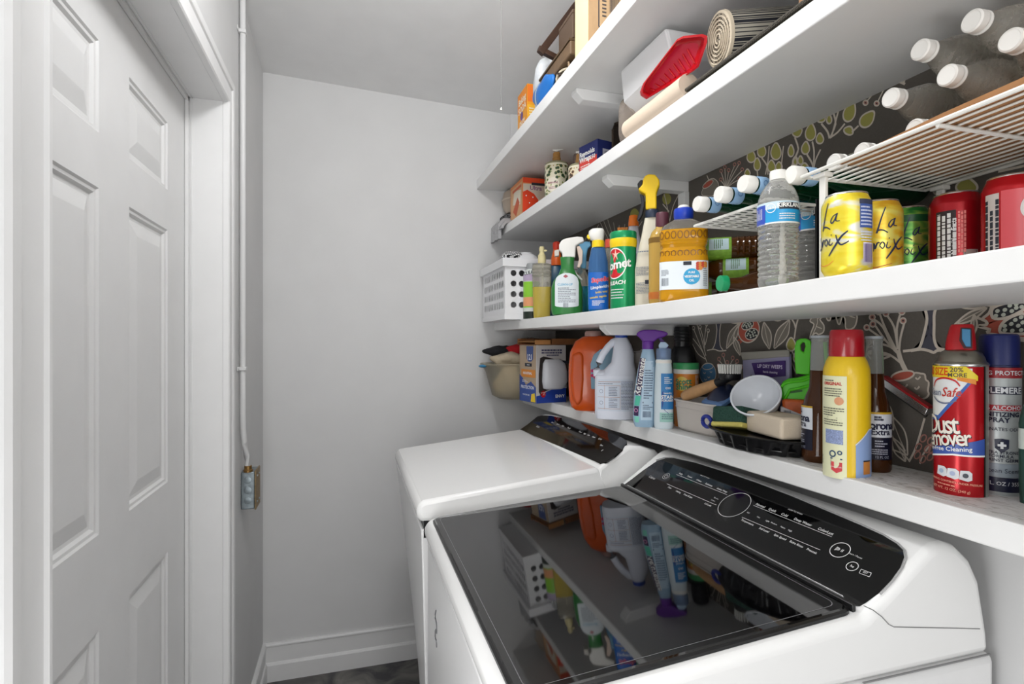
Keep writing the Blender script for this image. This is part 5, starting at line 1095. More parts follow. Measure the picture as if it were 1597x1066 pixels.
def bodywrap(t2, xc, v, rot, off, slant=0):
    c, s = math.cos(rot), math.sin(rot); V = []
    for x, y in t2[0]:
        x, y = x*c-y*s, x*s+y*c
        X = sp.w(xc)+x+slant*y; z = sp.h(v)+y; vv = CY-(z+sp.z-H)/sp.sz; hw = lerp([(543, 8.5), (550, 10), (565, 13), (590, 16), (620, 17.5), (650, 18), (660, 17)], vv); cx = lerp([(543, 1010.5), (565, 1010), (590, 1008), (620, 1006), (660, 1005)], vv)
        q = max(-1, min(1, (X-sp.w(cx))/(hw*sp.sx))); V.append((X, -(hw*sp.sx*.72)*(1-abs(q)**2.6)**(1/2.6)-off, z))
    return V, t2[1]
t.add('brand_panel', leanpatch(991, 999.5, 615, 558, 7, .0006), dk); t.add('mint_panel', leanpatch(989, 997, 631, 616, 2.5, .0006), M('#58c4a8', .4, name='mint')); t.add('dark_panel', leanpatch(988.3, 995.5, 647, 632, 1, .0007), dk); t.add('mint_foot', leanpatch(988, 996, 657, 648, 1, .0006), M('#7fd0bd', .4))
t.add('brand_lettering', bodywrap(text2d('Rejuvenate', 9.4*sp.sz/.72, .02, .15), 998.3, 587, R(81), .0011), k_white, smooth=False)
t.add('pale_panel', leanpatch(999.5, 1017, 653, 562, 4, .0004), M('#bcd4e6', .4, name='pale_panel')); t.add('fine_print', J(bodywrap(lines(13*sp.sx, 46*sp.sz, 12, 3), 1011, 598, 0, .0009, .04), bodywrap(rect2(16*sp.sx, 2.2*sp.sz), 1010, 626, 0, .0009), bodywrap(lines(15*sp.sx, 8*sp.sz, 3, 4), 1010, 633, 0, .0009), bodywrap(bar_code(13*sp.sx, 9*sp.sz), 1008.5, 644, 0, .0009)), M('#5b6c86', .6), smooth=False)
t.add('emblem', bodywrap(ring2(.0055, .0018), 991.8, 638.5, 0, .0012), M('#d48ab5', .4), smooth=False)

# slim white stain bottle
sp = oval_spot(1035, 669, 15, .8); t = T('stain_remover_bottle', 'slim white stain remover bottle with a clear cap and blue label', 'bottle', sp.loc, sp.rz)
t.add('body', ob(sp, [(13.5, None), (15, 664), (15.2, 655), (14.6, 610), (13.2, 575), (12.2, 566), (11.6, 560)], .8, 2.4), M('#dbe8ee', .3, name='cool_white')); t.add('shoulder_ring', ob(sp, [(12.2, 566), (12.8, 564), (12.4, 561)], .8, 2.4), k_wplast)
t.add('cap', ob(sp, [(10.8, 560.5), (11.6, 559), (11.8, 546), (11.2, 543)], .85, 2.3), M('#a9bfe0', .15, trans=.6, ior=1.15, name='clear_blue_cap')); t.add('sprayer', J(pp(sp, [(1028, 545), (1027, 538), (1030, 533), (1038, 533), (1043, 538), (1041, 541), (1037, 545)], .014), lathe(pf(sp, [(5, 558), (5, 545)]))), M('#b9d2ea', .35), bevel=.002)
rx, ry = 14.7*sp.sx, 14.7*sp.sx*.8
t.add('label', ovalwrap(rect2(.040, (636-581)*sp.sz, n=12), rx, ry, 2.4, .013, sp.h(609), .0012), M('#2a7fc0', .35, name='stain_blue')); t.add('shield', ovalwrap(poly2([(-.017, .018), (0, .034), (.019, .018), (.019, -.026), (0, -.042), (-.017, -.026)]), rx, ry, 2.4, .013, sp.h(620), .0016), M('#1d3f92', .35), smooth=False)
t.add('lettering', J(ovalwrap(text2d('STAIN', .0135, .03), rx, ry, 2.4, .012, sp.h(618), .002), ovalwrap(text2d('SCRUBBER', .0078, .03), rx, ry, 2.4, .012, sp.h(623), .002), ovalwrap(text2d('Laundry', .007, .02), rx, ry, 2.4, .012, sp.h(611.5), .002), ovalwrap(text2d('OXI', .008, .03), rx, ry, 2.4, .012, sp.h(604), .002), ovalwrap(sh2(lines(.022, .02, 4, 4), 0, 0), rx, ry, 2.4, .013, sp.h(592), .0016)), k_white, smooth=False); t.add('mint_foot', ovalwrap(rect2(.045, .026, n=12), rx, ry, 2.4, .012, sp.h(649), .0010), M('#a3d2c8', .4)); t.add('fine_print', ovalwrap(lines(.034, .016, 3, 9), rx, ry, 2.4, .012, sp.h(648), .0014), M('#5b7a86', .5), smooth=False)

# black bottle in the back corner, wipes tub
sp = Spot(1064, .945, z4); t = T('black_bottle', 'black bottle with a ribbed cap against the wallpaper behind the wipes tub', 'bottle', sp.loc, sp.rz)
t.add('body', ob(sp, [(20, None), (21, 640), (21, 560), (17, 545), (12, 538)], .7), k_black); t.add('cap', lathe(pf(sp, [(12.5, 540), (13, 536), (13, 512), (12, 509), (0, 509)])), M('#1a1a1c', .3)); t.add('cap_ribs', J(*[lathe(pf(sp, [(13, v+1.2), (13.6, v), (13, v-1.2)]), cap=False) for v in (516, 521, 526, 531)]), k_black)
sp = Spot(1070, .925, z4); t = T('wipes_tub', 'orange cleaning wipes tub with a white band and green lid', 'tub', sp.loc, sp.rz)
t.add('body', lathe(pf(sp, [(18.5, None), (19.5, 640), (19.5, 579)])), M('#e0862a', .4, name='citrus_wrap')); t.add('white_band', lathe(pf(sp, [(19.6, 582), (20, 581), (20, 575), (19.6, 574)])), k_wplast); t.add('lid', lathe(pf(sp, [(20, 575), (20.4, 574), (20.4, 567), (19.6, 565.5), (0, 565.5)])), M('#3fa060', .4, name='lid_green'))
r = 19.5*sp.sx+.0005
t.add('yellow_disc', wrap(disc2(11.5*sp.sx, n=24), r, -.35, sp.h(597)), M('#e8c85a', .4), smooth=False); t.add('lettering', J(wrap(text2d('Scott', 8.5*sp.sz/.7, .03), r+.0005, -.25, sp.h(594), .06), wrap(text2d('Shine', 8.5*sp.sz/.7, .03), r+.0005, -.22, sp.h(602), .06)), M('#3a8a66', .45), smooth=False); t.add('fine_print', wrap(lines(.012, .03, 8, 2), r+.0004, .95, sp.h(592)), k_white, smooth=False)

# frosted tub of brushes
zz = z4(1.22)
tx0, tx1, ty0, ty1 = .850, .972, 1.135, 1.325
t = T('plastic_tub', 'low frosted plastic tub holding the scrub brush', 'tub', ((tx0+tx1)/2, (ty0+ty1)/2, zz+.0005))
a_, b_ = (tx1-tx0)/2, (ty1-ty0)/2
fr2 = M('#ece5de', .3, trans=.35, ior=1.12, name='frosted_tub')
rings = [sring(a_-.012, b_-.012, 0, 5, 36), sring(a_-.006, b_-.006, .006, 5, 36), sring(a_, b_, .080, 5, 36), sring(a_-.002, b_-.002, .080, 5, 36), sring(a_-.009, b_-.009, .008, 5, 36)]
t.add('wall', loft(rings), fr2); t.add('rim', tube(sring(a_+.001, b_+.001, .080, 5, 40), .0028, 8, closed=True), fr2)
t.add('ridge', tube(sring(a_-.001, b_-.001, .062, 5, 40), .0012, 6, closed=True), fr2)
# scrub brush: wooden handle, black neck, round white bristle head
p0, p1, p2 = PX(1066, 618, .855), PX(1119, 597, .885), PX(1134, 590, .895)
t = T('scrub_brush', 'dish brush with a pale wooden handle and round white bristles lying over the tub', 'brush', tuple(p0))
v1, v2 = p1-p0, p2-p0
hd = v1.normalized()
t.add('handle', tube([-hd*.006, hd*.0, hd*.012, v1*.35, v1*.7, v1*.94, v1], [.004, .011, .0150, .0158, .0145, .0125, .010], 16), M('#b98f63', .5, noise=.1, nscale=60, name='beech_wood'))
t.add('neck', tube([v1*.98, v1+(v2-v1)*.5, v2+Vector((.004, -.004, .006))], [.011, .010, .012], 12), k_black)
hc = PX(1138, 583, .90)-p0
t.add('head', xf(lathe([(0, -.014), (.024, -.014), (.027, -.009), (.027, .0), (.024, .003), (0, .003)], 28), hc), k_black)
br = []
for ring_, cnt in ((.024, 26), (.016, 18), (.008, 9)):
    for q in range(cnt):
        a = 2*PI*q/cnt; d = Vector((math.cos(a)*ring_, math.sin(a)*ring_, 0)); br.append(tube([hc+d+Vector((0, 0, .002)), hc+d*1.12+Vector((0, 0, .024))], .0021, 5))
t.add('bristles', J(*br), M('#d9d9d4', .7, name='nylon'), smooth=True)['kind'] = 'stuff'
o = T('dark_pouch', 'dark blue and clear plastic pouch crammed in the frosted tub', 'pouch', (.91, 1.17, zz+.075)); o.add('pouch', ellp(.046, .058, .055, 26, 14, (0, 0, 0), .08, 41), M('#1f2740', .3, name='navy_film'), angle=180); o.add('blue_flap', loft([[(-.05, -.05, .0), (-.05, .03, .0), (-.05, .03, .012), (-.05, -.05, .012)], [(-.02, -.055, .02), (-.02, .03, .02), (-.02, .03, .03), (-.02, -.055, .03)]]), M('#5c7fb0', .4), bevel=.002)
o = T('clear_bag', 'crumpled clear plastic bag between the brush and the purple wipes pack', 'bag', (.93, 1.085, zz+.10)); o.add('film', ellp(.034, .045, .05, 26, 14, (0, 0, 0), .12, 42), M('#a8a5a6', .2, trans=.5, ior=1.15, name='crinkled_film'), angle=180)
# purple wipes pack against the wallpaper
d_ = Vector((1, 0, 0))
t = T('wipes_pack', 'clear topped bag with a purple label standing against the wallpaper', 'bag', tuple(PX(1190, 640, .962)))
b0 = Vector(t.o.location)
def wq(us, x, th): return xf(slab([PX(u, v, x) for u, v in us], (th, 0, 0)), -b0)
t.add('pouch', wq([(1157, 558), (1229, 551), (1232, 640), (1160, 645)], .957, .012), M('#9b97b8', .3, trans=.2, name='lilac_film'), bevel=.004)
t.add('clear_top', wq([(1154, 549), (1228, 545), (1229, 556), (1157, 562)], .955, .008), M('#b9b5ab', .25, trans=.4, ior=1.1), bevel=.003)
t.add('purple_label', wq([(1172, 566), (1224, 562), (1224, 586), (1179, 590)], .9545, .002), M('#3b1f66', .4, name='violet_label'), smooth=False)
t.add('lettering', J(*[xf(onplane(text2d(s, z_, .02), PX(u, v, .954), (0, -1, 0), (0, 0, 1)), -b0) for s, u, v, z_ in (('LIP DRY WEEPS', 1200, 571.5, .012), ('hands cleansing', 1201, 580, .0075))]), M('#d8cfe8', .5), smooth=False)

# fluted black tray and what lies on it
cxT, cyT = .872, .998
zz = z4(cyT)
t = T('cookie_tray', 'oval black plastic tray with fluted sides at the shelf edge', 'tray', (cxT, cyT, zz+.0005))
def flute(rx, ry, z, amp, n=144, m=18):
    return [(math.cos(2*PI*i/n)*(rx+amp*math.copysign(abs(math.cos(m*PI*2*i/n))**.6, math.cos(m*PI*2*i/n))), math.sin(2*PI*i/n)*(ry+amp*math.copysign(abs(math.cos(m*PI*2*i/n))**.6, math.cos(m*PI*2*i/n))), z) for i in range(n)]
blk = M('#131315', .25, name='black_tray'); 
t.add('fluted_side', loft([flute(.060, .105, 0, .003), flute(.066, .112, .003, .0045), flute(.076, .128, .030, .0045), flute(.080, .133, .034, .0)]), blk)
def oring(rx, ry, z, n=60): return [(rx*math.cos(2*PI*i/n), ry*math.sin(2*PI*i/n), z) for i in range(n)]
t.add('rim', loft([oring(.078, .131, .033), oring(.089, .146, .0335), oring(.091, .148, .036), oring(.088, .145, .038), oring(.079, .132, .037), oring(.078, .131, .033)], False), blk)
t.add('floor', loft([oring(.070, .120, .012), oring(.070, .120, .014)]), blk)
zt_ = zz+.036
# white foam bar
q = [PZ(u, v, zt_) for u, v in ((1165, 684), (1246, 683))]
t = T('melamine_sponge', 'pale cream rectangular sponge block lying on the black tray', 'sponge', (.868, .945, zz+.038), R(-8))
t.add('block', box(-.036, .034, -.060, .064, 0, .045), M('#dccdb8', .85, bump=.15, bscale=300, name='cream_sponge'), bevel=.006, seg=3)
t = T('scrub_pad', 'green scouring pad on a yellow sponge leaning on the black tray', 'sponge', (.846, 1.052, zz+.034), R(12)); t.o.rotation_euler = (R(-6), R(12), R(12))
t.add('pad', box(-.036, .036, -.042, .040, .012, .050), M('#2c4f44', .95, noise=.3, nscale=300, bump=.8, bscale=260, name='green_scourer'), bevel=.006); t.add('sponge', box(-.037, .035, -.043, .041, .002, .0138), M('#cfc36a', .9, bump=.4, bscale=200, name='yellow_sponge'), bevel=.004)
t = T('scissors', 'blue plastic ring handle of scissors lying on the tray rim', 'scissors', tuple(PX(1099, 657, .812)))
t.add('ring_handle', tube([(.006+.0, .0165*math.cos(2*PI*k/20), .0125*math.sin(2*PI*k/20)) for k in range(20)], .0048, 10, closed=True), M('#1f2f92', .35, name='cobalt_plastic')); t.add('shank', tube([(.006, -.014, -.004), (.016, -.032, -.010), (.02, -.042, -.014)], [.005, .0045, .003], 8), M('#1b2560', .4)); t.add('blade', tube([(.018, -.038, -.012), (.03, -.07, -.018)], [.003, .001], 6), k_alu)
# white bowl tilted on the sponge
c = PX(1181, 622, .872); t = T('plastic_bowl', 'white plastic bowl tilted towards the room, resting on the cream sponge', 'bowl', tuple(c))
nrm = Vector((-.66, -.42, .62)).normalized(); t.o.rotation_mode = 'QUATERNION'; t.o.rotation_quaternion = Vector((0, 0, 1)).rotation_difference(nrm)
wb = M('#dfe3ea', .2, coat=.3, name='glossy_white')
t.add('shell', lathe([(0, -.047), (.020, -.047), (.024, -.043), (.040, -.024), (.0495, .0), (.0515, .014), (.053, .016), (.0525, .018), (.0500, .0165), (.048, .002), (.038, -.021), (.022, -.039), (0, -.042)], 44), wb, angle=50); t.add('rim_bead', lathe([(.0515, .0125), (.0542, .0145), (.054, .0175), (.0515, .0185)], 44, cap=False), wb)
# green dust brush: loop handle and wedge head
gb = M('#52c41e', .35, name='lime_plastic')
sp = Spot(1242, .945, z4); t = T('hand_brush', 'lime green plastic hand brush with a looped handle standing behind the bottle', 'brush', sp.loc, sp.rz)
hd_ = [(1241, 582), (1239.5, 560), (1239.5, 540), (1242, 531), (1248, 527.5), (1257, 527.5), (1264, 531), (1266, 540), (1264, 560), (1262.5, 584)]
inn = [(1249.5, 546), (1248.5, 538), (1251.5, 533.5), (1255, 534), (1256, 540), (1253.5, 549)]
def holed(outer, inner, th, y=0):
    no, ni = len(outer), len(inner); V = []
    for yy_ in (y-th/2, y+th/2): V += [(sp.w(u), yy_, sp.h(v)) for u, v in outer]+[(sp.w(u), yy_, sp.h(v)) for u, v in inner]
    bm = bmesh.new(); vs = [bm.verts.new(v) for v in V]; tot = no+ni
    for s_ in (0, tot):
        es = [bm.edges.new((vs[s_+i], vs[s_+(i+1) % no])) for i in range(no)]+[bm.edges.new((vs[s_+no+i], vs[s_+no+(i+1) % ni])) for i in range(ni)]
        bmesh.ops.triangle_fill(bm, edges=es, use_beauty=True)
    for i in range(no): bm.faces.new((vs[i], vs[(i+1) % no], vs[tot+(i+1) % no], vs[tot+i]))
    for i in range(ni): bm.faces.new((vs[no+i], vs[no+(i+1) % ni], vs[tot+no+(i+1) % ni], vs[tot+no+i]))
    bm.verts.index_update(); out = ([tuple(v.co) for v in bm.verts], [tuple(v.index for v in f.verts) for f in bm.faces]); bm.free(); return out
t.add('handle', holed(hd_, inn, .016), gb, bevel=.004, seg=3)
t.add('head', pp(sp, [(1216, 606), (1219, 596), (1229, 590), (1244, 588), (1270, 580), (1270, 600), (1258, 625), (1224, 630), (1219, 620)], .03, -.01), gb, bevel=.006, seg=3)
t.add('ridge', J(tube([(sp.w(u), -.028, sp.h(v)) for u, v in ((1219, 602), (1224, 597), (1236, 594), (1252, 592), (1268, 586))], .003, 8), tube([(sp.w(u), -.028, sp.h(v)) for u, v in ((1222, 625), (1232, 607), (1248, 603), (1268, 597))], .003, 8)), gb); t.add('slot', pp(sp, [(1228, 610), (1232, 607.5), (1251, 606), (1251, 608.5), (1232, 612)], .004, -.0255), M('#1f5c12', .5), smooth=False)
sp = Spot(1243, .93, z4); t = T('snack_bag', 'orange and white crumpled packet under the lime brush', 'packet', sp.loc, sp.rz); t.add('packet', pp(sp, [(1219, 622), (1262, 622), (1262, 660), (1222, 652)], .03), M('#c9602c', .4, noise=.2, nscale=60, name='orange_film'), bevel=.006); t.add('white_corner', pp(sp, [(1217, 633), (1228, 636), (1262, 648), (1262, 660), (1217, 655)], .034), M('#d6d6da', .4), bevel=.004); t.add('bar_code', xf(([(x, -.0178, y) for x, y in bar_code(.014, .008)[0]], bar_code(.014, .008)[1]), Vector((sp.w(1228), 0, sp.h(642)))), k_ink, smooth=False)

# two clear beer bottles with amber beer up to the neck
def beer(label, sp, hw, vt, turn, vliq):
    vb = CY-(sp.z-H)/sp.sz; k = hw/29.0
    def v(q): return vb-(725-q)*(vb-vt)/(725-523.0)
    def P(lst): return [(a*k*sp.sx, 0 if b is None else max(0, sp.h(v(b)))) for a, b in lst]
    t = T('beer_bottle', label, 'beer bottle', sp.loc, sp.rz, 'beer bottles on the lowest shelf')
    bg = M('#5c3418', .05, trans=.5, ior=1.35, name='amber_beer'); cg = M('#d6dad6', .04, trans=.72, ior=1.3, name='clear_neck')
    t.add('bottle', lathe(P([(26, None), (29, 720), (29.3, 712), (29.3, 650), (28.6, 640), (24, 622), (17.5, 606), (16.6, 592), (16, 579)]), 32), bg); t.add('neck', lathe(P([(16, 578.8), (15.6, 560), (14.6, 545), (13.6, 533), (14.6, 531.5), (14.6, 527.5), (13.4, 526.5)]), 28), cg)
    t.add('mouth', lathe(P([(13.4, 527), (15.4, 526.8), (15.8, 525), (15.4, 523), (11, 522.6)]), 28), M('#c9d0d6', .15, trans=.3, name='bottle_lip'))
    r = 29.3*k*sp.sx+.0006
    dkn = M('#15172c', .35, name='midnight_label')
    t.add('white_label', cyl_patch(r, turn-1.0, turn+1.0, sp.h(v(672)), sp.h(v(638)), 24), M('#d9dee6', .35, name='beer_label')); t.add('navy_label', cyl_patch(r, turn-1.0, turn+1.0, sp.h(v(705)), sp.h(v(672)), 24), dkn); t.add('gold_edge', cyl_patch(r+.0001, turn-1.0, turn+1.0, sp.h(v(638)), sp.h(v(635)), 24), M('#c8a02a', .35))
    s = sp.sz*(vb-vt)/(725-523.0)
    t.add('lettering', J(wrap(text2d('Corona', 11*s/.7, .035, sp=.9), r+.0006, turn, sp.h(v(655))), wrap(text2d('Extra', 8.5*s/.7, .025), r+.0006, turn+.12, sp.h(v(664.5))), wrap(sh2(lines(12*s, 7*s, 2, 3, .8), 0, 0), r+.0006, turn, sp.h(v(644)))), M('#1b1e3c', .4), smooth=False)
    t.add('fine_print', J(wrap(sh2(lines(17*s, 11*s, 3, 4), 0, 0), r+.0006, turn+.15, sp.h(v(681))), wrap(sh2(lines(25*s, 9*s, 3, 5), 0, 0), r+.0006, turn, sp.h(v(693))), wrap(text2d('12 FL OZ', 3.4*s/.7), r+.0006, turn+.2, sp.h(v(701)))), M('#b9bccb', .5), smooth=False)
beer('amber beer bottle beside the black tray, label turned to the left', spot_front(1279, 723, 27, z4), 29, 523, -1.40, 579)
beer('amber beer bottle with its white and navy label showing, behind the yellow can', spot_front(1363.5, 737, 26, z4), 27.5, 524, .25, 579)

# yellow aerosol with red cap
sp = spot_front(1320, 744, 38, z4); t = T('aerosol_can', 'tall yellow aerosol can with a red cap and pale instruction panel', 'aerosol can', sp.loc, sp.rz)
yel = M('#e9c320', .3, coat=.2, name='yellow_can')
t.add('body', lathe(pf(sp, [(36, None), (38.2, 741), (38.2, 738), (38, 735), (38, 592), (37, 575), (33, 563), (28.5, 555.5)]), 40), yel); t.add('cap', lathe(pf(sp, [(27.5, 556), (28.6, 554), (28, 530), (27, 517), (25, 514), (0, 513.5)]), 36), M('#a3121f', .25, coat=.3, name='crimson_cap')); t.add('bottom_ring', lathe(pf(sp, [(36, 745), (38.6, 743.5), (38.6, 741), (38, 740)]), 40, cap=False), k_alu)
r = 38*sp.sx+.0005
t.add('pale_panel', cyl_patch(r, -1.35, .02, sp.h(741), sp.h(585), 20), M('#e3e3bd', .4, name='instruction_panel'))
t.add('fine_print', J(*[wrap(sh2(lines(w_, h_, n_, q), 0, 0), r+.0006, -.62, sp.h(v)) for w_, h_, n_, q, v in ((.034, .016, 4, 1, 610), (.040, .016, 4, 2, 640), (.036, .012, 3, 3, 656), (.030, .004, 1, 4, 592))], wrap(rect2(.020, .0007), r+.0006, -.62, sp.h(649)), wrap(bar_code(.016, .024), r+.0006, -.95, sp.h(716), PI/2)), M('#6b6a5a', .6), smooth=False)
t.add('heading', wrap(text2d('ORIGINAL', 4.6*sp.sz/.7, .03), r+.0006, -.63, sp.h(597)), k_red, smooth=False); t.add('roundel', wrap(disc2(.0075, ry=.007), r+.0006, -.30, sp.h(623)), M('#d99a72', .5), smooth=False)
t.add('speckled_box', wrap(rect2(.032, .0245, n=8), r+.0005, -.55, sp.h(678)), M('#8d9bc0', .5, noise=.45, nscale=600, name='speckled_blue'), smooth=False)
t.add('badges', J(wrap(sh2(ring2(.006, .0022), -.006, 0), r+.0008, -.42, sp.h(704)), wrap(sh2(ring2(.004, .002), .006, .003), r+.0008, -.42, sp.h(704)), wrap(rect2(.02, .002, 0, -.008), r+.0008, -.42, sp.h(704))), M('#2c4a6a', .5), smooth=False); t.add('red_shield', wrap(poly2([(-.009, .009), (.009, .009), (.009, -.005), (0, -.010), (-.009, -.005)]), r+.0008, -.40, sp.h(724)), M('#d0444a', .45), smooth=False); t.add('shield_lettering', wrap(text2d('MADE IN USA', .0028), r+.0012, -.40, sp.h(723.5)), k_white, smooth=False)
def wedge(f): return (sp.h(741), sp.h(741)+(.02+.045*f**.7))
t.add('blue_swoosh', cyl_patch(r, .38, 1.5, 0, 0, 14, lambda f: (sp.h(741), sp.h(689)+(.026*min(1, f*1.6)))), M('#8fa9d6', .35, name='periwinkle')); t.add('white_edge', cyl_patch(r+.0002, .36, 1.5, 0, 0, 14, lambda f: (sp.h(689)+(.026*min(1, f*1.6)), sp.h(689)+.0022+(.026*min(1, f*1.6)))), M('#dfe6f0', .35)); t.add('picture', cyl_patch(r+.0004, .72, 1.15, sp.h(732), sp.h(712), 6), M('#c8823a', .5)); t.add('picture_bar', cyl_patch(r+.0005, .72, 1.15, sp.h(713), sp.h(711), 6), k_ink)

# squeegee leaning across the wall
pA, pB = PX(1377, 592, .972), PX(1449, 641, .955)
t = T('squeegee', 'red and silver window squeegee leaning against the wallpaper', 'squeegee', tuple(pA)); dv = pB-pA
s_ = dv.normalized(); up = Vector((0, 0, 1)); nr = Vector((1, 0, 0)); wv = s_.cross(nr).normalized()
if wv.z < 0: wv = -wv
def bar(o1, o2, x0, x1): return loft([[p+wv*o1+nr*x0, p+wv*o2+nr*x0, p+wv*o2+nr*x1, p+wv*o1+nr*x1] for p in (Vector(), dv)])
t.add('rubber_blade', bar(-.012, -.007, -.002, .002), M('#2c2a28', .5)); t.add('channel', bar(-.008, .005, -.006, .006), k_alu, bevel=.001); t.add('clamp', bar(.005, .0095, -.007, .007), M('#9d1f24', .35, name='dark_red_plastic'), bevel=.001)

# red duster can
sp = spot_front(1498, 774, 42, z4); t = T('duster_can', 'red air duster can with a yellow bonus banner and red nozzle', 'aerosol can', sp.loc, sp.rz)
cr_ = M('#b3121c', .22, .3, name='duster_red')
t.add('body', lathe(pf(sp, [(42, None), (43.5, 767), (43.5, 569), (42.5, 566)]), 44), cr_); t.add('seam_stripe', cyl_patch(43.5*sp.sx+.0004, 1.02, 1.35, sp.h(766), sp.h(569), 5), M('#a7aaa4', .3, .6)); t.add('seam_line', cyl_patch(43.5*sp.sx+.0005, .93, 1.02, sp.h(766), sp.h(569), 3), M('#1d1c1b', .4))
t.add('shoulder', lathe(pf(sp, [(43.8, 569), (44, 566.5), (42.5, 564.5), (40, 563), (38, 557), (34, 550), (27, 546.5), (24, 545)]), 44), M('#8f8b80', .3, .85, name='brushed_tin')); t.add('rim', lathe(pf(sp, [(43.6, 570.5), (44.6, 569), (44.6, 567), (43.4, 566)]), 44, cap=False), k_alu)
t.add('nozzle', ob(sp, [(24.5, 545.5, 1498), (24, 535, 1498), (22, 522, 1499), (19, 509, 1500), (17, 505.5, 1500.5)], .9, 3), M('#b3141c', .35, name='red_nozzle'), smooth=True, bevel=.001)
t.add('trigger', pp(sp, [(1500, 513), (1513, 514), (1513.5, 540), (1506, 540), (1500, 529)], .006, -.0335), M('#3f7fa8', .35, name='blue_trigger'), bevel=.001); t.add('trigger_recess', pp(sp, [(1498, 511), (1515, 512), (1516, 543), (1503, 543), (1496, 531)], .004, -.0315), M('#3c0a0e', .5), smooth=False)
r = 43.5*sp.sx+.0005
t.add('white_field', cyl_patch(r, -1.5, .42, 0, 0, 30, lambda f: (sp.h(648-62*max(0, (f-.30)/.70)**1.1), sp.h(573))), M('#e4e6e6', .3, name='white_field'))
t.add('blue_swoosh', cyl_patch(r+.0002, -1.5, .45, 0, 0, 30, lambda f: (sp.h(655-64*max(0, (f-.30)/.70)**1.1), sp.h(647-63*max(0, (f-.30)/.70)**1.1))), M('#3f66b0', .3))
t.add('banner', cyl_patch(r+.0006, -1.5, .62, 0, 0, 24, lambda f: (sp.h(588+6*max(0, f-.45)), sp.h(570+14*max(0, f-.80)/.2))), M('#e8cf2c', .3, name='banner_yellow')); t.add('banner_fold', cyl_patch(r+.0007, -.12, .55, 0, 0, 8, lambda f: (sp.h(591+6*f), sp.h(586+3*f))), M('#e08a2a', .35))
t.add('banner_lettering', wrap(text2d('BONUS SIZE', 11.5*sp.sz/.7, .02, 0, 'RIGHT'), r+.0011, -.44, sp.h(579), 0, .72), M('#d84a14', .4), smooth=False); t.add('more_lettering', J(wrap(text2d('20%', 7*sp.sz/.7, .015), r+.0011, -.14, sp.h(575.5)), wrap(text2d('MORE', 6.2*sp.sz/.7, .015), r+.0011, -.12, sp.h(583.5))), M('#54463a', .4), smooth=False)
t.add('arc', wrap(brush([(-.026, .0), (-.018, .012), (.0, .017), (.014, .013), (.022, .002)], .0026, r, 0, 0) and ([(x, y) for x, y in []], []), r, 0, 0) if False else brush([(-.040, .0), (-.034, .010), (-.020, .0145), (-.006, .011), (.000, .003)], .0028, r+.0009, -.02, sp.h(603)), k_red, smooth=False)
t.add('brand_lettering', wrap(text2d('Safe', 14*sp.sz/.7, .012, .25, 'RIGHT'), r+.0009, .02, sp.h(610.5), 0, .8), M('#c0392f', .4), smooth=False); t.add('brand_start', J(wrap(text2d('Clean', 10.5*sp.sz/.7, .008, .2, 'RIGHT'), r+.0009, -.74, sp.h(611.5), 0, .8), brush([(-.040, -.003), (-.030, -.010), (-.018, -.012), (-.004, -.007)], .0022, r+.0009, -.02, sp.h(615))), M('#6b7590', .4), smooth=False)
t.add('blue_band', cyl_patch(r+.0003, -1.5, .95, 0, 0, 28, lambda f: (sp.h(711-8*min(1, f*2.0)), sp.h(700-22*f))), M('#3d58a6', .3, name='band_blue')); t.add('band_edge', cyl_patch(r+.0005, -1.5, .95, 0, 0, 28, lambda f: (sp.h(713.5-8*min(1, f*2.0)), sp.h(711-8*min(1, f*2.0)))), k_white)
for off, m_, d in ((.0009, k_ink, .0012), (.0013, M('#ece6da', .35, name='cream_print'), 0)):
    t.add('title_shadow' if d else 'title_lettering', J(wrap(text2d('Dust', 30*sp.sz/.72, .012, 0, 'RIGHT', .82), r+off, -.05+d/r, sp.h(659)-d, .09, .72), wrap(text2d('Remover', 25*sp.sz/.72, .012, 0, 'RIGHT', .82), r+off, .36+d/r, sp.h(677.5)-d, .12, .72)), m_, smooth=False)
t.add('lettering', wrap(text2d('Residue-Free Cleaning', 6.6*sp.sz/.7, .012, 0, 'RIGHT'), r+.0008, .40, sp.h(694.5), .075), k_white, smooth=False)
for a, c_ in ((-.72, '#9fb3cc'), (-.28, '#a8b2d0'), (.17, '#c9cdd2')): t.add('picture', wrap(poly2([(-.0075, -.006), (-.006, .007), (.004, .0075), (.008, .004), (.008, -.006), (.003, -.0085)]), r+.0007, a, sp.h(733+(a+.3)*3)), M('#d9dbdf', .4), smooth=False); t.add('picture_detail', wrap(disc2(.0035), r+.0010, a, sp.h(733+(a+.3)*3)), M(c_ if a < .1 else '#4a4f58', .4), smooth=False)
t.add('warning_lettering', J(wrap(text2d('WARNING: CONTENTS UNDER PRESSURE', .0040, .02), r+.0007, -.28, sp.h(746.5)-.000, -.05), wrap(lines(.040, .0022, 1, 4, .8), r+.0007, -.33, sp.h(752), -.05), wrap(text2d('NET WT. 12 OZ. (340 g)', .0052, .02), r+.0007, -.45, sp.h(758), -.05)), M('#eda58c', .4), smooth=False)

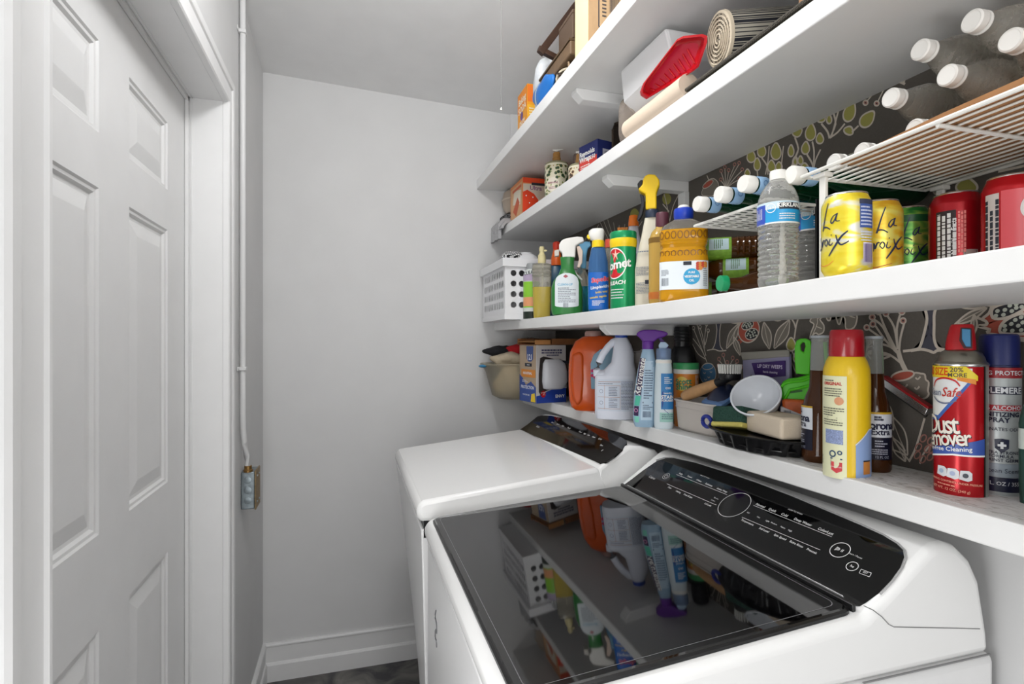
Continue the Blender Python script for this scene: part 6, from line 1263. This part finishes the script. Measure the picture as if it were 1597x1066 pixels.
# sanitizing spray
sp = Spot(1558, .952, z4); t = T('sanitizer_can', 'white and navy sanitizing spray can with a dark blue cap', 'aerosol can', sp.loc, sp.rz)
hw = 35.5
t.add('body', lathe(pf(sp, [(34, None), (hw, 763), (hw, 584), (34, 578), (32, 573)]), 40), M('#aeb4b4', .35, .2, name='silver_white')); t.add('cap', lathe(pf(sp, [(33, 575), (33.5, 573), (33, 530), (31.5, 523), (28, 520.5), (0, 520)]), 40), M('#16215c', .4, name='navy_cap')); t.add('cap_ribs', J(*[box(-.0006, .0006, 0, 0, 0, 0) for _ in range(0)]) if False else lathe(pf(sp, [(33.6, 572), (33.9, 571), (33.9, 569), (33.5, 568)]), 40, cap=False), M('#101848', .4))
r = hw*sp.sx+.0005; nv = M('#1c2038', .35, name='navy_print')
t.add('red_band', cyl_patch(r, -1.5, 1.5, sp.h(588), sp.h(572), 24), M('#8f2028', .35)); t.add('foot_band', cyl_patch(r, -1.5, 1.5, sp.h(761), sp.h(739), 24), nv); t.add('name_block', cyl_patch(r+.0003, -.9, 1.2, sp.h(612.5), sp.h(601), 20), nv); t.add('red_strip', cyl_patch(r+.0003, -.9, 1.2, sp.h(637.5), sp.h(629), 20), M('#a8323a', .35)); t.add('grey_band', cyl_patch(r, -1.5, 1.5, sp.h(738.5), sp.h(718), 24), M('#8f9aa3', .35))
t.add('white_lettering', J(wrap(text2d('STRONG PROTECTION', 6.5*sp.sz/.7, .01), r+.0006, .15, sp.h(580.5)), wrap(text2d('SOLEMERE', 8.6*sp.sz/.7, .03), r+.0008, .08, sp.h(607)), wrap(text2d('70% ALCOHOL', 6.2*sp.sz/.7, .02), r+.0008, .15, sp.h(633.5)), wrap(text2d('12 FL. OZ / 355 mL', 5.5*sp.sz/.7, .01), r+.0006, .25, sp.h(748.5))), M('#cfd2d6', .4), smooth=False)
t.add('dark_lettering', J(wrap(text2d('SANITIZING', 6.6*sp.sz/.7, .035, sp=1.05), r+.0006, .0, sp.h(643.5)), wrap(text2d('SPRAY', 7*sp.sz/.7, .035, sp=1.1), r+.0006, -.10, sp.h(652)), wrap(text2d('EXTRA STRONG', 4.6*sp.sz/.7, .01), r+.0006, .1, sp.h(701.5)), wrap(text2d('FORMULA', 4.6*sp.sz/.7, .01), r+.0006, .1, sp.h(707)), wrap(text2d('AGAINST GERMS', 4.6*sp.sz/.7, .01), r+.0006, .1, sp.h(713)), wrap(text2d('ELIMINATES ODOR', 5*sp.sz/.7, 0), r+.0006, .1, sp.h(666)), wrap(text2d('Ocean Scent', 6.5*sp.sz/.7, 0), r+.0006, .1, sp.h(729)), wrap(poly2([(-.0085, .009), (0, .0105), (.0085, .009), (.008, -.004), (0, -.011), (-.008, -.004)]), r+.0006, .12, sp.h(690.5))), nv, smooth=False); t.add('cross', J(wrap(rect2(.010, .0034), r+.0010, .12, sp.h(690)), wrap(rect2(.0034, .010), r+.0010, .12, sp.h(690))), M('#d6d9db', .4), smooth=False)
# dark green and white bottle at the frame edge
sp = Spot(1612, .93, z4); t = T('cleaner_bottle', 'dark green bottle at the near end behind the sanitizing spray', 'bottle', sp.loc, sp.rz); t.add('body', ob(sp, [(22, None), (24, 750), (24, 660), (20, 640), (10, 620), (8, 606)], .8), M('#22423a', .3, name='bottle_green')); t.add('cap', lathe(pf(sp, [(9, 608), (9, 590), (0, 589)])), k_wplast); t.add('label', ob(sp, [(24.3, 700), (24.3, 668)], .8), M('#b9c4bd', .4))
# ------------------------------------------------------------------ second shelf: odds and ends
# grey towel folded over the far end and hanging past the edge
gcl = M('#b4b4b6', .95, bump=.5, bscale=200, name='grey_towel')
t = T('hanging_towel', 'grey towel folded on the far end of the second shelf and hanging over its edge', 'towel', (S2, 2.45, z2(2.45)))
def drape(y0, y1, th, zo, drop, xr):
    rings = []
    for i in range(9):
        y = y0+(y1-y0)*i/8; w = .004*math.sin(i*1.7)
        zt_ = z2(y)-z2(2.45)+zo; x_ = -.014+w
        o_ = [(xr, zt_), (.02, zt_+.004), (-.002, zt_+.002), (x_, zt_-.012), (x_-.002, zt_-drop)]
        q = [(x, z+th) for x, z in o_[:2]]+[(-.006, o_[2][1]+th), (x_-th, zt_-.008), (x_-th-.002, zt_-drop-.002)]
        rings.append([(x, y-2.45, z) for x, z in o_]+[(x, y-2.45, z) for x, z in reversed(q)])
    return loft(rings)
t.add('upper_fold', drape(2.36, 2.53, .012, .001, .020, .16), gcl, angle=60); t.add('lower_fold', drape(2.40, 2.535, .016, .014, .075, .14), gcl, angle=60)
o = prop(mesh_obj('small_cloth', ellp(.05, .045, .022, 26, 14, (0, 0, 0), .12, 52), weave('#8d8d8f', '#1c1c1e', 70, 'speckled_cloth'), angle=180), 'dark speckled cloth at the far end of the second shelf, above the towel', 'cloth'); o.location = (.735, 2.50, z2(2.5)+.052)
t = T('storage_tub', 'round beige translucent tub at the far end of the second shelf', 'tub', (.77, 2.48, z2(2.48)+.075)); t.add('body', lathe([(.062, 0), (.076, .02), (.082, .06), (.076, .095), (.05, .115), (0, .12)], 30), M('#bfae9c', .35, trans=.2, name='beige_plastic')); t.add('lip', lathe([(.082, .056), (.085, .060), (.082, .064)], 30, cap=False), M('#cdbfae', .35))
# orange carton
bx_, by_, zz = .70, 2.205, z2(2.3)
t = T('orange_carton', 'orange and white carton on the second shelf beside the floral soap bottles', 'carton', (bx_, by_, zz+.0005)); W_, D_, H_ = .15, .185, .168
t.add('body', box(0, W_, 0, D_, 0, H_), M('#dd8a52', .55, name='orange_carton'), smooth=False, bevel=.0015)
def ff(v2, x, z, o=.0006): return [(x+p[0], -o, z+p[1]) for p in v2[0]], v2[1]
def fl(v2, y, z, o=.0006): return [(-o, y-p[0], z+p[1]) for p in v2[0]], v2[1]
t.add('front_panel', ff(rect2(W_-.004, H_-.03), W_/2, H_/2-.012), M('#d8cdbc', .5, name='ivory_print'), smooth=False); t.add('red_edge', ff(rect2(W_-.002, .022), W_/2, H_-.012), M('#df4a22', .45), smooth=False); t.add('red_field', ff(poly2([(0, .02), (.052, .02), (.064, .05), (.07, .075), (.05, .10), (.02, .115), (0, .105)]), 0, 0, .001), M('#e04422', .45), smooth=False); t.add('white_dots', J(*[ff(disc2(.003, n=8), x, z, .0014) for x, z in ((.015, .09), (.03, .06), (.045, .085), (.06, .04), (.038, .035))]), k_white, smooth=False); t.add('dark_bar', ff(rect2(.062, .011), .07, H_-.026, .0012), k_ink, smooth=False); t.add('lettering', J(ff(text2d('Ultra', .026, .02), .058, .124, .0014), ff(text2d('soft', .018, .02), .105, .04, .0014)), M('#8c5a86', .5), smooth=False)
t.add('side_panel', fl(rect2(D_-.02, H_-.03), D_/2, H_/2, .0006), M('#d9a878', .5), smooth=False); t.add('side_print', J(fl(rect2(D_*.7, .012), D_*.45, H_-.03, .001), fl(poly2([(-.05, 0), (.0, -.03), (.05, .02), (.02, .05)]), D_*.5, .05, .001)), M('#c9562a', .5), smooth=False); t.add('side_field', fl(poly2([(-.06, -.01), (.05, -.03), (.06, .03), (-.04, .05)]), D_*.45, .09, .0009), M('#e6dcc8', .5), smooth=False)
t = T('juice_jug', 'orange rounded jug behind the floral soap bottle', 'jug', (.835, 2.10, zz)); t.add('body', lathe([(.05, 0), (.056, .01), (.056, .12), (.05, .16), (.03, .19), (.018, .2)], 28), M('#d8821c', .35, name='orange_plastic_jug')); t.add('cap', lathe([(.02, .198), (.02, .218), (0, .22)], 20), M('#c9711a', .4))
# floral soap dispensers
def soap(label, u, x, pat1, pat2, hw, vsh):
    sp = Spot(u, x, z2); t = T('soap_dispenser', label, 'soap dispenser', sp.loc, sp.rz, 'floral soap dispensers')
    fm2 = bpy.data.materials.new('floral_print'); fm2.use_nodes = True; nt = fm2.node_tree; b = nt.nodes['Principled BSDF']; b.inputs['Roughness'].default_value = .35
    tc = nt.nodes.new('ShaderNodeTexCoord'); vn = nt.nodes.new('ShaderNodeTexVoronoi'); vn.inputs['Scale'].default_value = 75; rp = nt.nodes.new('ShaderNodeValToRGB'); e = rp.color_ramp.elements
    e[0].color = s2l(pat1); e[0].position = .28; e[1].color = s2l('#ded6bd'); e[1].position = .50; q = e.new(.40); q.color = s2l(pat2); rp.color_ramp.interpolation = 'CONSTANT'
    nt.links.new(tc.outputs['Object'], vn.inputs['Vector']); nt.links.new(vn.outputs['Distance'], rp.inputs['Fac']); nt.links.new(rp.outputs['Color'], b.inputs['Base Color'])
    t.add('body', lathe(pf(sp, [(hw-1, None), (hw, vsh+58), (hw, vsh+4), (hw-1, vsh), (hw*.62, vsh-3), (7, vsh-4)])), M('#b9b48f', .12, trans=.4, ior=1.2, name='soap_glass'))
    r = hw*sp.sx+.0004; t.add('wrap_label', cyl_patch(r, -2.6, 2.6, max(.004, sp.h(vsh+56)), sp.h(vsh+4), 30), fm2); t.add('border_band', J(cyl_patch(r+.0003, -2.6, 2.6, sp.h(vsh+5.5), sp.h(vsh+3), 30), cyl_patch(r+.0003, -2.6, 2.6, max(.003, sp.h(vsh+57)), max(.007, sp.h(vsh+54)), 30)), M('#e6dfc6', .4)); t.add('dotted_band', J(*[wrap(disc2(.0022, n=7), r+.0005, -1.5+.25*k, sp.h(vsh+7.5)) for k in range(13)]), M('#a8862c', .4), smooth=False)
    t.add('name_panel', wrap(disc2(.026, n=22, ry=.026), r+.0006, -.35, sp.h(vsh+36)), M('#e8e0cf', .4), smooth=False); t.add('lettering', J(wrap(text2d('botanical', .011, .02, .2), r+.0010, -.35, sp.h(vsh+33)), wrap(lines(.03, .010, 2, 3), r+.0010, -.35, sp.h(vsh+41))), M('#a2667a', .5), smooth=False)
    t.add('wood_collar', lathe(pf(sp, [(6.5, vsh-3), (6.6, vsh-9), (5.8, vsh-10), (5.6, vsh-17), (4.6, vsh-18)])), M('#a8793c', .5, noise=.1, nscale=90, name='bamboo')); t.add('pump', J(lathe(pf(sp, [(2.2, vsh-17), (2.2, vsh-20), (3.2, vsh-20.5), (3.2, vsh-22), (0, vsh-22.4)])), pp(sp, [(u-6, vsh-22.5), (u+10, vsh-23.4), (u+10.5, vsh-21.8), (u+2, vsh-20.6), (u-6, vsh-20.4)], .010)), k_wplast)
soap('floral soap dispenser with green leaf print beside the orange carton', 868, .745, '#26402c', '#7f8f3c', 18.5, 256); soap('floral soap dispenser with brown print, half hidden beside the wrap box', 904, .745, '#4a3a30', '#b0865a', 17.5, 259)
t = T('glass_jar', 'small clear glass jar behind the soap dispensers', 'jar', (.86, 1.95, zz)); t.add('body', lathe([(.03, 0), (.034, .01), (.034, .19), (.03, .20)], 24), M('#b9a6a0', .1, trans=.5, ior=1.2)); t.add('lid', lathe([(.032, .2), (.033, .215), (0, .217)], 24), M('#a89a96', .4))
# foil-wrap box, corner towards the camera
zz = z2(1.75); p = PX(932, 250, .745); t = T('wrap_box', 'red, white and navy kitchen wrap box standing on its end', 'box', (p.x, p.y, zz+.0005), R(14)); W_, D_, H_ = .11, .095, H+(CY-216)/F*depth(p.x, p.y)-zz
t.add('body', box(0, W_, 0, D_, 0, H_), M('#1f2a6a', .5, name='box_navy'), smooth=False, bevel=.001)
t.add('red_panel', fl(rect2(D_-.006, H_*.40), D_/2, H_*.38), M('#d8453a', .45), smooth=False); t.add('pink_panel', fl(rect2(D_-.006, H_*.18), D_/2, H_*.13), M('#e0705e', .45), smooth=False); t.add('lettering', J(fl(text2d('Reynolds', .021, .035), D_*.55, H_*.74, .001), fl(text2d('Wrap', .024, .04), D_*.66, H_*.58, .001), fl(text2d('250', .018, .02), D_*.25, H_*.56, .001), fl(lines(.075, .02, 3, 4), D_*.5, H_*.34, .001), fl(text2d('SQ FT', .012, .02), D_*.5, H_*.14, .001)), k_white, smooth=False); t.add('side_panel', ff(rect2(.06, H_*.42), .05, H_*.55), M('#c3c3cf', .5), smooth=False); t.add('bar_code', ff(bar_code(.045, H_*.3), .05, H_*.55, .001), k_ink, smooth=False)
# dark baking pan on edge
pz = PX(955, 228, .80); t = T('baking_pan', 'dark brown baking pan standing on edge behind the wrap box', 'pan', (.80, 1.575, z2(1.6))); rr = [(0, 0), (.14, 0), (.14, .10), (.125, .122), (.10, .128), (.0, .128)]
t.add('base', J(prism([(x*.9, z) for x, z in [(0, 0), (.16, 0), (.16, .178), (.03, .178), (.008, .17), (0, .15)]], 0, .006)), M('#3d332c', .35, .3, name='bronze_pan'), bevel=.002); t.add('rim', tube([(0, -.002, .005), (0, -.002, .15), (.008, -.002, .17), (.03, -.002, .180), (.15, -.002, .180)], .004, 8), M('#4a3e35', .35, .3))
# paper roll in clear bag
xr = .695; y0_, y1_ = 1.335, 1.12
pL, pR = PX(983, 185, xr), PX(1050, 150, xr); zr = z2(1.25)+.0265
t = T('paper_roll', 'cream paper roll in a clear bag lying along the second shelf edge', 'paper roll', (xr, pL.y, zr)); L_ = pL.y-pR.y+.06
t.add('roll', xf(lathe([(.007, 0), (.0245, 0), (.026, .002), (.026, L_), (.007, L_)], 30), Matrix.Rotation(R(90), 4, 'X')), M('#e3d0bb', .7, name='cream_paper')); t.add('core', xf(lathe([(.0072, -.0005), (.0085, -.0005), (.0085, .004)], 16, cap=False), Matrix.Rotation(R(90), 4, 'X')), kraft)
t.add('clear_wrap', ellp(.028, .030, .060, 24, 14, (.012, .034, .034), .10, 61), M('#d2c6bb', .2, trans=.7, ior=1.1, name='clear_film'), angle=180)
# red produce tray tipped on its side against the foam box
fo = M('#dcdcdd', .6, name='white_foam')
t = T('foam_box', 'white foam box behind the red tray on the second shelf', 'foam box', (.735, 1.067, z2(1.08)+.0005)); hF = zb1(1.05)-z2(1.08)-.006
t.add('body', loft([[(.006, 0, 0), (.20, 0, 0), (.20, .215, 0), (.006, .215, 0)], [(-.002, 0, .055), (.20, 0, .055), (.20, .215, .055), (-.002, .215, .055)], [(-.048, -.004, hF*.6), (.2, -.004, hF*.6), (.2, .225, hF*.55), (-.048, .225, hF*.55)], [(-.062, .002, hF*.93), (.19, .002, hF*.93), (.19, .215, hF*.95), (-.062, .215, hF*.95)]]), fo, smooth=False, bevel=.006)
t.add('corner_wrap', J(box(.0012, .05, -.0056, -.0046, .02, hF*.4)), M('#cfcfd2', .4), smooth=False)
redp = M('#b8121c', .22, coat=.3, name='red_tray_plastic')
op = [(999, 149), (998, 143), (1003, 130), (1050, 69), (1056, 61), (1066, 56), (1096, 53), (1103, 56), (1103, 66), (1090, 104), (1080, 112), (1008, 155)]
t = T('produce_tray', 'shiny red plastic food tray tipped on edge beside the rolled placemat', 'tray', tuple(PX(1045, 110, .672)))
b0 = Vector(t.o.location); nX = Vector((1, .15, .5)).normalized(); P0 = PX(1045, 110, .672)
oc = (1052, 102)
def trring(k, dep): return [PP(oc[0]+(u-oc[0])*k, oc[1]+(v-oc[1])*k, P0+nX*dep, nX)-b0 for u, v in op]
t.add('rim', loft([trring(1.0, .001), trring(1.0, -.002), trring(.92, -.003), trring(.90, .001)], False), redp, angle=50); t.add('wall', loft([trring(.905, 0), trring(.86, .010), trring(.72, .014)], False), redp, angle=50); t.add('floor', flat_poly(trring(.725, .014)), M('#c2203a', .25, name='red_tray_floor'), smooth=False)
rb = []
for k in range(9):
    f = k/8; a = (1014+58*f, 139-62*f); b = (1022+62*f, 141-42*f)
    rb.append(tube([PP(*a, P0+nX*.0125, nX)-b0, PP(*b, P0+nX*.0125, nX)-b0], .0022, 6))
t.add('ribs', J(*rb), redp)
# dark woven mat folded along the edge, rolled placemat on it
mat_w = weave('#2a2927', '#6a645a', 110, 'charcoal_weave'); mat_c = weave('#d2c3ad', '#2c2824', 60, 'cream_weave')
t = T('folded_mat', 'charcoal woven mat folded flat along the edge of the second shelf', 'mat', (.690, 1.08, z2(.9)))
ysM = [1.085, 1.0, .92, .84, .76, .68, .60]
def layer(z0_, z1_, x0, x1): return loft([[(x0, y-1.08, z2(y)-z2(.9)+z0_), (x1, y-1.08, z2(y)-z2(.9)+z0_), (x1, y-1.08, z2(y)-z2(.9)+z1_), (x0, y-1.08, z2(y)-z2(.9)+z1_)] for y in ysM])
t.add('lower_layer', layer(.001, .008, -.006, .20), mat_w, bevel=.003); t.add('upper_layer', layer(.013, .020, -.006, .20), mat_w, bevel=.003)
t.add('fold', xf(loft([[(x, .004+.014*math.cos(R(a)), .0108+.0102*math.sin(R(a))) for a in range(-90, 91, 20)]+[(x, .002+.006*math.cos(R(a)), .0108+.0035*math.sin(R(a))) for a in range(90, -91, -20)] for x in (-.006, .2)]), Vector((0, 0, 0))), mat_w)
cR = PX(1122, 62, .70); ax_ = Vector((.95, -.18, .12)).normalized()
t = T('rolled_placemat', 'rolled black and cream woven placemat, spiral end facing the room', 'placemat', tuple(cR)); t.o.rotation_mode = 'QUATERNION'; t.o.rotation_quaternion = Vector((0, 0, 1)).rotation_difference(ax_)
rO = .050
t.add('roll', lathe([(rO-.004, 0), (rO, .003), (rO, .20), (rO-.003, .202)], 36), weave('#b3ad9f', '#22242c', 70, 'striped_weave')); t.add('woven_end', J(lathe([(0, -.002), (rO-.004, -.002), (rO-.003, .001)], 36)), mat_c)
spv = [((.006+(rO-.010)*k/110)*math.cos(k*.30), (.006+(rO-.010)*k/110)*math.sin(k*.30), -.0035) for k in range(111)]
t.add('spiral_edge', tube(spv, .0017, 6), M('#cdbfa9', .8, name='cream_yarn')); 
t.add('border', lathe([(rO-.004, -.003), (rO+.001, -.002), (rO+.002, .004), (rO-.001, .006)], 36, cap=False), M('#cdbfa9', .8))
t = T('dark_case', 'black case at the near end of the second shelf above the woven mat', 'case', (.70, .66, z2(.7)+.0215)); t.add('body', box(0, .16, -.25, .02, 0, .12), M('#29282a', .4, name='charcoal_case'), bevel=.012, seg=3); t.add('clasp', box(-.003, .0, -.12, -.08, .04, .07), k_alu, bevel=.001)
t = T('tan_tube', 'short tan cardboard tube standing beside the black case', 'tube', (.715, .713, z2(.7)+.0215)); t.add('tube', lathe([(.013, 0), (.015, 0), (.015, .10), (.013, .10)], 20), M('#a87f5e', .7, name='tan_tube')); t.add('end_cap', lathe([(.0148, .098), (.0158, .099), (.0158, .106), (0, .106)], 20), M('#3d4a5c', .4))

# ------------------------------------------------------------------ top shelf
zz = z1(1.95); t = T('baking_soda_box', 'orange and yellow baking soda box at the far end of the top shelf', 'box', (.622, 1.905, zz+.0005)); W_, D_, H_ = .060, .118, H+(CY-130)/F*depth(.622, 1.905)-zz
t.add('body', box(0, W_, 0, D_, 0, H_), M('#f0a01c', .5, name='soda_orange'), smooth=False, bevel=.001)
t.add('front_panel', ff(rect2(W_-.002, H_*.44), W_/2, H_*.36), M('#f2b428', .5), smooth=False); t.add('top_band', ff(rect2(W_-.002, H_*.34), W_/2, H_*.81), M('#ee7a22', .5), smooth=False); t.add('lettering', J(ff(text2d('F', .034, .02), W_*.55, H_*.87, .001), ff(lines(.045, .05, 5, 3), W_/2, H_*.4, .001)), M('#f6e6c4', .5), smooth=False)
t.add('side_top', fl(rect2(D_-.004, H_*.4), D_/2, H_*.78), M('#f0912a', .5), smooth=False); t.add('side_lettering', J(*[fl(text2d(s, .034, .02), D_/2, H_*k, .001) for s, k in (('Baking', .80), ('SODA', .62), ('pure', .36), ('1 LB', .16))]), M('#fbf3dc', .5), smooth=False); t.add('side_emblem', fl(disc2(.016), D_*.55, H_*.48, .0012), M('#6b4a8a', .5), smooth=False)
def bag(name, label, u, v, x, s_, col, seed, cat='bag', extra=None):
    p = PX(u, v, x); zb_ = z1(p.y); t = T(name, label, cat, (p.x, p.y, zb_)); h_ = max(.025, .5*(p.z-zb_)); t.add('bag', ellp(s_[0], s_[1], h_, 26, 14, (0, 0, h_+.001), .09, seed), col, angle=180)
    if extra: extra(t, h_)
bag('plastic_bag', 'crumpled white plastic bag on the top shelf between the soda box and the brown box', 856, 92, .645, (.055, .07), M('#d9dde0', .4, bump=.4, bscale=60, name='white_bag'), 71)
bag('snack_bag', 'blue and silver packet at the top shelf edge beside the soda box', 849, 124, .600, (.022, .085), M('#1f6fc0', .3, name='blue_packet'), 72, 'packet', lambda t, h_: t.add('silver_stripe', ellp(.0226, .016, h_*1.02, 20, 12, (0, .03, h_+.001), .06, 72), M('#b9c6cf', .3, .4), angle=180))
# picture frame leaning among the boxes
t = T('picture_frame', 'dark wooden picture frame tilted above the top shelf edge', 'picture frame', tuple(PY(842, 78, 1.6))); b0 = Vector(t.o.location)
def fp(u, v, y=1.6): return PY(u, v, y)-b0
dkw = M('#3a2417', .45, noise=.15, nscale=50, name='dark_walnut')
def fbar(a, b, w, th=.018):
    a, b = Vector(a), Vector(b); d = (b-a).normalized(); n_ = Vector((d.z, 0, -d.x)); q = Vector((0, th, 0)); return loft([[p, p+n_*w, p+n_*w+q, p+q] for p in (a, b)])
P1, P2, P3 = fp(839.5, 77), fp(905, -10), fp(876, 96)
t.add('side_rail', fbar(P1, P2, .022), dkw, smooth=False, bevel=.002); t.add('bottom_rail', xf(fbar(P3, P1, .016), Vector((0, .0005, 0))), dkw, smooth=False, bevel=.002)
P4 = P3+(P2-P1); t.add('side_rail', xf(fbar(P4, P3, .022), Vector((0, .001, 0))), dkw, smooth=False, bevel=.002); t.add('top_rail', xf(fbar(P2, P4, .016), Vector((0, .0015, 0))), dkw, smooth=False, bevel=.002)
brn = M('#6d5740', .5, noise=.1, nscale=40, name='taupe_board')
def along(name, label, cat, uv0, uv1, x, h_, d_, m, extra=None, dz=0):
    a, b = PX(*uv0, x), PX(*uv1, x); z_ = min(a.z, b.z); t = T(name, label, cat, (x, b.y, z_+dz)); t.add('body', box(0, d_, 0, a.y-b.y, 0, h_), m, smooth=False, bevel=.004)
    if extra: extra(t, a.y-b.y)
    return t
t = T('shoe_box', 'brown open topped box lying on the top shelf beneath the frame', 'box', (.598, 1.44, z1(1.5)+.055)); t.add('body', loft([[(0, y, z+.0), (.14, y, z), (.14, y, z+.040), (0, y, z+.040)] for y, z in ((0, .0), (.25, .0), (.285, -.012), (.30, -.03))]), brn, smooth=False, bevel=.004); t.add('lid_edge', loft([[(-.003, y, .040), (.143, y, .040), (.143, y, .046), (-.003, y, .046)] for y in (0, .26)]), M('#594632', .5), smooth=False)
t2 = T('brown_case', 'small dark brown case with a hollow end standing on the open box', 'case', (.612, 1.455, z1(1.5)+.106)); t2.add('shell', J(box(0, .11, 0, .11, .078, .09), box(0, .11, 0, .11, 0, .006), box(0, .012, 0, .11, .006, .078), box(.098, .11, 0, .11, .006, .078)), M('#5b4838', .5), smooth=False, bevel=.003); t2.add('hollow', box(.012, .098, .02, .024, .006, .078), M('#1c1512', .7), smooth=False)  # dark sheet in the case end is painted shade
tw = M('#9a8266', .8, name='twine')
t = T('twine_coils', 'loose coils of brown and cream cord along the top shelf edge', 'cord', (.612, 1.60, z1(1.6)))
for k, (y, c_) in enumerate(((-.115, tw), (-.045, M('#3d3026', .7)), (.025, M('#d2c6b0', .8)), (.09, tw), (-.08, M('#d2c6b0', .8)))):
    t.add('coil', tube([(.0+.012*math.sin(j*.5+k), y+.034*math.cos(j*.42), .026+.022*math.sin(j*.42)) for j in range(30)], .0035, 6), c_)
t.add('wicker_base', box(.012, .10, -.14, .12, .001, .045), M('#4a3b2c', .8, noise=.3, nscale=90, name='wicker'), smooth=False, bevel=.004)
zz = z1(1.3); t = T('kraft_box', 'tall cream and kraft cardboard box with a black bordered label on the top shelf', 'box', (.600, 1.318, zz+.0005)); W_, D_, H_ = .135, .088, .30
t.add('body', box(0, W_, 0, D_, 0, H_), M('#a98a66', .7, noise=.05, nscale=50, name='kraft_side'), smooth=False, bevel=.0012); t.add('cream_side', fl(rect2(D_-.001, H_-.004), D_/2, H_/2), M('#e8d9a8', .5, name='cream_print_side'), smooth=False)
t.add('label_border', ff(sh2(([(-.05, -.10), (-.042, -.108), (.06, -.108), (.06, .11), (-.05, .11)], [(0, 1, 2, 3, 4)]), 0, 0), .078, .17), k_ink, smooth=False); t.add('label_field', ff(sh2(([(-.047, -.098), (-.041, -.105), (.06, -.105), (.06, .11), (-.047, .11)], [(0, 1, 2, 3, 4)]), 0, 0), .078, .17, .0009), M('#b2946f', .7), smooth=False); t.add('bar_code', J(ff(bar_code(.03, .05), .075, .135, .0013), ff(lines(.012, .09, 9, 5), .045, .14, .0013)), k_ink, smooth=False); t.add('foot_tape', ff(rect2(W_*.4, .03), W_*.25, .016, .001), M('#8d8578', .6, noise=.3, nscale=90), smooth=False)
